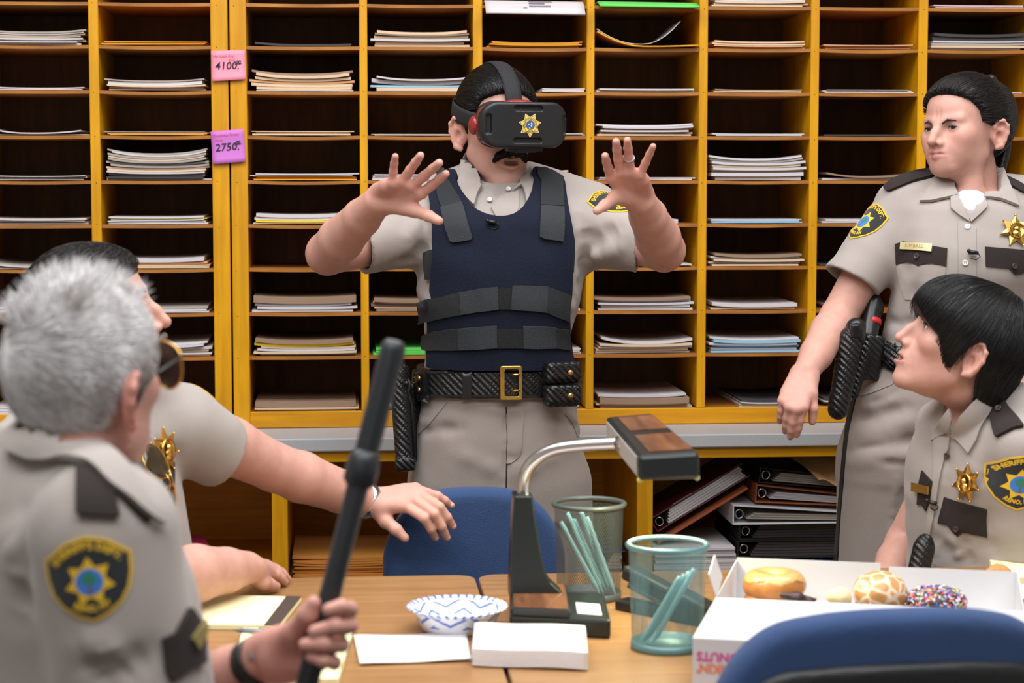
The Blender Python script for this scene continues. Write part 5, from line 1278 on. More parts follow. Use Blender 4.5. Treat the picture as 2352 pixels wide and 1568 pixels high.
S2 = SDF(); S2.loft(T3, [(.46, 0, -.02, .17, .12), (.55, 0, -.01, .165, .125), (.62, 0, 0, .15, .115), (.66, 0, 0, .145, .11)], n=2.5, k=.03)
hp3 = [T3.w(q_ * .085, .03, .53) for q_ in (1, -1)]; kn3 = [T3.w(q_ * .10, .43, .52) for q_ in (1, -1)]; an3 = [T3.w(q_ * .10, .42, .08) for q_ in (1, -1)]
legs_to_floor(S2, B3, hp3, kn3, an3, (.085, .066, .06)); S2.post.append(lambda P, d: np.maximum(d, .05 - P[:, 2]))
bl = head_blobs(h3, ZS, True, lip=srgb(176, 104, 100), lf=.95); bl.append((h3, np.array((-.033, .094, .0195)) * ZS, np.array((.0145, .012, .006)) * ZS, srgb(60, 42, 38), .7))
me = B3.mesh(.0024, 'body'); paint(me, SK, bl); link_mesh('body', me, M['skin'], sea)
eyes(h3, ZS, sea, (0, 1, 0)); brows(h3, ZS, sea, M['brow'], inner=.034, mid=.039, outer=.035, th=.0024); lashes(h3, ZS, sea, M['pupil'], 1.0)
link_mesh('trousers', S2.mesh(.006, 'trousers'), M['trouser'], sea)
for a_ in an3: shoe(sea, V(a_[0], a_[1], 0) + T3.f * .02, V(a_[0], a_[1], 0) + T3.f * .19)
S3b = SDF()
S3b.loft(T3, [(1.045, 0, -.016, .055, .055), (1.032, -.006, -.014, .08, .068), (.995, -.014, 0, .118, .09), (.95, -.008, .004, .132, .10), (.91, 0, .008, .136, .108), (.83, 0, .010, .130, .108), (.75, 0, .010, .126, .10), (.68, 0, .010, .13, .10), (.62, 0, .008, .14, .11)], n=2.4, k=.03)
S3b.cone(T3.w(-.05, 0, 1.02), T3.w(-.145, 0, .99), .045, .056, .03); S3b.cone(T3.w(.04, -.01, 1.01), T3.w(.11, -.02, .965), .042, .048, .03)
folds(S3b, [([(2262, 1130), (2275, 1080), (2330, 1022)], -.008, .009), ([(2180, 1010), (2172, 1100), (2165, 1200)], -.005, .008), ([(2240, 1050), (2225, 1130), (2240, 1180)], .004, .012), ([(2160, 1240), (2200, 1290), (2260, 1300)], -.006, .010), ([(2215, 1230), (2216, 1260), (2232, 1295)], -.006, .007), ([(2190, 1220), (2195, 1260), (2205, 1290)], .006, .010), ([(2268, 1180), (2270, 1230), (2285, 1270)], -.006, .009), ([(2150, 1180), (2142, 1230), (2150, 1290)], .005, .008)], 3.2, 3.9)
sleeve(S3b, Wd(2350, 1035, 3.48), Wd(2362, 1256, 3.52), .060, .060, el3 - sl3, k=.025); sleeve(S3b, Wd(2190, 1040, 3.76), Wd(2150, 1130, 3.775), .052, .050, er3 - sr3, k=.02)
S3b.cone(h3.w(0, -.03, -.03), nb3 + V(0, 0, .005) + T3.f * .012, .05, .051, .005, 's'); S3b.cone(T3.w(0, .05, 1.035), T3.w(0, .12, .96), .036, .004, .006, 's')
wrinkle(S3b, T3, .0010, 4)
link_mesh('shirt', S3b.mesh(.0034, 'shirt'), M['shirt'], sea); S3c = SDF(); S3c.p = list(S3b.p[:3]); S3c.cone(nb3 + V(0, 0, -.02), h3.w(0, -.05, -.085), .058, .056, .012); S3c.p += S3b.p[3:5]; p3 = place_eye(S3b, 3.1, 3.95); p3c = place_eye(S3c, 3.1, 3.95)
# collar: near leaf, far leaf, stand at the back
leaf(S3c, sea, p3c, [(2272, 892), (2300, 884), (2316, 892), (2306, 912), (2278, 925), (2262, 962), (2246, 1010), (2228, 1042), (2206, 1015), (2188, 995), (2192, 978), (2205, 955), (2232, 925)], M['shirt'], 6, .006, .003)
leaf(S3c, sea, p3c, [(2182, 938), (2164, 962), (2148, 1000), (2142, 1014), (2162, 1002), (2182, 984), (2188, 960)], M['shirt'], 6, .004, .003); leaf(S3b, sea, p3, [(2186, 994), (2182, 1030), (2172, 1048), (2174, 1024), (2180, 998)], M['shirt'], 6, .003, .002, 'lapel')
leaf(S3b, sea, p3, smoothpoly([(2150, 1002), (2178, 984), (2186, 996), (2174, 1040), (2160, 1100), (2148, 1180), (2138, 1240), (2150, 1300), (2136, 1250), (2132, 1210), (2146, 1110), (2148, 1050)], 3), M['shirt'], 6, .002, .003, 'placket')
p, n_ = cast1(S3b, 2178, 1046, 3.1, 3.9); button(sea, p + n_ * .005, n_, .0055, 'darkbtn')
leaf(S3b, sea, p3, [(2278, 920), (2308, 919), (2352, 982), (2330, 986), (2292, 1005), (2272, 955)], M['brown'], 6, .004, .004, 'epaulette'); p, n_ = cast1(S3b, 2296, 944, 3.1, 3.9); button(sea, p + n_ * .0105, n_, .0065, 'darkbtn')
flap(S3b, sea, p3, [(2170, 1141), (2196, 1150), (2268, 1170), (2266, 1196), (2268, 1234), (2254, 1230), (2240, 1228), (2226, 1224), (2212, 1222), (2200, 1232), (2190, 1222), (2178, 1206), (2154, 1200)]); flap(S3b, sea, p3, [(2119, 1080), (2151, 1116), (2144, 1140), (2134, 1156), (2128, 1173), (2120, 1160), (2108, 1158), (2112, 1110)])
p, n_ = cast1(S3b, 2198, 1214, 3.1, 3.9); button(sea, p + n_ * .006, n_, .0055, 'darkbtn')
b_ = badge(sea, cast1(S3b, 2222, 1108, 3.1, 3.9)[0] + V(-.004, -.006, 0), unit(V(-.93, -.42, .1)), V(0, 0, 1), .034)
p, n_ = cast1(S3b, 2117, 1120, 3.1, 3.9); f_ = Fr(p + V(-.006, -.008, 0), unit(V(-.92, -.38, 0)), V(.02, 0, 1)); b = MB(); b.obox(f_.o, f_.r * .024, f_.f * .0012, f_.u * .008); b.build('name_tag', M['gold'], sea, bevel=.0006)
p, n_ = cast1(S3b, 2148, 1150, 3.1, 3.9); lav_mic(sea, p + n_ * .005, n_, 1)
p, n_ = cast1(S3b, 2345, 1108, 3.1, 3.9); shoulder_patch(S3b, sea, p, unit(V(-.02, -.99, .06)), unit(V(.06, 0, 1)), .098)
# belt with pouch
S5 = SDF(); Sb3 = SDF(); Sb3.loft(T3, [(.56, 0, 0, .15, .115), (.66, 0, .008, .134, .104), (.74, 0, .01, .130, .103)], n=2.4, k=.01); bf3 = Sb3.p[0][0]
S5.custom(lambda P: np.maximum(np.maximum(bf3(P) - .010, -(bf3(P) + .004)), np.abs(P[:, 2] - .665) - .025), Sb3.p[0][1] - .01, Sb3.p[0][2] + .01); blt3 = link_mesh('duty_belt', S5.mesh(.0034), M['leather'], sea)
S5 = SDF(); S5.cone(Wd(2122, 1258, 3.50), Wd(2106, 1330, 3.50), .019, .020, .004); S5.cone(Wd(2125, 1243, 3.50), Wd(2122, 1262, 3.50), .014, .017, .006); link_mesh('belt_pouch', S5.mesh(.0028), M['leather'], blt3)
p = T3.w(0, .125, .672); f_ = Fr(p, T3.f, V(0, 0, 1)); b = MB(); b.tube([f_.w(-.025, 0, -.022), f_.w(.025, 0, -.022), f_.w(.025, 0, .022), f_.w(-.025, 0, .022)], .0035, 8, closed=True); b.build('belt_buckle', M['gold'], blt3)
# short black bob with a fringe
PHL = [(.125, .052), (.105, .032), (.088, .022), (.066, .012), (.05, -.02), (.034, -.045), (.024, -.052), (.018, -.03), (.012, .012), (-.004, .034), (-.026, .024), (-.03, -.02), (-.042, -.052), (-.06, -.09), (-.085, -.11), (-.14, -.10), (-.17, .05), (-.1, .2), (.05, .21), (.15, .14)]
S7 = SDF()
def ex3(T):
    T.ell(h3, (0, .02, .055), (.084, .098, .078), .02); T.ell(h3, (0, -.03, .03), (.088, .085, .105), .02); T.ell(h3, (0, -.06, -.04), (.06, .05, .06), .03)
T7 = hair_shell(S7, h3, ZS, PHL, .012, extra=ex3, taper=.15); me = S7.mesh(.003, 'hair'); rng = np.random.default_rng(8); co = mesh_co(me); sel = np.where(T7.keep(co) & (np.abs(T7(co)) < .004))[0]; sel = rng.choice(sel, 6500)
crown = h3.w(0, -.045, .14)
def flow3(P):
    v = P - crown; v = v / np.maximum(np.linalg.norm(v, axis=1), .02)[:, None]; v = v + V(0, 0, -.55) + h3.f * .10; g = T7.grad(P, .004); v = v - g * (v * g).sum(1)[:, None]; return v / np.maximum(np.linalg.norm(v, axis=1), 1e-6)[:, None]
pf3 = poly_sd(np.asarray(PHL) * ZS); kp = lambda P: pf3(h3.l(P)[:, 1], h3.l(P)[:, 2]) < .009
va, fa = strands(T7, co[sel], flow3(co[sel]), 6, rng.uniform(.005, .010, len(sel)), .0008, .00048, rng, .18, flow=flow3, keep=kp); me = add_arrays(me, [va], [fa]); link_mesh('hair', me, M['blackhair'], sea)
rels.close()
# ------------------------------------------------------------------ the grey-haired man in the left foreground
gry = empty('person', tuple(V(*Wd(150, 1500, 2.25)[:2], 0)), 'grey-haired man seen from behind in the left foreground, holding a black baton', 'person')
relg = _Rel(gry)
GS = .885
h4 = facing(Wd(188, 900, 2.20), 148, 9, -4)
T4 = Fr(V(*Wd(140, 1300, 2.26)[:2], 0), facing(V(0, 0, 0), 112, 0).f, V(0, 0, 1))
B4 = SDF(); head_sdf(B4, h4, GS, jaw=1.02, ear=1.15)
nb4 = Wd(172, 1045, 2.235); B4.cone(h4.w(0, -.03, -.05), nb4, .052, .055, .012); B4.cone(h4.w(0, .02, -.07), T4.w(0, .04, 1.10), .035, .035, .02)
B4.loft(T4, [(1.14, 0, -.01, .05, .05), (1.10, 0, -.01, .12, .08), (1.03, 0, 0, .16, .10), (.90, 0, .01, .16, .115), (.75, 0, .02, .16, .12), (.6, 0, 0, .165, .12)], k=.02)
sr4, er4, wr4 = T4.w(.185, 0, 1.065), T4.w(.20, .03, .80), T4.w(.14, .26, .70); sl4, el4, wl4 = T4.w(-.185, 0, 1.065), Wd(395, 1640, 2.41), Wd(594, 1516, 2.30)
arm(B4, sr4, er4, wr4); arm(B4, sl4, el4, wl4)
# left hand closed on the baton
ba0, ba1 = Wd(700, 1592, 2.205), Wd(905, 792, 2.24); bax = unit(ba1 - ba0)
onb = lambda t: ba0 + (ba1 - ba0) * t
kg = P3((772, 1414, 2.228), (765, 1446, 2.232), (752, 1480, 2.236), (738, 1512, 2.24)); tg = P3((754, 1400, 2.168), (722, 1450, 2.168), (700, 1480, 2.17), (713, 1508, 2.174))
mg = [P3((804, 1398, 2.196), (784, 1393, 2.172)), P3((804, 1436, 2.198), (770, 1437, 2.168)), P3((784, 1480, 2.200), (744, 1479, 2.168)), P3((768, 1522, 2.204), (742, 1517, 2.172))]
hand(B4, wl4, unit(V(.1, -1, .1)), kg, tg, P3((640, 1500, 2.25), (676, 1452, 2.215), (706, 1412, 2.192), (720, 1384, 2.188)), 1.0, mids=mg)
B4.cone(Wd(650, 1500, 2.26), Wd(716, 1470, 2.235), .024, .017, .015); B4.cone(Wd(640, 1530, 2.26), Wd(706, 1520, 2.235), .02, .015, .015)
an4 = []
S2 = SDF(); S2.loft(T4, [(.46, 0, -.02, .18, .125), (.55, 0, 0, .175, .135), (.66, 0, .02, .17, .135)], n=2.5, k=.03)
hp4 = [T4.w(q_ * .09, .03, .54) for q_ in (1, -1)]; kn4 = [T4.w(q_ * .12, .46, .53) for q_ in (1, -1)]; an4 = [T4.w(q_ * .12, .44, .08) for q_ in (1, -1)]
legs_to_floor(S2, B4, hp4, kn4, an4, (.09, .07, .062)); S2.post.append(lambda P, d: np.maximum(d, .05 - P[:, 2]))
bl = head_blobs(h4, GS, stubble=.2); bl.append((h4, np.array((.08, -.01, -.004)), np.array((.02, .03, .04)), srgb(206, 112, 98), .55)); bl.append((Fr(wl4, V(0, -1, 0), V(0, 0, 1)), np.array((-.08, .05, .03)), np.array((.13, .13, .1)), srgb(212, 138, 128), .5))
bl.append((h4, np.array((0, -.03, -.09)), np.array((.09, .08, .05)), srgb(190, 112, 94), .35))
me = B4.mesh(.0027, 'body'); paint(me, SK, bl); link_mesh('body', me, M['skin'], gry)
eyes(h4, GS, gry); link_mesh('trousers', S2.mesh(.007), M['trouser'], gry)
for a_ in an4: shoe(gry, V(a_[0], a_[1], 0) + T4.f * .02, V(a_[0], a_[1], 0) + T4.f * .20)
S4s = SDF(); S4s.loft(T4, [(1.145, 0, -.015, .06, .06), (1.115, 0, -.012, .12, .088), (1.06, 0, -.004, .178, .112), (.97, 0, .01, .188, .132), (.86, 0, .02, .182, .142), (.74, 0, .025, .178, .142), (.60, 0, .01, .18, .14)], n=2.4, k=.03)
for q_ in (1, -1): S4s.cone(T4.w(q_ * .06, -.01, 1.085), T4.w(q_ * .175, 0, 1.055), .055, .066, .03)
S4s.cone(nb4 + V(0, 0, -.02), h4.w(0, -.05, -.085), .067, .062, .015)
folds(S4s, [([(110, 1260), (80, 1330), (55, 1420)], -.012, .014), ([(130, 1245), (190, 1215), (240, 1205)], -.007, .010), ([(20, 1230), (60, 1290), (60, 1340)], .008, .014), ([(330, 1310), (338, 1360), (340, 1410)], -.012, .010), ([(300, 1290), (310, 1380), (300, 1480)], .007, .014), ([(380, 1300), (390, 1380), (380, 1440)], .006, .010), ([(20, 1180), (90, 1150), (130, 1090)], -.007, .012), ([(30, 1060), (100, 1080), (150, 1100)], -.005, .010)], 1.8, 2.7)
sleeve(S4s, T4.w(.19, .0, 1.05), T4.w(.205, .025, .85), .078, .080, er4 - sr4, k=.03, hem=.009); sleeve(S4s, T4.w(-.19, .0, 1.05), sl4 + (el4 - sl4) * .72, .074, .07, el4 - sl4, k=.03, hem=.009)
folds(S4s, [([(205, 1500), (230, 1545), (240, 1568)], -.010, .010), ([(270, 1560), (300, 1530), (350, 1500)], -.010, .010), ([(180, 1490), (240, 1480), (250, 1500)], .008, .010)], 1.8, 2.7)
S4s.cone(h4.w(0, -.02, -.04), nb4 + T4.f * .02 + V(0, 0, .01), .058, .056, .006, 's'); S4s.cone(T4.w(0, .05, 1.11), T4.w(0, .14, 1.02), .036, .005, .006, 's')
wrinkle(S4s, T4, .0012, 5)
link_mesh('shirt', S4s.mesh(.0045, 'shirt'), M['shirt'], gry); p4 = place_eye(S4s, 1.8, 2.8)
leaf(S4s, gry, p4, smoothpoly([(44, 985), (90, 1012), (150, 1026), (205, 1030), (250, 1052), (290, 1090), (310, 1130), (340, 1170), (372, 1192), (365, 1206), (330, 1186), (286, 1150), (250, 1122), (212, 1082), (168, 1070), (110, 1062), (56, 1050), (22, 1030)], 3), M['shirt'], 9, .010, .004)
leaf(S4s, gry, p4, [(180, 1080), (210, 1078), (238, 1106), (258, 1130), (272, 1189), (180, 1184)], M['brown'], 9, .004, .005, 'epaulette')
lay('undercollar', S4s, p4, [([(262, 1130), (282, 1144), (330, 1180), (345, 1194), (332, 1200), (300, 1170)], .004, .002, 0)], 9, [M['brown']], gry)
flap(S4s, gry, p4, [(370, 1465), (400, 1452), (430, 1396), (448, 1424), (463, 1470), (462, 1522), (430, 1536), (392, 1566), (378, 1540)], step=9, lift=.003, th=.004); lay('name_tag', S4s, p4, [([(426, 1466), (454, 1424), (460, 1446), (440, 1492)], .009, .002, 0)], 8, [mat('bronze_plate', srgb(150, 136, 84), .4, metal=.4)], gry, smooth=False)
p, n_ = cast1(S4s, 206, 1328, 1.8, 2.8); shoulder_patch(S4s, gry, p, unit(V(.05, -1, .18)), unit(V(-.10, 0, 1)), .088, depth=.08)
ring_band('watch_strap', Wd(588, 1522, 2.30), wl4 - el4, .0275, .019, .003, M['plain_leather'], gry, 26); f_ = Fr(Wd(586, 1500, 2.275), unit(V(-.2, -.75, .6)), unit(wl4 - el4)); b = MB(); b.lathe([(.0001, .004), (.008, .004), (.009, .001), (.009, -.003)], f_.o, 18, ax=(-f_.r, f_.u, f_.f)); b.build('watch_buckle', M['silver'], gry)
# grey hair, longer and tousled on top
GHL = [(.13, .085), (.10, .075), (.072, .062), (.055, .032), (.026, .022), (.018, -.008), (.006, -.008), (-.004, .022), (-.030, .018), (-.034, -.02), (-.044, -.05), (-.06, -.085), (-.12, -.085), (-.16, .05), (-.1, .2), (.05, .2), (.14, .13)]
S7 = SDF(); T7 = hair_shell(S7, h4, GS, GHL, .006, extra=lambda T: T.ell(h4, (0, .0, .055), (.066, .08, .074), .02)); me = S7.mesh(.004, 'hair'); rng = np.random.default_rng(4); co = mesh_co(me); sel = np.where(T7.keep(co) & (np.abs(T7(co)) < .004))[0]; sel = rng.choice(sel, 9000)
whorl = h4.w(-.035, -.075, .075)
def flow4(P):
    v = P - whorl; r_ = np.linalg.norm(v, axis=1)[:, None]; v = v / np.maximum(r_, .01); g = T7.grad(P, .004); sw = np.cross(g, v) * .5; up_ = np.clip((P[:, 2:] - whorl[2]) * 8, -.2, .55); v = v + sw + g * (.10 + .5 * np.maximum(up_, 0)); v[:, 2] -= .6 / (1 + np.exp((P[:, 2] - whorl[2] + .01) * 160)); return v / np.maximum(np.linalg.norm(v, axis=1), 1e-6)[:, None]
va, fa = strands(T7, co[sel], flow4(co[sel]), 4, rng.uniform(.005, .009, len(sel)), .0015, .0006, rng, .3, flow=flow4, cling=.7)
top = np.where((h4.l(co[sel])[:, 2] > .085) & (np.abs(h4.l(co[sel])[:, 0] + .008) < .045))[0]; tops = co[sel][top]; tops = tops[rng.choice(len(tops), 900)]; d0 = T7.grad(tops) + flow4(tops) * .9 + rng.normal(0, .28, (len(tops), 3))
v2, f2_ = strands(T7, tops, d0, 4, rng.uniform(.003, .007, len(tops)), .002, .0008, rng, .5, cling=0)
me = add_arrays(me, [va, v2], [fa, f2_])
def greyhair():
    m, nt, b = new_mat('grey_hair'); L = nt.links.new; b.inputs['Roughness'].default_value = .5
    tc = N(nt, 'ShaderNodeTexCoord'); n1 = N(nt, 'ShaderNodeTexNoise'); n1.inputs['Scale'].default_value = 22; n1.inputs['Detail'].default_value = 6; L(tc.outputs['Object'], n1.inputs['Vector'])
    cr = N(nt, 'ShaderNodeValToRGB'); e = cr.color_ramp.elements; e[0].position = .3; e[1].position = .68; e[0].color = srgb(176, 168, 164); e[1].color = srgb(246, 244, 246); L(n1.outputs['Fac'], cr.inputs['Fac']); L(cr.outputs['Color'], b.inputs['Base Color']); return m
M['greyhair'] = greyhair(); link_mesh('hair', me, M['greyhair'], gry)
relg.close()
# his aviator sunglasses
def aviators(label, fr, s, folded=False, look='dark'):
    g = empty('sunglasses', tuple(fr.o), label, 'sunglasses'); rr = _Rel(g)
    lens_m = M['lens_' + look]; shp = [(-.027, .018), (-.012, .023), (.010, .023), (.025, .016), (.028, .002), (.024, -.014), (.012, -.026), (-.004, -.029), (-.020, -.020), (-.028, -.004)]
    for q in (-1, 1):
        poly = smoothpoly([(q * x + q * .036, y) for x, y in shp], 4) * s; cv = lambda x, y: fr.w(x, -4.0 * x * x / s - 2 * y * y, y)
        b = MB(); b.tube([cv(x, y) for x, y in poly], .0013, 6, closed=True); b.build('lens_rim', M['gold'], g)
        v, f, bd = fill2d(poly, .009); b = MB(); b.add([cv(x, y) for x, y in v], f, 0, True); o = b.build('lens', lens_m, g); md = o.modifiers.new('thick', 'SOLIDIFY'); md.thickness = .0012; md.offset = 0
        b = MB(); hx_ = q * .065 * s
        if folded: b.tube([cv(hx_, .015 * s), fr.w(hx_, -.018, .013 * s), fr.w(hx_ * .2, -.026, .004 * s), fr.w(-hx_ * .6, -.026, 0)], .0013, 6)
        else: b.tube([cv(hx_, .015 * s), fr.w(hx_ * 1.06, -.025, .014 * s), fr.w(hx_ * 1.12, -.085, .008 * s), fr.w(hx_ * 1.14, -.102, .002 * s), fr.w(hx_ * 1.12, -.122, -.022 * s)], [.0013, .0015, .0015, .0022, .002], 8)
        b.build('temple', M['gold'] if folded else M['plain_leather'], g)
    b = MB(); b.tube([fr.w(-.012 * s, -.001, .008 * s), fr.w(0, .002, .011 * s), fr.w(.012 * s, -.001, .008 * s)], .0012, 6); b.tube([fr.w(-.016 * s, -.001, .019 * s), fr.w(0, .001, .0195 * s), fr.w(.016 * s, -.001, .019 * s)], .0011, 6); b.build('bridge', M['gold'], g)
    rr.close(); return g
M['lens_dark'] = mat('dark_green_lens', srgb(20, 22, 20), .08, coat=.4); M['lens_amber'] = mat('brown_lens', srgb(52, 40, 26), .08, coat=.4)
gf = Fr(h4.w(0, .112, .012), h4.f, h4.u); aviators('gold-rimmed aviator sunglasses worn by the grey-haired man', gf, 1.05)
# the baton
bt = empty('baton', tuple(ba0), 'long matte black baton raised in the grey-haired man\'s fist', 'baton'); rr = _Rel(bt); L_b = np.linalg.norm(ba1 - ba0); u_ = unit(np.cross(bax, V(0, 1, 0))); w_ = np.cross(bax, u_)
M['baton'] = mat('matte_black_polycarbonate', srgb(34, 36, 40), .38, .05, 40)
tl_ = lambda x, y: ((Wd(x, y, 2.22) - ba0) @ bax)
g0 = tl_(842, 1098); g1 = tl_(848, 1050)
b = MB(); b.lathe([(.0001, -.06), (.0125, -.06), (.0133, -.05), (.0125, .0), (.0125, g0 - .16), (.0118, g0 - .1), (.0128, g0 - .01)], ba0, 24, ax=(u_, w_, bax)); b.build('grip', M['baton'], bt, fix=True)
b = MB(); b.lathe([(.0128, g0 - .012), (.0185, g0 - .006), (.0192, g0 + .01), (.0182, g1 - .006), (.0165, g1 + .004), (.0135, g1 + .006)], ba0, 24, ax=(u_, w_, bax)); b.build('guard', M['baton'], bt, fix=True)
Lt = tl_(907, 776); b = MB(); b.lathe([(.0138, g1 + .004), (.0140, g1 + .05), (.0142, Lt - .03), (.0145, Lt - .014), (.0135, Lt - .006), (.010, Lt - .001), (.0001, Lt)], ba0, 24, ax=(u_, w_, bax)); b.build('shaft', M['baton'], bt, fix=True)
rr.close()
# ------------------------------------------------------------------ the man behind him, one hand on the blue chair
sec = empty('person', tuple(V(*Wd(270, 1400, 3.18)[:2], 0)), 'seated man behind the grey-haired man, reaching across to the blue chair back', 'person')
relc = _Rel(sec)
h5 = facing(Wd(210, 752, 3.2), 90, 14, 0); T5 = Fr(V(*Wd(205, 1100, 3.20)[:2], 0), facing(V(0, 0, 0), 66, 0).f, V(0, 0, 1))
B5 = SDF(); head_sdf(B5, h5, .98); nb5 = T5.w(0, -.02, 1.09); B5.cone(h5.w(0, -.03, -.05), nb5, .055, .06, .015)
B5.loft(T5, [(1.10, 0, -.01, .05, .05), (1.06, 0, -.01, .12, .08), (1.0, 0, 0, .155, .10), (.88, 0, .01, .155, .11), (.74, 0, .01, .16, .12), (.6, 0, 0, .165, .12)], k=.02)
sl5, el5, wl5 = Wd(425, 975, 3.32), Wd(628, 1072, 3.46), Wd(848, 1152, 3.60); sr5, er5, wr5 = T5.w(.165, .02, 1.0), Wd(400, 1322, 3.08), Wd(566, 1304, 3.24)
arm(B5, sl5, el5, wl5, (.054, .049, .042, .0445, .038, .0285)); arm(B5, sr5, er5, wr5)
B5.cone(T5.w(-.13, 0, 1.0), sl5, .05, .05, .02)
kc = P3((934, 1164, 3.575), (950, 1147, 3.58), (957, 1134, 3.59), (954, 1121, 3.605)); tc_ = P3((1000, 1234, 3.572), (1026, 1234, 3.574), (1040, 1208, 3.578), (1036, 1160, 3.585))
mc = [P3((974, 1190, 3.548), (990, 1214, 3.556)), P3((998, 1180, 3.548), (1014, 1208, 3.556)), P3((1010, 1164, 3.552), (1027, 1187, 3.560)), P3((1005, 1138, 3.568), (1022, 1149, 3.574))]
hand(B5, wl5, unit(V(.25, .35, -.9)), kc, tc_, P3((866, 1172, 3.59), (886, 1196, 3.578), (910, 1216, 3.57), (930, 1235, 3.568)), 1.0, mids=mc)
kh = [WZ(x, y, .772) for x, y in ((616, 1315), (619, 1309), (617, 1304), (612, 1300))]; th_ = [WZ(x, y, .7485) for x, y in ((654, 1336), (660, 1329), (656, 1322), (648, 1316))]
hand(B5, wr5, unit(V(.1, .1, -1)), kh, th_, [WZ(588, 1330, .77), WZ(604, 1337, .765), WZ(620, 1342, .757), WZ(634, 1346, .751)], .95, .004)
S2 = SDF(); S2.loft(T5, [(.46, 0, -.02, .17, .12), (.55, 0, 0, .165, .13), (.66, 0, .01, .165, .13)], n=2.5, k=.03)
hp5 = [T5.w(q_ * .09, .03, .54) for q_ in (1, -1)]; kn5 = [T5.w(q_ * .11, .40, .53) for q_ in (1, -1)]; an5 = [T5.w(q_ * .11, .40, .08) for q_ in (1, -1)]
legs_to_floor(S2, B5, hp5, kn5, an5, (.088, .066, .06)); S2.post.append(lambda P, d: np.maximum(d, .05 - P[:, 2]))
bl = head_blobs(h5, .98, stubble=.2); bl.append((Fr(wl5, V(0, -1, 0), V(0, 0, 1)), np.array((-.12, .0, -.03)), np.array((.13, .1, .08)), srgb(222, 166, 148), .6))
me = B5.mesh(.0027, 'body'); paint(me, SK, bl); link_mesh('body', me, M['skin'], sec); eyes(h5, .98, sec); brows(h5, .98, sec, M['brow'])
link_mesh('trousers', S2.mesh(.007), M['trouser'], sec)
for a_ in an5: shoe(sec, V(a_[0], a_[1], 0) + T5.f * .02, V(a_[0], a_[1], 0) + T5.f * .19)
S5s = SDF(); S5s.loft(T5, [(1.105, 0, -.015, .06, .06), (1.075, 0, -.012, .12, .088), (1.02, 0, -.004, .168, .108), (.93, 0, .006, .172, .12), (.84, 0, .012, .172, .13), (.72, 0, .015, .172, .135), (.6, 0, .01, .172, .135)], n=2.4, k=.03)
for q_ in (1, -1): S5s.cone(T5.w(q_ * .06, -.01, 1.045), T5.w(q_ * .16, 0, 1.01), .055, .062, .03)
S5s.cone(T5.w(-.14, 0, 1.0), Wd(400, 975, 3.31), .06, .066, .03)
S5s.cone(nb5 + V(0, 0, -.02), h5.w(0, -.045, -.085), .068, .064, .015)
folds(S5s, [([(405, 940), (408, 1000), (400, 1070)], -.010, .010), ([(425, 1000), (470, 1040), (520, 1060)], -.005, .010), ([(420, 1060), (470, 1080), (520, 1085)], -.006, .010), ([(440, 960), (490, 1000), (530, 1050)], .004, .012)], 2.9, 3.6)
sleeve(S5s, Wd(415, 985, 3.30), Wd(508, 1038, 3.37), .068, .063, el5 - sl5, k=.03); sleeve(S5s, T5.w(.17, .02, 1.0), sr5 + (er5 - sr5) * .6, .066, .064, er5 - sr5, k=.03)
S5s.cone(h5.w(0, -.02, -.04), nb5 + T5.f * .02 + V(0, 0, .01), .057, .055, .006, 's'); S5s.cone(T5.w(0, .05, 1.07), T5.w(0, .14, .95), .036, .005, .006, 's')
wrinkle(S5s, T5, .0009, 6)
link_mesh('shirt', S5s.mesh(.0045, 'shirt'), M['shirt'], sec); p5 = place_eye(S5s, 2.8, 3.7)
od = unit(V(.30, .70, .62)); shoulder_patch(S5s, sec, Wd(432, 985, 3.315) + od * .066, od, unit(V(-.8, .1, .3)), .088, .07)
b_ = badge(sec, cast1(S5s, 373, 1032, 2.9, 3.7)[0] + V(.006, -.008, 0), unit(V(.88, -.45, .1)), V(-.1, 0, 1), .036)
flap(S5s, sec, p5, [(374, 1090), (390, 1060), (398, 1062), (398, 1100), (396, 1130), (390, 1160), (380, 1180), (372, 1150)], step=6)
ring_band('watch_band', wl5 - unit(wl5 - el5) * .008, wl5 - el5, .0295, .016, .003, M['silver'], sec, 30); f_ = Fr(wl5 - unit(wl5 - el5) * .008 + V(-.008, -.004, .0305), unit(V(-.25, -.1, 1)), unit(wl5 - el5)); b = MB(); b.lathe([(.0001, .005), (.013, .005), (.0155, .002), (.0155, -.003)], f_.o, 22, ax=(-f_.r, f_.u, f_.f)); b.build('watch_case', M['silver'], sec)
for (t_, q_) in zip(tc_ + [Wd(930, 1235, 3.568)], [m_[1] for m_ in mc] + [Wd(910, 1216, 3.57)]):
    ax_ = unit(t_ - q_); n_ = unit(V(.1, -.9, .35) - ax_ * (V(.1, -.9, .35) @ ax_)); f_ = Fr(t_ + n_ * .0062 - ax_ * .002, n_, ax_); b = MB(); b.lathe([(.0001, .0012), (.0035, .0008), (.0048, -.001)], f_.o, 12, ax=(-f_.r, f_.u * 1.25, f_.f)); b.build('fingernail', M.setdefault('nail_p', mat('fingernail', srgb(232, 178, 170), .25)), sec)
CHL = [(.13, .075), (.10, .070), (.075, .060), (.055, .032), (.026, .022), (.018, -.02), (.004, -.02), (-.004, .022), (-.030, .018), (-.044, -.05), (-.06, -.08), (-.12, -.08), (-.16, .05), (-.1, .2), (.05, .2), (.14, .13)]
S7 = SDF(); T7 = hair_shell(S7, h5, .98, CHL, .010); me = S7.mesh(.0035, 'hair'); rng = np.random.default_rng(9); co = mesh_co(me); sel = np.where(T7.keep(co) & (np.abs(T7(co)) < .004))[0]; sel = rng.choice(sel, 2500)
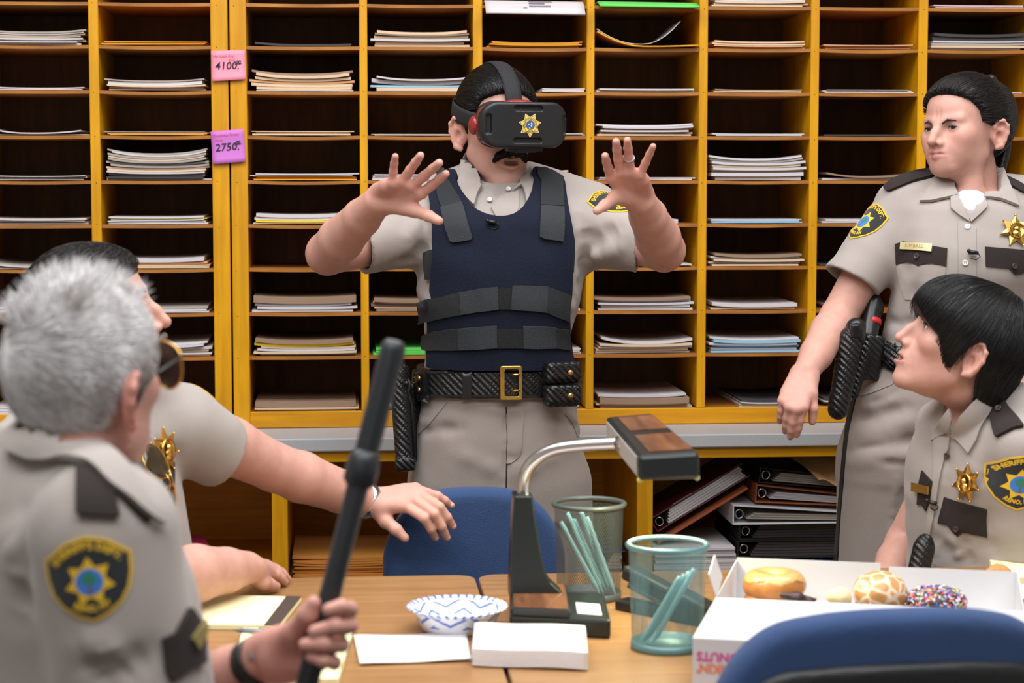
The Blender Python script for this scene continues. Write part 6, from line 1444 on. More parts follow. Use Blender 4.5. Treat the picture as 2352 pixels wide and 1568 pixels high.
fl5 = lambda P: np.tile(unit(h5.d(0, .6, .7)), (len(P), 1)); va, fa = strands(T7, co[sel], fl5(co[sel]), 4, rng.uniform(.005, .008, len(sel)), .001, .0006, rng, .6, cling=.6); me = add_arrays(me, [va], [fa]); link_mesh('hair', me, M['darkhair'], sec)
S7 = SDF(); S7.ell(h5, (0, .088, -.088), (.026, .018, .024), .01); S7.chain([h5.w(*p_) for p_ in ((-.03, .09, -.05), (0, .108, -.042), (.03, .09, -.05))], [.004, .006, .004], .004); link_mesh('goatee', S7.mesh(.003), mat('grey_beard', srgb(96, 88, 84), .7, .2, 100), sec)
relc.close()
gf2 = Fr(cast1(S5s, 350, 1105, 2.8, 3.7)[0] + V(.022, -.018, 0), unit(V(.85, -.5, .2)), unit(V(.75, .45, .18))); aviators('folded amber-lensed aviator sunglasses hung on the seated man\'s shirt front', gf2, 1.0, True, 'amber')
# ------------------------------------------------------------------ papers in the pigeonholes, one object each
def paper_mat(name, col, var=.10):
    return mat(name, col, .75, var, 6, 0, stretch=(1.5, 1.5, 260), spec=.2)
PK = {'w': ('white paper sheaf', 'paper_sheaf', 'papers', paper_mat('white_paper', srgb(202, 196, 199))), 'm': ('manila folder', 'manila_folder', 'folder', paper_mat('manila_card', srgb(214, 188, 158))),
      'o': ('orange envelope', 'orange_envelope', 'envelope', paper_mat('orange_kraft', srgb(226, 158, 52), .05)), 'g': ('grey folder', 'grey_folder', 'folder', paper_mat('grey_card', srgb(168, 158, 150))),
      'd': ('dark grey folder', 'dark_folder', 'folder', paper_mat('dark_card', srgb(70, 66, 68))), 'n': ('green sheets', 'green_paper', 'papers', paper_mat('green_paper', srgb(104, 206, 96), .06)),
      'b': ('light blue sheets', 'blue_paper', 'papers', paper_mat('blue_paper', srgb(150, 184, 206), .06)), 'y': ('yellow legal pad', 'legal_pad', 'pad', paper_mat('yellow_paper', srgb(240, 206, 48), .06)),
      'p': ('peach folder', 'peach_folder', 'folder', paper_mat('peach_card', srgb(226, 168, 122))), 't': ('brown kraft folder', 'kraft_folder', 'folder', paper_mat('brown_kraft', srgb(150, 124, 104))),
      'k': ('pinkish sheets', 'pink_paper', 'papers', paper_mat('pinkish_paper', srgb(206, 180, 182)))}
ORD = ['bottom', 'second', 'third', 'fourth', 'fifth', 'sixth', 'seventh', 'eighth', 'ninth', 'tenth', 'eleventh', 'twelfth', 'thirteenth', 'fourteenth']
rp = random.Random(21)
WORD = ['first', 'second', 'third', 'fourth', 'fifth', 'sixth', 'seventh', 'eighth', 'ninth', 'tenth']
COLN = {c: WORD[i] for i, c in enumerate('ABCDEFGHIJ')}
SPEC = {
 'A1': 'w4 w3 m3 w4 g3 m4 w3 g4', 'A2': 'w2 k3', 'A3': 'w2 w3^14', 'A4': 'g3 g4 w2', 'A5': 'w3 w3 m2 w4', 'A6': 'w2 w3^8 g2', 'A7': 'm3 w5 w4', 'A8': 'w4 m3 w3', 'A9': 'w6 w5 w4',
 'B1': 'o2 o2 o2 o2', 'B2': 'm3 w3 m4 w8 g3', 'B3': 'o2 o2 o2 w1', 'B4': 'w4 d4 g5 w4 m5 m4 g5 w5 g5 m4 g5 w4 g4', 'B5': 'w4 w3 w3 y2 w4', 'B6': 'm4 m3 p5 w9', 'B7': 'w3 w4 g5', 'B8': 'm4 w4 m5 w6 w5 w4', 'B9': 'w1 g1',
 'C1': 'd5^5', 'C2': 'w2 m6 m7 p5 m6 m7 t5', 'C3': 'm4 m3 m2', 'C4': 'o3 o2 o2 o2 w2 w3', 'C5': 'm3 y4 w6 w8', 'C7': 'w5 w6 w6 t16', 'C8': 'w4 m5 w4 m5 y6 t9', 'C9': 'w4 m4 t12',
 'D1': 'm5 m6 w5 m6 t4 m6', 'D2': 'm8 b5 w9^5 w4', 'D3': 'w2 m1', 'D4': 'w5 w5 w3', 'D5': 'w4 m4', 'D6': 'o4 o3 w4', 'D7': 't5 m4 t6 m4 t8', 'D8': 'n4 n5 n4', 'D9': 'w5 g4 w4',
 'E1': 'o3 o3 o2 o3', 'E2': 'w4 w3', 'E3': 'w3 w2', 'E4': 'm4 m4 m4 p3 m4', 'E5': 'w3', 'E7': 'w5 w4', 'E8': 'w3 m4 w3', 'E9': 'm5 w4',
 'F2': 'w3 w4', 'F3': 'm4 m4 w4 p3 w5 w4', 'F4': 'w3 w3', 'F5': 'w4 w5', 'F6': 'y2 w3', 'F7': 'w5 w6 w5 w4 t6', 'F8': 'w4 m6 w4 m5 w6^9', 'F9': 'w5 m4 t14 w5',
 'G0': 'm3 w4 m4 w4', 'G1': 'p3 p3 m3 p2 m4', 'G2': 'm3 t3', 'G3': 'w2 w3', 'G4': 'w8 w9 m4 w6 m5 w6 g5 w5', 'G5': 'b3 b3 w2', 'G6': 'm4 w5 m5 w4 t6', 'G7': 'm4 w8^4', 'G8': 'b4 w6 b5 w5 b6 w4',
 'G9': 'w3 g4 w3 d3', 'H1': 'p3 p3 p2', 'H2': 'w3 w2 g2', 'H3': 'd2 d2', 'H4': 'w5 t4^8', 'H5': 'w4 w4', 'H6': 'd3', 'H7': 'w4 w3', 'H8': 'b5 w6 b6 w5 w5', 'H9': 'd4 t5 w3 d5', 'I0': 'k4 k3', 'I1': 'w4 m5 g6 w4 d8 d7', 'I2': 'w3', 'I4': 'w4 w3', 'I3': 'o4'}
RIGHT = {'E2': (.42, .28), 'E3': (.2, .38), 'D6': (.42, -.22), 'F5': (.25, .2), 'F6': (.6, .15), 'H7': (.35, -.2), 'H8': (.5, -.22), 'G9': (.62, .15), 'H9': (.4, -.2), 'E7': (.3, .3), 'E8': (.3, .3), 'E4': (.85, -.1), 'A2': (.8, .05), 'G7': (.86, -.03), 'I3': (.4, -.1)}
def sheet_mesh(w, dpt, th, cl, cr, sag, n=8, name='sheet'):
    b = MB(); xs = np.linspace(-.5, .5, n + 1)
    zc = [cl * max(0, -2 * x) ** 2.5 + cr * max(0, 2 * x) ** 2.5 - sag * math.sin(math.pi * (x + .5)) for x in xs]
    prof = [(x * w, z + th) for x, z in zip(xs, zc)] + [(x * w, z) for x, z in zip(xs[::-1], zc[::-1])]; m = len(prof)
    vs = [(x, 0, z) for x, z in prof] + [(x, dpt, z) for x, z in prof]
    fs = [(i, (i + 1) % m, m + (i + 1) % m, m + i) for i in range(m)]
    for i in range(n): fs.append((i + 1, i, m - 1 - i, m - 2 - i)); fs.append((m + i, m + i + 1, 2 * m - 2 - i, 2 * m - 1 - i))
    b.add(vs, fs); me = b.mesh(name); bm = bmesh.new(); bm.from_mesh(me); bmesh.ops.recalc_face_normals(bm, faces=bm.faces); bm.to_mesh(me); bm.free(); return me
def flap_edges(me): return me
for key, toks in SPEC.items():
    c, r = key[0], int(key[1]); x0, x1 = HOLES[c]; W = x1 - x0; z = ROWZ[9 - r] + .0006; n_t = len(toks.split()); cumL = cumR = 0.0
    if r == 9: z = .8895
    if r != 9: z += .0001
    for i, tk in enumerate(toks.split()):
        kind = tk[0]; cl = 0
        if '^' in tk: tk, cu = tk.split('^'); cl = float(cu) / 1000
        th = float(tk[1:]) / 1000; fr_, of = RIGHT.get(key, (rp.uniform(.86, .955), rp.uniform(-.02, .02)))
        wdt = W * fr_ * rp.uniform(.97, 1.0); look, nm, cat, m_ = PK[kind]
        dpt = rp.uniform(.26, .285); cx = (x0 + x1) / 2 + of * W
        lim = (W - wdt) / 2 - .0015; cx = min(max(cx + rp.uniform(-.004, .004), x0 + wdt / 2 + .0015), x1 - wdt / 2 - .0015) if lim > 0 else (x0 + x1) / 2
        yaw = rp.uniform(-.012, .012); wd2 = wdt - abs(yaw) * dpt * 1.2
        edge = rp.uniform(0, .0035) if th > .0025 else 0
        cumL += cl + edge * (i > 0) * .6; cumR += cl * .4 + rp.uniform(0, .002) * (i > 0) * (th > .0025)
        me = sheet_mesh(wd2, dpt, th * .94, cumL, cumR, 0.0)
        o = link_mesh(nm, me, m_); o.location = (cx, SY + rp.uniform(.002, .022), z); o.rotation_euler = (0, 0, yaw)
        pos = 'alone' if n_t == 1 else ('topmost' if i == n_t - 1 else ('at the bottom' if i == 0 else ORD[i] + ' from bottom'))
        tag(o, f'{look} {pos} in the pigeonhole of the {COLN[c]} column, {WORD[r]} row', cat, f'papers in the {COLN[c]} column, {WORD[r]} row')
        z += th * 1.02 + .0001
# papers that hang or curl out of their pigeonholes
def sheet_from(P, name, m_, label, cat, th=.0012, group=None):
    b = MB(); b.grid(np.array(P)); o = b.build(name, m_); md = o.modifiers.new('thick', 'SOLIDIFY'); md.thickness = th; md.offset = 1; return tag(o, label, cat, group)
def curl(c, r, f, x0=0, x1=1, dpt=.27, lift=.001, out=.0, n=12, dz=lambda u, v: 0):
    a, b = HOLES[c]; z = ROWZ[9 - r] + lift; return [[(a + (b - a) * (x0 + (x1 - x0) * u), SY - out * (1 - v) + dpt * v, z + f(u) + dz(u, v)) for u in np.linspace(0, 1, n)] for v in (0, .04, .08, .12, .16, .3, .6, 1)]
g1 = 'papers in the sixth column, second row'
sheet_from(curl('F', 1, lambda u: .030 * max(0, 1 - u * 2.2) ** 2 - .003 * math.sin(u * 3.14), .02, .985, out=.01, lift=.0042), 'orange_envelope', PK['o'][3], 'large orange envelope with curled up left side, sixth column, second row', 'envelope', .003, g1)
sheet_from(curl('F', 1, lambda u: .034 * max(0, 1 - u * 2.0) ** 2 + .052 * max(0, u - .55) ** 2 / .2, .02, .82, lift=.0078, dpt=.25), 'paper_sheaf', PK['w'][3], 'white sheet curling up at both ends on an orange envelope', 'papers', .0012, g1)
sheet_from(curl('F', 0, lambda u: -.002 * u, .03, .97, out=.035, lift=.0055, dz=lambda u, v: -.011 * (1 - min(1, v * 8.5))), 'green_paper', PK['n'][3], 'bright green sheets jutting out of the top row, sixth column', 'papers', .004)
sheet_from(curl('E', 0, lambda u: -.002 * u, .02, .96, out=.05, lift=.0055, dz=lambda u, v: -.03 * max(0, 1 - v * 6.5) ** 1.3), 'booklet', PK['w'][3], 'white printed booklet drooping out of the top row, fifth column', 'booklet', .0045)
b = MB()      # its printed label
pr = mat('print_grey', srgb(120, 116, 124), .8)
HX = lambda x: HOLES['E'][0] + (HOLES['E'][1] - HOLES['E'][0]) * (.02 + .94 * x)
bl_ = bpy.data.objects['booklet']
for (x0, x1, v0) in ((.38, .42, .03), (.44, .66, .05), (.44, .60, .085), (.44, .68, .115)):
    zz = lambda v: ROWZ[9] + .0112 - .03 * max(0, 1 - v * 6.5) ** 1.3
    yy = lambda v: SY - .05 * (1 - v) + .27 * v
    b.add([(HX(x0), yy(v0), zz(v0)), (HX(x1), yy(v0), zz(v0)), (HX(x1), yy(v0 + .014), zz(v0 + .014)), (HX(x0), yy(v0 + .014), zz(v0 + .014))], [(0, 1, 2, 3)])
b.build('printed_lines', pr, bl_)
# writing on the white sheet in column B (lies upside down for the viewer)
tp = [o for o in bpy.data.objects if o.get('label', '').startswith('white paper sheaf topmost in the pigeonhole of the second column, seventh row')]
if tp:
    t0 = tp[0]; v, f, bd = glyphs('KATE PD/DAVIS SANDRA', .0085); b = MB(); b.add([(-x + .03, .052 - y * 1.6, .0095) for x, y in v], f); b.build('handwriting', mat('ink', srgb(60, 58, 70), .6), t0)
    b = MB()
    for k in range(5): b.box(-.02, .012 + k * .006, .0094, .05 - .008 * (k % 3), .0135 + k * .006, .0096)
    b.build('printed_lines', pr, t0)
# sticky notes across the two posts
def sticky(name, pts, m_, label, lines, big):
    P = [WY(x, y, SY - .0012) for x, y in pts]; tl, tr, br_, bl_ = P
    G = [[tl + (tr - tl) * u + (bl_ + (br_ - bl_) * u - tl - (tr - tl) * u) * v + V(0, -.006 * max(0, v - .4) ** 2 / .36 - .001, 0) for u in np.linspace(0, 1, 7)] for v in np.linspace(0, 1, 8)]
    b = MB(); b.grid(np.array(G)[:, ::-1]); o = b.build(name, m_); md = o.modifiers.new('thick', 'SOLIDIFY'); md.thickness = .0006; md.offset = 0; tag(o, label, 'sticky note', 'sticky notes on the cabinet posts')
    X = unit(tr - tl); Z = unit(tl - bl_); w_ = np.linalg.norm(tr - tl); h_ = np.linalg.norm(tl - bl_)
    def wr_(txt, s_, u, v, mm, nm, bold=0, slant=0):
        vv, f, bd = glyphs(txt, s_, 'LEFT', bold); b = MB(); q = lambda x, y: tl + X * (u * w_ + x + slant * y) - Z * (v * h_ - y) + V(0, -.006 * max(0, v - .4) ** 2 / .36 - .0026, 0)
        b.add([q(x, y) for x, y in vv], f); b.build(nm, mm, o)
    ink = M.setdefault('ink_dark', mat('marker_ink', srgb(44, 30, 50), .6)); faint = M.setdefault('ink_red', mat('red_pen', srgb(214, 84, 110), .6))
    wr_(big, .0245, .10, .62, ink, 'amount', .0002, .12); wr_('00', .0105, .72, .44, ink, 'cents', .0004, .3)
    b = MB(); q0 = tl + X * w_ * .70 - Z * h_ * .45 + V(0, -.0032, 0); q1 = tl + X * w_ * .90 - Z * h_ * .43 + V(0, -.0032, 0); b.add([q0, q1, q1 - Z * .0015, q0 - Z * .0015], [(0, 1, 2, 3)]); b.build('underline', ink, o)
    for t_, u, v in lines: wr_(t_, .0085, u, v, faint, 'faint_note', 0, .15)
    return o
sticky('sticky_note', [(485, 117), (562, 115), (565, 182), (487, 187)], mat('pink_note', srgb(246, 146, 168), .7), 'pink sticky note reading 4100 on the cabinet posts', [('Hst Ladd Rec', .05, .22), ('7mo', .5, .36)], '4100.')
sticky('sticky_note', [(484, 302), (560, 296), (565, 371), (489, 377)], mat('purple_note', srgb(198, 112, 196), .7), 'purple sticky note reading 2750 on the cabinet posts', [('Goodness Street', .05, .18), ('Rinse', .1, .32)], '2750.')
# ------------------------------------------------------------------ binders and stacks in the cupboard under the counter
CF = .5225; YF = CY0 + .06
def XF(px, py, Y=YF): return WY(px, py, Y)[0]
M['maroon'] = mat('maroon_vinyl', srgb(84, 22, 26), .4, .05); M['binder_black'] = mat('black_vinyl', srgb(30, 29, 30), .45, .05); M['binder_white'] = mat('white_vinyl', srgb(208, 206, 210), .4, .03); M['binder_blue'] = mat('blue_vinyl', srgb(36, 62, 130), .4, .05); M['copper'] = mat('rust_card', srgb(160, 84, 48), .6, .06)
M['chrome'] = mat('chrome', srgb(210, 210, 212), .15, metal=1.0)
def binder(label, loc, w, t, dpt, cover, papers='w', rot=(0, 0, 0), group=None, edge=None, wedge=0.0, name='ring_binder'):
    """lies on its back; w across, t thick at the spine (left), dpt into the cupboard; wedge thins it towards the right"""
    e = empty(name, loc, label, 'binder', group); e.rotation_euler = rot; k = .003; t1 = t * (1 - wedge)
    b = MB(); b.box(0, 0, 0, w, dpt, k); b.build('cover', cover, e, bevel=.001)
    b = MB(); b.add([(0, 0, t - k), (w, 0, t1 - k), (w, dpt, t1 - k), (0, dpt, t - k), (0, 0, t), (w, 0, t1), (w, dpt, t1), (0, dpt, t)], [(3, 2, 1, 0), (4, 5, 6, 7), (0, 1, 5, 4), (1, 2, 6, 5), (2, 3, 7, 6), (3, 0, 4, 7)]); b.build('cover', cover, e, bevel=.001)
    b = MB(); b.box(-k, 0, 0, .0, dpt, t); b.build('spine', edge or cover, e, bevel=.001)
    b = MB(); n = 5
    for i in range(n):
        z0 = k + .001 + i * (t1 - 2 * k - .002) / n; z1 = z0 + (t1 - 2 * k - .002) / n * .86
        x0 = .03 + .004 * i; sl = (t - t1) * .5
        b.add([(x0, .006 + .002 * (i % 2), z0 + sl * .7), (w - .008 - .002 * (i % 3), .006, z0), (w - .008, dpt - .01, z0), (x0, dpt - .01, z0 + sl * .7), (x0, .006 + .002 * (i % 2), z1 + sl * .7), (w - .008 - .002 * (i % 3), .006, z1), (w - .008, dpt - .01, z1), (x0, dpt - .01, z1 + sl * .7)], [(3, 2, 1, 0), (4, 5, 6, 7), (0, 1, 5, 4), (1, 2, 6, 5), (2, 3, 7, 6), (3, 0, 4, 7)])
    o = b.build('paper_block', PK[papers][3], e); o['kind'] = 'stuff'
    b = MB(); b.tube([(.014 + .009 * math.cos(a), .012, t * .5 + .010 * math.sin(a)) for a in np.linspace(0, 2 * math.pi, 14)[:-1]], .0017, 6, closed=True); b.build('ring', M['chrome'], e)
    return e
x0 = .69
o = binder('maroon ring binder leaning upward to the right, wide label on its cover', (x0 + .012, YF + .03, CF + .094), .245, .036, .28, M['maroon'], 'w', (math.radians(-4), math.radians(-31), 0), edge=M['maroon'])
b = MB(); b.box(.06, -.001, .0365, .11, .012, .0372); b.build('label_holder', mat('clear_label', srgb(170, 150, 150), .2), o); b = MB()
for k in range(8): b.box(.066 + k * .005, .002, .0373, .069 + k * .005, .009, .0375)
b.build('label_print', M['dark'], o)
def slab_thing(name, label, cat, x0, x1, y0, dpt, z0, th, m_, group=None, rot=0, ry=0):
    b = MB(); w = x1 - x0; b.box(0, 0, 0, w, dpt, th); o = b.build(name, m_, bevel=.0006, seg=1); o.location = (x0, y0, z0); o.rotation_euler = (0, ry, rot); return tag(o, label, cat, group)
o = slab_thing('kraft_folder', 'rust-edged card folder slanting beneath the maroon binder', 'folder', .70, .94, YF + .02, .27, CF + .068, .006, M['copper'], ry=math.radians(-31))
g_ = 'white paper stack in the cupboard'; z = CF
for i in range(9): slab_thing('paper_sheaf', f'white paper ream, {"bottom" if i == 0 else "topmost" if i == 8 else ORD[i] + " from the bottom"}, in the cupboard below the maroon binder', 'papers', .685 + rp.uniform(0, .004), .872 + rp.uniform(-.004, .004), YF - .015 + rp.uniform(0, .008), .27, z, .0066, PK['w'][3], g_); z += .0072
gb = 'binders in the cupboard'
xb = .885
binder('blue ring binder at the bottom of the cupboard binder pile', (xb + .01, YF + .015, CF), .31, .030, .28, M['binder_blue'], 'w', group=gb, wedge=.3)
binder('thick black ring binder second from the bottom of the cupboard pile', (xb, YF + .02, CF + .031), .32, .042, .28, M['binder_black'], 'd', group=gb)
binder('wide black ring binder under the white one in the cupboard pile', (xb + .004, YF + .02, CF + .074), .318, .038, .28, M['binder_black'], 'd', group=gb)
binder('white ring binder with wedge-shaped end in the cupboard pile', (xb - .015, YF + .0, CF + .113), .335, .046, .285, M['binder_white'], 'g', group=gb, wedge=.55)
binder('rust-edged black ring binder lying on the white one', (xb + .04, YF + .02, CF + .160), .27, .042, .27, M['copper'], 'w', (0, math.radians(3), 0), gb, wedge=.45)
binder('black ring binder on top of the cupboard pile', (xb + .05, YF + .03, CF + .2035), .28, .036, .26, M['binder_black'], 'g', (0, math.radians(5), 0), gb, wedge=.2)
eq = [WY(x, y, CY0 + .05) for x, y in ((1838, 1062), (1960, 1062), (1960, 1122), (1880, 1102))]
sheet_from([[eq[0] + (eq[1] - eq[0]) * u + ((eq[3] + (eq[2] - eq[3]) * u) - (eq[0] + (eq[1] - eq[0]) * u)) * (1 - v) ** 1.5 + V(0, .16 * v, .004 * math.sin(u * 9 + v * 5)) for u in np.linspace(0, 1, 9)] for v in np.linspace(0, 1, 6)], 'manila_envelope', mat('tan_envelope', srgb(206, 162, 114), .7), 'crumpled tan envelope drooping over the binders under the counter', 'envelope', .0015)
g_ = 'kraft envelopes in the cupboard'; z = CF
KR = paper_mat('kraft_envelope', srgb(196, 130, 60), .06)
for i in range(10):
    tag(link_mesh('kraft_envelope', sheet_mesh(.236, .27, .0042, rp.uniform(0, .004), rp.uniform(0, .003), 0), KR), f'golden kraft envelope, {"bottom" if i == 0 else "topmost" if i == 9 else ORD[i] + " from the bottom"}, stacked in the cupboard behind the baton', 'envelope', g_).location = (-.008 + rp.uniform(-.004, .004), YF + rp.uniform(0, .012), z); z += .0052
slab_thing('pink_folder', 'bright pink folder corner in the cupboard above the seated man\'s forearm', 'folder', -.385, -.31, YF + .1, .2, CF, .052, mat('pink_card', srgb(206, 44, 110), .6), rot=.2)
binder('navy ring binder between the two pencil cups in the cupboard', (.556, YF + .06, CF), .075, .046, .2, M['binder_blue'], 'w')
# ------------------------------------------------------------------ chairs and the things on the tables
M['blue_fab'] = cloth('blue_chair_fabric', srgb(48, 70, 110), .06, .12, .6, 500)
M['shellp'] = mat('black_chair_shell', srgb(30, 30, 32), .45, .04, 80, .15, 300)
def office_chair(label, loc, rz, w, h, ztop, bow=.03):
    e = empty('office_chair', (loc[0], loc[1], 0), label, 'chair', 'blue fabric office chairs', rz)      # its front looks along local -y
    def backfn(zt, zb, hw_, y0, th, r, top_arc):
        S_ = SDF()
        def fn(P):
            x, y, z = P[:, 0], P[:, 1] + bow * 0 - y0 - bow * (P[:, 0] / hw_) ** 2 * -1, P[:, 2]
            zt_ = zt - top_arc * (np.abs(x) / hw_) ** 2.5; cz = (zt_ + zb) / 2; hz = (zt_ - zb) / 2
            qx = np.abs(x) - (hw_ - r); qz = np.abs(z - cz) - (hz - r); d2 = np.sqrt(np.maximum(qx, 0) ** 2 + np.maximum(qz, 0) ** 2) + np.minimum(np.maximum(qx, qz), 0) - r
            k = th * .8; a = d2 + k; b_ = np.abs(y) - th + k; return np.sqrt(np.maximum(a, 0) ** 2 + np.maximum(b_, 0) ** 2) + np.minimum(np.maximum(a, b_), 0) - k
        S_.custom(fn, (-hw_ - .02, y0 - .12, zb - .02), (hw_ + .02, y0 + .12, zt + .02)); return S_
    # the cushion wraps over the top; the black shell covers the rest of the rear
    link_mesh('backrest', backfn(ztop, ztop - h, w / 2, 0, .027, .09, .045).mesh(.006), M['blue_fab'], e)
    link_mesh('back_shell', backfn(ztop - .058, ztop - h + .01, w / 2 - .012, .024, .014, .075, .02).mesh(.006), M['shellp'], e)
    S_ = SDF(); S_.box(Fr(V(0, -.24, .46), V(0, 1, 0), V(0, 0, 1)), (0, 0, 0), (w / 2, .22, .035), .035, .03); link_mesh('seat', S_.mesh(.012), M['blue_fab'], e)
    b = MB(); b.tube([(0, .045, ztop - h * .5), (0, .06, .52), (0, .02, .42), (0, -.2, .42)], .022, 10); b.build('back_bracket', M['shellp'], e)
    b = MB(); b.lathe([(.025, .10), (.025, .30), (.016, .30), (.016, .425)], (0, -.22, 0), 16); b.build('gas_column', M['legmetal'], e)
    for k in range(5):
        a = 2 * math.pi * k / 5 + .3; p = V(.27 * math.cos(a), -.22 + .27 * math.sin(a), 0); b = MB(); b.tube([(0, -.22, .11), (p[0], p[1], .075)], [.026, .016], 8); lg = b.build('leg', M['shellp'], e)
        b = MB(); b.lathe([(.0001, -.012), (.024, -.012), (.026, 0), (.024, .012), (.0001, .012)], (p[0], p[1], .0265), 14, ax=(V(0, 0, 1), V(-math.sin(a), math.cos(a), 0), V(math.cos(a), math.sin(a), 0))); b.tube([(p[0], p[1], .085), (p[0], p[1], .05)], .008, 8); b.build('castor', M['black'], lg)
    return e
pf_ = Wd(1088, 1118, 3.66); office_chair('blue office chair facing the table, in front of the standing man', (pf_[0], pf_[1]), 0, .335, .40, pf_[2], .012)
pn_ = Wd(2062, 1393, 2.36); office_chair('blue office chair with black back shell in the right foreground', (pn_[0], pn_[1] - .01), math.radians(180 + 4), .445, .44, pn_[2], .03)
# ---- desk lamp
lamp = empty('desk_lamp', tuple(WZ(1230, 1440, TZ)), 'black desk lamp with silver gooseneck and woodgrain head, switched on', 'lamp'); rr = _Rel(lamp)
M['lampblk'] = mat('dark_lamp_plastic', srgb(30, 34, 34), .3, .03); M['woodgrain'] = wood('printed_walnut', srgb(84, 52, 36), srgb(140, 92, 62), stretch=(20, 3, 3), rough=.25, coat=.4)
def hexa(A, B):   # two quads of world points
    b = MB(); b.add(list(A) + list(B), [(0, 1, 2, 3), (7, 6, 5, 4), (4, 5, 1, 0), (5, 6, 2, 1), (6, 7, 3, 2), (7, 4, 0, 3)]); return b
f0 = [WZ(1171, 1456, TZ + .001), WZ(1403, 1466, TZ + .001), WZ(1388, 1402, TZ + .001), WZ(1170, 1392, TZ + .001)]
zb = V(0, 0, .028)
hexa(f0[::-1], [p + zb for p in f0][::-1]).build('base', M['lampblk'], lamp, bevel=.004, fix=True)
g0_ = [p + zb for p in f0]; mid = lambda a, b_, t: a + (b_ - a) * t
u0, u1 = mid(g0_[0], g0_[1], .02), mid(g0_[0], g0_[1], .60); v0, v1 = mid(g0_[3], g0_[2], .02), mid(g0_[3], g0_[2], .60); h2_ = V(0, 0, .012)
hexa([u0, u1, v1, v0][::-1], [u0 + h2_, u1 + h2_, v1 + h2_, v0 + h2_][::-1]).build('base_step', M['lampblk'], lamp, bevel=.002, fix=True)
ins = lambda a, b_, c, d, k: [a + ((b_ + d) / 2 - a) * k, b_ + ((a + c) / 2 - b_) * k, c + ((d + b_) / 2 - c) * k, d + ((c + a) / 2 - d) * k]
q_ = [u0 + h2_, u1 + h2_, v1 + h2_, v0 + h2_]; e1 = V(0, 0, .0008); q2 = ins(*q_, .06); hexa([p - e1 for p in q2][::-1], [p + e1 for p in q2][::-1]).build('base_panel', M['woodgrain'], lamp, fix=True)
q_ = [mid(u1, v1, .15) + V(.012, 0, .0005), mid(g0_[1], g0_[2], .15) + V(-.012, 0, .0005), mid(g0_[1], g0_[2], .55) + V(-.012, 0, .0005), mid(u1, v1, .55) + V(.012, 0, .0005)]
hexa([p - e1 for p in q_][::-1], [p + e1 for p in q_][::-1]).build('paper_label', PK['w'][3], lamp, fix=True)
dS = 3.09
def stem_pts(rows):
    vs = []
    for (xl, xr, y) in rows:
        a, c = Wd(xl, y, dS), Wd(xr, y, dS); vs += [a, c, c + V(0, .05, 0), a + V(0, .05, 0)]
    return vs
rows = [(1172, 1310, 1378), (1172, 1292, 1362), (1172, 1268, 1340), (1173, 1254, 1315), (1174, 1246, 1285), (1176, 1238, 1240), (1178, 1230, 1190), (1181, 1224, 1138)]
b = MB(); vs = stem_pts(rows); fs = []
for i in range(len(rows) - 1):
    for k in range(4): fs.append((i * 4 + k, i * 4 + (k + 1) % 4, i * 4 + 4 + (k + 1) % 4, i * 4 + 4 + k))
fs.append((3, 2, 1, 0)); n4 = (len(rows) - 1) * 4; fs.append((n4, n4 + 1, n4 + 2, n4 + 3)); b.add(vs, fs); b.build('stem', M['lampblk'], lamp, bevel=.003, fix=True)
gp = spline(P3((1202, 1140, 3.115), (1204, 1100, 3.11), (1222, 1062, 3.10), (1262, 1036, 3.09), (1320, 1024, 3.075), (1424, 1017, 3.05)), 14); b = MB(); rad = [.0098 + .0009 * (i % 2) for i in range(len(gp) * 2)]; gp2 = np.concatenate([gp[:-1] + (gp[1:] - gp[:-1]) * t for t in (0,)]); 
g3 = [];  
for i in range(len(gp) - 1):
    for t in (0, .5): g3.append(gp[i] + (gp[i + 1] - gp[i]) * t)
b.tube(g3, [.0092 + .0011 * (i % 2) for i in range(len(g3))], 14); b.build('gooseneck', M['silver'], lamp)
b = MB(); b.tube(P3((1418, 1018, 3.052), (1450, 1020, 3.04)), .0115, 14); b.tube(P3((1450, 1020, 3.04), (1462, 1030, 3.03)), .006, 8); b.build('neck_joint', M['silver'], lamp)
hf_ = P3((1466, 1046, 2.86), (1607, 1037, 2.86), (1609, 1100, 2.86), (1468, 1105, 2.86)); hb_ = P3((1391, 957, 3.2), (1500, 948, 3.2), (1502, 1002, 3.2), (1393, 1012, 3.2))
hexa(hf_, hb_).build('lamp_head', M['lampblk'], lamp, bevel=.006, fix=True)
top4 = [hf_[0], hf_[1], hb_[1], hb_[0]]; nT = unit(np.cross(top4[1] - top4[0], top4[3] - top4[0])); 
pl = lambda u, v: mid(mid(top4[0], top4[1], u), mid(top4[3], top4[2], u), v)
for (va_, vb_) in ((.06, .46), (.58, .94)):
    q2 = [pl(.22, va_), pl(.94, va_), pl(.94, vb_), pl(.22, vb_)]; hexa([p - nT * .0005 for p in q2], [p + nT * .0012 for p in q2]).build('head_panel', M['woodgrain'], lamp, fix=True)
lf = [hf_[0], hf_[3], hb_[3], hb_[0]]; nL = unit(np.cross(lf[1] - lf[0], lf[3] - lf[0])); nL = nL if nL[0] < 0 else -nL
pl2 = lambda u, v: mid(mid(lf[0], lf[1], u), mid(lf[3], lf[2], u), v); q2 = [pl2(.12, .04), pl2(.85, .04), pl2(.85, .96), pl2(.12, .96)]; hexa([p - nL * .0005 for p in q2], [p + nL * .001 for p in q2]).build('side_panel', mat('light_grey_panel', srgb(168, 162, 156), .35), lamp, fix=True)
bt4 = [hf_[3], hf_[2], hb_[2], hb_[3]]; pl3 = lambda u, v: mid(mid(bt4[0], bt4[1], u), mid(bt4[3], bt4[2], u), v); q2 = [pl3(.18, .08), pl3(.82, .08), pl3(.82, .92), pl3(.18, .92)]
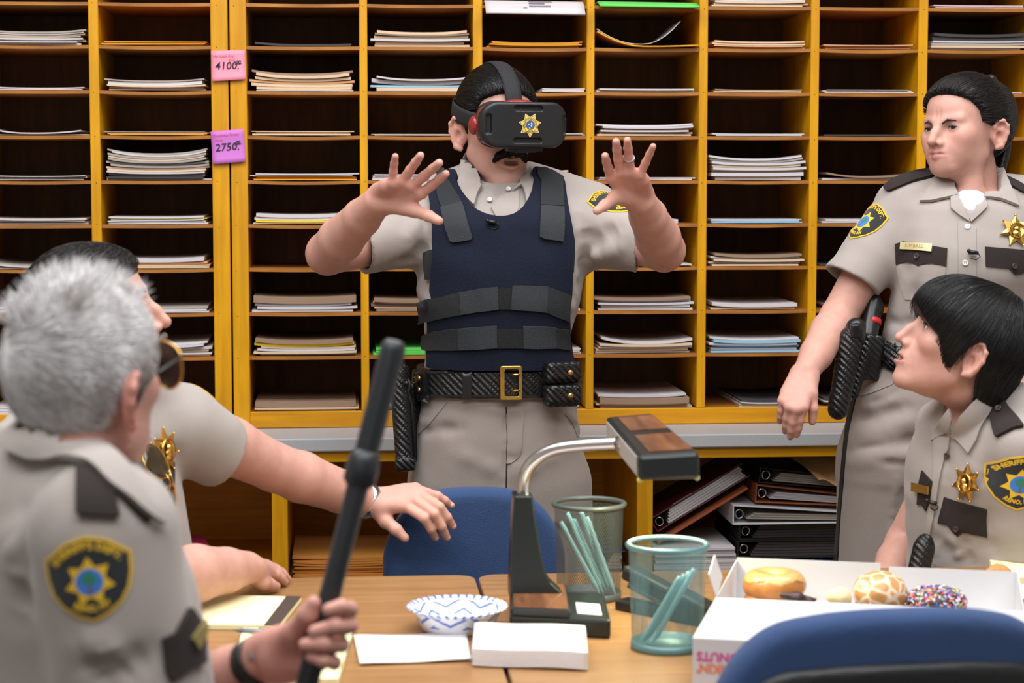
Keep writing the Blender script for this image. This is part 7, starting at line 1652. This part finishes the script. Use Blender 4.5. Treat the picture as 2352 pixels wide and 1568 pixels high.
tubem = mat('lit_tube', srgb(255, 250, 200), .4, emis=((1.0, .93, .55, 1), 9.0)); b = MB(); b.tube([pl3(.5, .22) - V(0, 0, .002), pl3(.5, .92) - V(0, 0, .002)], .006, 12); b.build('fluorescent_tube', tubem, lamp)
for (u, v) in ((.03, .03), (.97, .03)):
    b = MB(); p = pl3(u, v); b.lathe([(.0001, -.004), (.004, -.002), (.004, .002), (.0001, .004)], p, 8); b.build('foot_stud', mat('pale_stud', srgb(200, 205, 110), .3), lamp)
la = bpy.data.lights.new('desk_lamp_light', 'AREA'); la.shape = 'RECTANGLE'; la.size = .06; la.size_y = .26; la.energy = 1.9; la.color = (1.0, .96, .62); lo = bpy.data.objects.new('desk_lamp_light', la); COL.objects.link(lo); lo.location = pl3(.5, .5) - V(0, 0, .02); lo.parent = lamp
rr.close()
# ---- wire mesh pencil cups
M['teal_wire'] = mat('teal_enamel_wire', srgb(96, 132, 136), .35, metal=.3); M['dark_wire'] = mat('grey_enamel_wire', srgb(84, 92, 90), .4, metal=.3)
def cup(label, c, r, h, m_, n=84):
    e = empty('pencil_cup', tuple(c), label, 'cup', 'wire mesh pencil cups'); b = MB(); seg = 24; pitch = h / (2 * math.pi * r / n) * .8
    for s_ in (1, -1):
        for k in range(n):
            a0 = 2 * math.pi * k / n; tw = s_ * (h * .92) / r * .62; wv = .00036
            pts = []
            for i in range(seg + 1):
                t = i / seg; a = a0 + tw * t; rr_ = r * (.90 + .08 * t); pts.append((a, rr_, .006 + (h - .012) * t))
            base = len(b.v)
            for a, rr_, z in pts:
                da = wv / r * 1.4
                b.v += [(rr_ * math.cos(a - da), rr_ * math.sin(a - da), z), (rr_ * math.cos(a + da), rr_ * math.sin(a + da), z)]
            for i in range(seg):
                q = base + 2 * i; b.f.append((q, q + 1, q + 3, q + 2)); b.m.append(0); b.sm.append(False)
    o = b.build('wire_mesh', m_, e); o['kind'] = 'stuff'
    b = MB(); b.tube([(r * math.cos(a), r * math.sin(a), h) for a in np.linspace(0, 2 * math.pi, 49)[:-1]], .0042, 10, closed=True); b.build('rim', m_, e)
    b = MB(); b.lathe([(.0001, .0), (r * .92, .0), (r * .93, .004), (r * .925, .012), (r * .90, .012), (r * .90, .003), (.0001, .003)], n=40); b.build('base', m_, e, fix=True)
    return e
c1_ = WZ(1352, 1372, TZ); c2_ = WZ(1532, 1487, TZ)
cup('dark wire mesh pencil cup behind the lamp, full of pale blue pencils', c1_, .0575, .155, M['dark_wire']); cup('teal wire mesh pencil cup in front of the stapler', c2_, .0575, .152, M['teal_wire'])
M['pencil'] = mat('pale_blue_pencil', srgb(150, 196, 204), .35)
def pencil(a, b_, label, group, r=.0038):
    a, b_ = np.asarray(a), np.asarray(b_); ax = unit(b_ - a); e = empty('pencil', tuple(a), label, 'pencil', group); L_ = np.linalg.norm(b_ - a); u_ = unit(np.cross(ax, V(0, 1, 0))); w_ = np.cross(u_, ax)
    b = MB(); b.lathe([(.0005, 0), (r, .018), (r, L_ - .016)], n=8, smooth=False, ax=(u_, w_, ax)); b.build('barrel', M['pencil'], e); b = MB(); b.lathe([(r * 1.05, L_ - .016), (r * 1.05, L_ - .006), (r, L_ - .005), (r * .9, L_), (.0001, L_)], n=10, ax=(u_, w_, ax)); b.build('eraser', M['pencil'], e); return e
nm_ = ['leftmost', 'second from the left', 'third from the left', 'fourth from the left', 'rightmost']
for i in range(5):
    t0_ = Wd(1288 + i * 15, 1198 - (18 if i in (1, 3) else 0) - i * 3, 3.235 + .012 * (i % 3)); b0 = c1_ + V(.018 + .006 * i, -.02 + .012 * (i % 4), .006); pencil(b0, t0_, f'pale blue pencil leaning in the cup behind the lamp, {nm_[i]}', 'pencils in the cup behind the lamp')
for i in range(4):
    t0_ = Wd(1562 + i * 11, 1325 - i * 6, 2.89 + .012 * (i % 3)); b0 = c2_ + V(-.042 + .006 * i, -.008 + .01 * (i % 3), .006); pencil(b0, t0_, f'short pale blue pencil in the teal cup, {["leftmost", "second from the left", "third from the left", "rightmost"][i]}', 'pencils in the teal cup')
# stapler behind the teal cup
s0 = WZ(1432, 1398, TZ); st_ = empty('stapler', tuple(s0), 'black stapler lying open behind the teal pencil cup', 'stapler'); rr = _Rel(st_)
dx = unit(WZ(1600, 1432, TZ) - s0); dy = np.cross(V(0, 0, 1), dx)
b = MB(); b.obox(s0 + dx * .085 + V(0, 0, .009), dx * .09, dy * .017, V(0, 0, .0085)); b.build('base', M['shellp'], st_, bevel=.004)
ax_ = unit(dx * .9 + V(0, 0, -.24)); c_ = s0 + dx * .09 + V(0, 0, .041); b = MB(); b.obox(c_, ax_ * .085, dy * .016, np.cross(ax_, dy) * .012); b.build('arm', M['shellp'], st_, bevel=.006)
b = MB(); b.obox(c_ + V(0, 0, -.018), ax_ * .075, dy * .012, np.cross(ax_, dy) * .004); b.build('magazine', M['silver'], st_, bevel=.001); b = MB(); b.obox(c_ + ax_ * .05 + np.cross(dy, ax_) * .0, ax_ * .04, dy * .019, np.cross(ax_, dy) * .016); b.build('cap', M['black'], st_, bevel=.006); rr.close()
# ---- paper bowl with a blue print
def bowl_mat():
    m, nt, b = new_mat('printed_bowl'); L = nt.links.new; b.inputs['Roughness'].default_value = .35
    tc = N(nt, 'ShaderNodeTexCoord'); sp = N(nt, 'ShaderNodeSeparateXYZ'); L(tc.outputs['Object'], sp.inputs[0])
    mt = lambda op, a, c=None, v=None: (lambda n: (L(a, n.inputs[0]) if not isinstance(a, (int, float)) else setattr(n.inputs[0], 'default_value', a), (L(c, n.inputs[1]) if c is not None and not isinstance(c, (int, float)) else (setattr(n.inputs[1], 'default_value', c) if c is not None else None)), n.outputs[0])[2])(N(nt, 'ShaderNodeMath', operation=op))
    ang = mt('ARCTAN2', sp.outputs['Y'], sp.outputs['X']); r2 = mt('SQRT', mt('ADD', mt('MULTIPLY', sp.outputs['X'], sp.outputs['X']), mt('MULTIPLY', sp.outputs['Y'], sp.outputs['Y'])))
    saw = mt('ABSOLUTE', mt('SUBTRACT', mt('FRACT', mt('MULTIPLY', ang, 7 / (2 * math.pi))), .5)); ph = mt('FRACT', mt('ADD', mt('MULTIPLY', r2, 120), mt('MULTIPLY', saw, 1.7)))
    line = mt('LESS_THAN', ph, .26); saw2 = mt('ABSOLUTE', mt('SUBTRACT', mt('FRACT', mt('MULTIPLY', ang, 36 / (2 * math.pi))), .5)); rim = mt('MULTIPLY', mt('GREATER_THAN', r2, .068), mt('LESS_THAN', saw2, .2))
    inner = mt('MULTIPLY', line, mt('LESS_THAN', r2, .067)); out = mt('MAXIMUM', inner, rim); up = mt('GREATER_THAN', sp.outputs['Z'], .012); out = mt('MULTIPLY', out, up)
    mx = N(nt, 'ShaderNodeMix', data_type='RGBA'); mx.inputs['A'].default_value = srgb(232, 232, 236); mx.inputs['B'].default_value = srgb(84, 108, 190); L(out, mx.inputs['Factor']); L(mx.outputs['Result'], b.inputs['Base Color']); return m
cb = WZ(1050, 1446, TZ); bw = empty('paper_bowl', tuple(cb), 'white paper bowl with blue geometric print beside the napkins', 'bowl')
b = MB(); b.lathe([(.0001, .001), (.050, .001), (.0535, .003), (.0665, .030), (.074, .036), (.077, .0365), (.0765, .038), (.073, .0375), (.0655, .0318), (.052, .0055), (.0001, .0045)], n=64)
for i, p in enumerate(b.v):
    r_ = math.hypot(p[0], p[1])
    if r_ > .06: a = math.atan2(p[1], p[0]); b.v[i] = (p[0], p[1], p[2] + .0006 * math.sin(a * 36))
b.build('bowl_wall', bowl_mat(), bw, fix=True)
# ---- napkins
M['tissue'] = mat('white_tissue', srgb(232, 230, 232), .8, .02, 30, .3, 300)
def napkin(corners, z, amp, label, seed, group=None, th=.0016):
    rg = random.Random(seed); P = [WZ(x, y, TZ) for x, y in corners]; ph = rg.uniform(0, 6)
    G = [[mid(mid(P[0], P[1], u), mid(P[3], P[2], u), v) + V(0, 0, z + amp * (.6 + .5 * math.sin(u * 7 + ph) + .4 * math.sin(v * 4 + u * 3))) for u in np.linspace(0, 1, 17)] for v in np.linspace(0, 1, 9)]
    b = MB(); b.grid(np.array(G)); o = b.build('napkin', M['tissue']); md = o.modifiers.new('thick', 'SOLIDIFY'); md.thickness = th; md.offset = 1; return tag(o, label, 'napkin', group)
o = napkin([(826, 1530), (1082, 1520), (1070, 1458), (812, 1463)], .0012, .0022, 'single white napkin with a small dark speck, beside the bowl', 3)
b = MB(); p = WZ(932, 1493, TZ + .006); b.lathe([(.0018, 0), (.0001, .0008)], p, 8); b.build('speck', M['dark'], o)
for i in range(7):
    napkin([(1084 + rp.uniform(-2, 2), 1532), (1350 + rp.uniform(-2, 2), 1542), (1344 + rp.uniform(-2, 2), 1478), (1090, 1466)], .001 + i * .0036, .0019, f'white napkin, {"bottom" if i == 0 else "topmost" if i == 6 else ORD[i] + " from the bottom"} of the stack before the lamp', 11, 'stacked napkins', .0032)
# ---- legal pads, pen
def pad(corners, th, label, strip=None, ruled=False):
    P = [WZ(x, y, TZ) for x, y in corners]; e = empty('legal_pad', tuple(P[0]), label, 'pad', 'yellow legal pads'); rr = _Rel(e); up = V(0, 0, th)
    hexa([p + V(0, 0, .0025) for p in P][::-1], [p + up for p in P][::-1]).build('sheets', mat('pale_yellow_paper', srgb(246, 238, 190), .7, .02), e, fix=True)
    hexa([p + V(0, 0, .0006) for p in P][::-1], [p + V(0, 0, .0024) for p in P][::-1]).build('cardboard_back', mat('grey_board', srgb(206, 186, 140), .8), e, fix=True)
    if strip:
        Q = [mid(P[0], P[1], strip), P[1], P[2], mid(P[3], P[2], strip)]; hexa([p + up - V(0, 0, .0005) for p in Q][::-1], [p + up + V(0, 0, .0012) for p in Q][::-1]).build('binding_strip', mat('brown_tape', srgb(70, 58, 52), .6), e, fix=True)
    rr.close(); return e
pad([(404, 1447), (640, 1449), (692, 1383), (450, 1376)], .009, 'yellow legal pad with dark brown binding strip, beside the seated man\'s forearm', .86)
pad([(520, 1585), (776, 1578), (810, 1464), (560, 1458)], .012, 'yellow legal pad lying under the fist that holds the baton')
pa, pb2 = WZ(536, 1447, TZ + .0145), WZ(642, 1453, TZ + .0145); ax = unit(pb2 - pa); pe_ = empty('pen', tuple(pa), 'silver grey pen lying on the yellow legal pad', 'pen'); u_ = unit(np.cross(ax, V(0, 0, 1))); L_ = np.linalg.norm(pb2 - pa)
b = MB(); b.lathe([(.0006, 0), (.0035, .012), (.0048, .02), (.0048, L_ - .01), (.004, L_), (.0001, L_)], n=14, ax=(u_, np.cross(u_, ax), ax)); b.build('barrel', mat('pen_grey', srgb(130, 134, 138), .3, metal=.5), pe_, fix=True); b = MB(); b.obox(ax * (L_ * .8) + V(0, 0, .006), ax * .018, u_ * .0018, V(0, 0, .0008)); b.build('clip', M['silver'], pe_)
pad([(2290, 1342), (2420, 1348), (2440, 1296), (2268, 1292)], .014, 'pale yellow legal pad in front of the seated woman at right')
# ---- donut box
M['boxcard'] = mat('white_box_card', srgb(212, 210, 212), .55, .02)
F0 = Wd(1645, 1378, 2.93); B0 = Wd(1692, 1284, 3.22); zt = (F0[2] + B0[2]) / 2; F0[2] = B0[2] = TZ; dv = B0 - F0; dvn = unit(dv); rv = np.array([dvn[1], -dvn[0], 0]); Lb = .44; Hb = zt - TZ; Db = np.linalg.norm(dv)
bx = empty('donut_box', tuple(F0), 'open white card donut box with its lid folded forward', 'box'); rr = _Rel(bx); up = V(0, 0, 1); t_ = .0016
def panel(name, a, e1_, e2_, th_=t_, par=bx):
    n_ = unit(np.cross(e1_, e2_)) * th_ / 2; b = MB(); b.add([a - n_, a + e1_ - n_, a + e1_ + e2_ - n_, a + e2_ - n_, a + n_, a + e1_ + n_, a + e1_ + e2_ + n_, a + e2_ + n_], [(3, 2, 1, 0), (4, 5, 6, 7), (0, 1, 5, 4), (1, 2, 6, 5), (2, 3, 7, 6), (3, 0, 4, 7)]); return b.build(name, M['boxcard'], par, fix=True)
bz = V(0, 0, .0012); X_ = rv * Lb; Y_ = dvn * Db
panel('box_bottom', F0 + bz, X_, Y_); panel('box_wall', F0 + bz, X_, up * Hb); panel('box_wall', F0 + bz + Y_, X_ * .52, up * (Hb + .004) - dvn * .0); panel('box_wall', F0 + bz + Y_ + X_ * .55, X_ * .45, up * (Hb - .002) + dvn * .006); panel('box_wall', F0 + bz, Y_, up * Hb); panel('box_wall', F0 + bz + X_, Y_, up * Hb)
panel('dust_flap', F0 + bz + up * Hb + Y_ * .02, Y_ * .5 - rv * .008, up * .034 - rv * .012)
lid_a = F0 + bz + up * Hb; panel('lid', lid_a, X_, -dvn * (Db * .93) + up * .004); lip = panel('lid_lip', lid_a - dvn * (Db * .93) + up * .004, X_, -up * (Hb - .004)); panel('lid_side', lid_a, -dvn * Db * .93 + up * .004, -up * (Hb - .006)); panel('lid_side', lid_a + X_, -dvn * Db * .93 + up * .004, -up * (Hb - .006))
o0 = lid_a - dvn * (Db * .93) + up * .004; 
for txt, dz_, m2 in (('DONUTS', .018, mat('print_pink', srgb(214, 84, 150), .5)), ("DUNKIN'", .034, mat('print_orange', srgb(232, 130, 90), .5))):
    v, f, bd = glyphs(txt, .017, 'CENTER', .0006); b = MB(); b.add([o0 + rv * (.040 - x) - up * (dz_ - y * -1 - .0) - dvn * .0016 for x, y in v], f); b.build('lettering', m2, lip)
rr.close()
def in_box(px, py, d): p = Wd(px, py, d); return p
M['dough'] = mat('fried_dough', srgb(186, 118, 54), .45, .18, 30, .2, 120, coat=.3); M['glaze'] = mat('sugar_glaze', srgb(214, 164, 100), .3, .1, 40, coat=.5); M['choc'] = mat('chocolate', srgb(58, 34, 28), .4, .1, 30); M['cream'] = mat('pale_dough', srgb(228, 206, 160), .6, .1, 40, .3, 100); M['muffin'] = mat('muffin_crumb', srgb(196, 140, 82), .8, .2, 90, .8, 180)
def torus_sdf(S_, c, R, r, flat=1.0, op='u', k=.006):
    c = np.asarray(c, float); S_.custom(lambda P: np.sqrt((np.sqrt((P[:, 0] - c[0]) ** 2 + (P[:, 1] - c[1]) ** 2) - R) ** 2 + ((P[:, 2] - c[2]) / flat) ** 2) - r, c - R - r, c + R + r, k, op)
ZB = TZ + .0035
def base_at(px, d): p = Wd(px, 1390, d); return V(p[0], p[1], ZB)
c_ = base_at(1778, 3.11); e = empty('donut', tuple(c_), 'glazed ring donut at the left in the white box', 'donut'); rr = _Rel(e); zc = zt - .016; S_ = SDF(); torus_sdf(S_, V(c_[0], c_[1], zc), .029, .0205, 1.0); S_.post.append(lambda P, d: d - .0012 * np.sin(P[:, 0] * 210 + 1) * np.sin(P[:, 1] * 170)); 
link_mesh('dough_ring', S_.mesh(.003), M['dough'], e); S2_ = SDF(); torus_sdf(S2_, V(c_[0], c_[1], zc + .002), .029, .0205); S2_.post.append(lambda P, d: np.maximum(d, zc + .008 + .003 * np.sin(np.arctan2(P[:, 1] - c_[1], P[:, 0] - c_[0]) * 5) - P[:, 2])); link_mesh('icing', S2_.mesh(.003), M['glaze'], e); rr.close()
# a bottom layer of donuts that carries the visible ones
def plain(px, d, label, R=.030, r=.019, m_='dough', z=None, name='donut', grp=None):
    c = base_at(px, d); S_ = SDF(); torus_sdf(S_, V(c[0], c[1], ZB + r if z is None else z), R, r); o = link_mesh(name, S_.mesh(.0045), M[m_]); return tag(o, label, 'donut', grp)
plain(1778, 3.11, 'plain ring donut under the glazed one at the box\'s left end', z=ZB + .0195, r=.0190); 
c_ = base_at(2021, 3.08); e = empty('donut', tuple(c_), 'round filled donut with crackled sugar glaze in the white box', 'donut'); rr = _Rel(e); S_ = SDF(); zc2 = Wd(2021, 1360, 3.08)[2]; S_.ell(Fr(V(c_[0], c_[1], zc2), V(0, 1, 0), V(0, 0, 1)), (0, 0, 0), (.0425, .0425, .034), .005); S_.post.append(lambda P, d: d - .0008 * np.sin(P[:, 0] * 190) * np.sin(P[:, 2] * 230 + 1))
def crackle():
    m, nt, b = new_mat('crackled_glaze'); L = nt.links.new; b.inputs['Roughness'].default_value = .35; tc = N(nt, 'ShaderNodeTexCoord'); vo = N(nt, 'ShaderNodeTexVoronoi'); vo.feature = 'DISTANCE_TO_EDGE'; vo.inputs['Scale'].default_value = 48; L(tc.outputs['Object'], vo.inputs['Vector'])
    cr = N(nt, 'ShaderNodeValToRGB'); el = cr.color_ramp.elements; el[0].position = .05; el[1].position = .14; el[0].color = srgb(232, 208, 178); el[1].color = srgb(204, 144, 88); L(vo.outputs['Distance'], cr.inputs['Fac']); L(cr.outputs['Color'], b.inputs['Base Color']); return m
link_mesh('glazed_ball', S_.mesh(.0032), crackle(), e); rr.close()
plain(2021, 3.08, 'ring donut supporting the round filled donut in the box', z=ZB + .016, r=.0158, R=.026)
c_ = base_at(2151, 3.06); e = empty('donut', tuple(c_), 'chocolate donut covered in rainbow sprinkles at the right in the box', 'donut'); rr = _Rel(e); zc3 = Wd(2151, 1388, 3.06)[2] + .004; S_ = SDF(); torus_sdf(S_, V(c_[0], c_[1], zc3), .0235, .0215, .95); S_.ell(Fr(V(c_[0], c_[1], zc3 - .004), V(0, 1, 0), V(0, 0, 1)), (0, 0, 0), (.03, .03, .02), .01); me = S_.mesh(.003); link_mesh('iced_ring', me, M['choc'], e)
co = mesh_co(me); top_ = np.where(co[:, 2] > zc3 - .006)[0]; rg = np.random.default_rng(2); pick = rg.choice(top_, 640, replace=False); gN = S_.grad(co[pick], .003)
scol = [srgb(238, 236, 240), srgb(226, 84, 52), srgb(60, 110, 200), srgb(240, 170, 60), srgb(120, 190, 110), srgb(232, 130, 160), srgb(238, 236, 240), srgb(90, 60, 140)]; smats = [mat('sprinkle_' + n_, c, .35) for n_, c in zip(('white', 'orange', 'blue', 'yellow', 'green', 'pink', 'pearl', 'violet'), scol)]
b = MB()
for p, n_ in zip(co[pick], gN):
    t1_ = unit(np.cross(n_, rg.normal(0, 1, 3))); w2 = np.cross(n_, t1_); mi = int(rg.integers(0, 8)); ctr_ = p + n_ * .0008
    ring = [(-.0026, .0004), (-.002, .0011), (.002, .0011), (.0026, .0004)]; base = len(b.v)
    for (s_, r_) in ring:
        for k in range(5): a = 2 * math.pi * k / 5; b.v.append(tuple(ctr_ + t1_ * s_ + r_ * (math.cos(a) * n_ + math.sin(a) * w2)))
    for i in range(3):
        for k in range(5): b.f.append((base + i * 5 + k, base + i * 5 + (k + 1) % 5, base + i * 5 + 5 + (k + 1) % 5, base + i * 5 + 5 + k)); b.m.append(mi); b.sm.append(True)
    b.f.append(tuple(base + k for k in range(5))[::-1]); b.m.append(mi); b.sm.append(False); b.f.append(tuple(base + 15 + k for k in range(5))); b.m.append(mi); b.sm.append(False)
o = b.build('sprinkles', smats, e); o['kind'] = 'stuff'; rr.close()
plain(2151, 3.05, 'chocolate ring donut under the sprinkled one', .026, .0115, 'choc', z=ZB + .012)
c_ = base_at(1830, 3.02); S_ = SDF(); zz = Wd(1830, 1378, 3.02)[2]; S_.chain([V(c_[0] - .022, c_[1], zz + .008), V(c_[0], c_[1], zz + .003), V(c_[0] + .018, c_[1], zz - .006), V(c_[0] + .022, c_[1], zz - .02), V(c_[0] + .01, c_[1] + .01, zz - .035)], [.005, .009, .010, .011, .012], .006); S_.cone(V(c_[0] + .018, c_[1], zz - .002), V(c_[0] + .03, c_[1], zz + .002), .004, .002, .004); S_.cone(V(c_[0], c_[1], zz), V(c_[0] + .008, c_[1] + .01, ZB + .012), .01, .0118, .006); tag(link_mesh('donut', S_.mesh(.003), M['choc']), 'torn chocolate donut piece against the glazed ring in the box', 'donut')
c_ = base_at(1932, 3.06); S_ = SDF(); zz = Wd(1932, 1372, 3.06)[2]; S_.ell(Fr(V(c_[0], c_[1], zz), V(0, 1, 0), V(0, 0, 1)), (0, 0, 0), (.016, .018, .016), .006); S_.ell(Fr(V(c_[0] - .012, c_[1], zz + .002), V(0, 1, 0), V(0, 0, 1)), (0, 0, 0), (.012, .012, .011), .006); S_.cone(V(c_[0], c_[1], zz - .01), V(c_[0], c_[1], ZB + .014), .013, .0138, .006); tag(link_mesh('donut', S_.mesh(.003), M['cream']), 'pale torn doughnut lump between glazed and sugar-crackled donuts', 'donut')
plain(1900, 2.99, 'dark chocolate ring donut near the front wall of the box', .027, .0175, 'choc'); plain(2060, 2.985, 'flat chocolate ring donut along the front wall of the box', .027, .0175, 'choc')
# ---- muffin on a paper plate, loose sheet behind the box
cp = WZ(2300, 1366, TZ); pl_ = empty('paper_plate', tuple(cp), 'small white paper plate under the muffin piece', 'plate'); b = MB(); b.lathe([(.0001, .001), (.045, .001), (.062, .006), (.068, .007), (.0678, .0085), (.061, .0075), (.0445, .0025), (.0001, .0025)], n=40); b.build('plate_disc', M['tissue'], pl_, fix=True)
cm = WZ(2293, 1360, TZ); S_ = SDF(); S_.cone(V(cm[0], cm[1], TZ + .012), V(cm[0], cm[1], TZ + .03), .015, .018, .004); S_.ell(Fr(V(cm[0], cm[1], TZ + .032), V(0, 1, 0), V(0, 0, 1)), (0, 0, 0), (.0225, .021, .012), .004); S_.post.append(lambda P, d: np.maximum(d, TZ + .003 - P[:, 2]) - .0012 * np.sin(P[:, 0] * 420) * np.sin(P[:, 1] * 380) * np.sin(P[:, 2] * 400)); tag(link_mesh('muffin', S_.mesh(.0022), M['muffin']), 'bitten golden muffin piece on the white paper plate', 'muffin')
napkin([(2262, 1396), (2400, 1400), (2392, 1345), (2330, 1340)], .0009, .0012, 'crumpled white napkin beside the muffin plate', 9) if False else None
P = [Wd(1700, 1292, 3.26), Wd(1985, 1312, 3.26)]; b = MB()
slab_thing('paper_sheaf', 'pale yellow sheets lying on the table behind the donut box', 'papers', Wd(1690, 1340, 3.3)[0], Wd(1975, 1340, 3.3)[0], Wd(1800, 1340, 3.28)[1], .085, TZ + .0008, .004, mat('cream_sheet', srgb(240, 226, 170), .7))
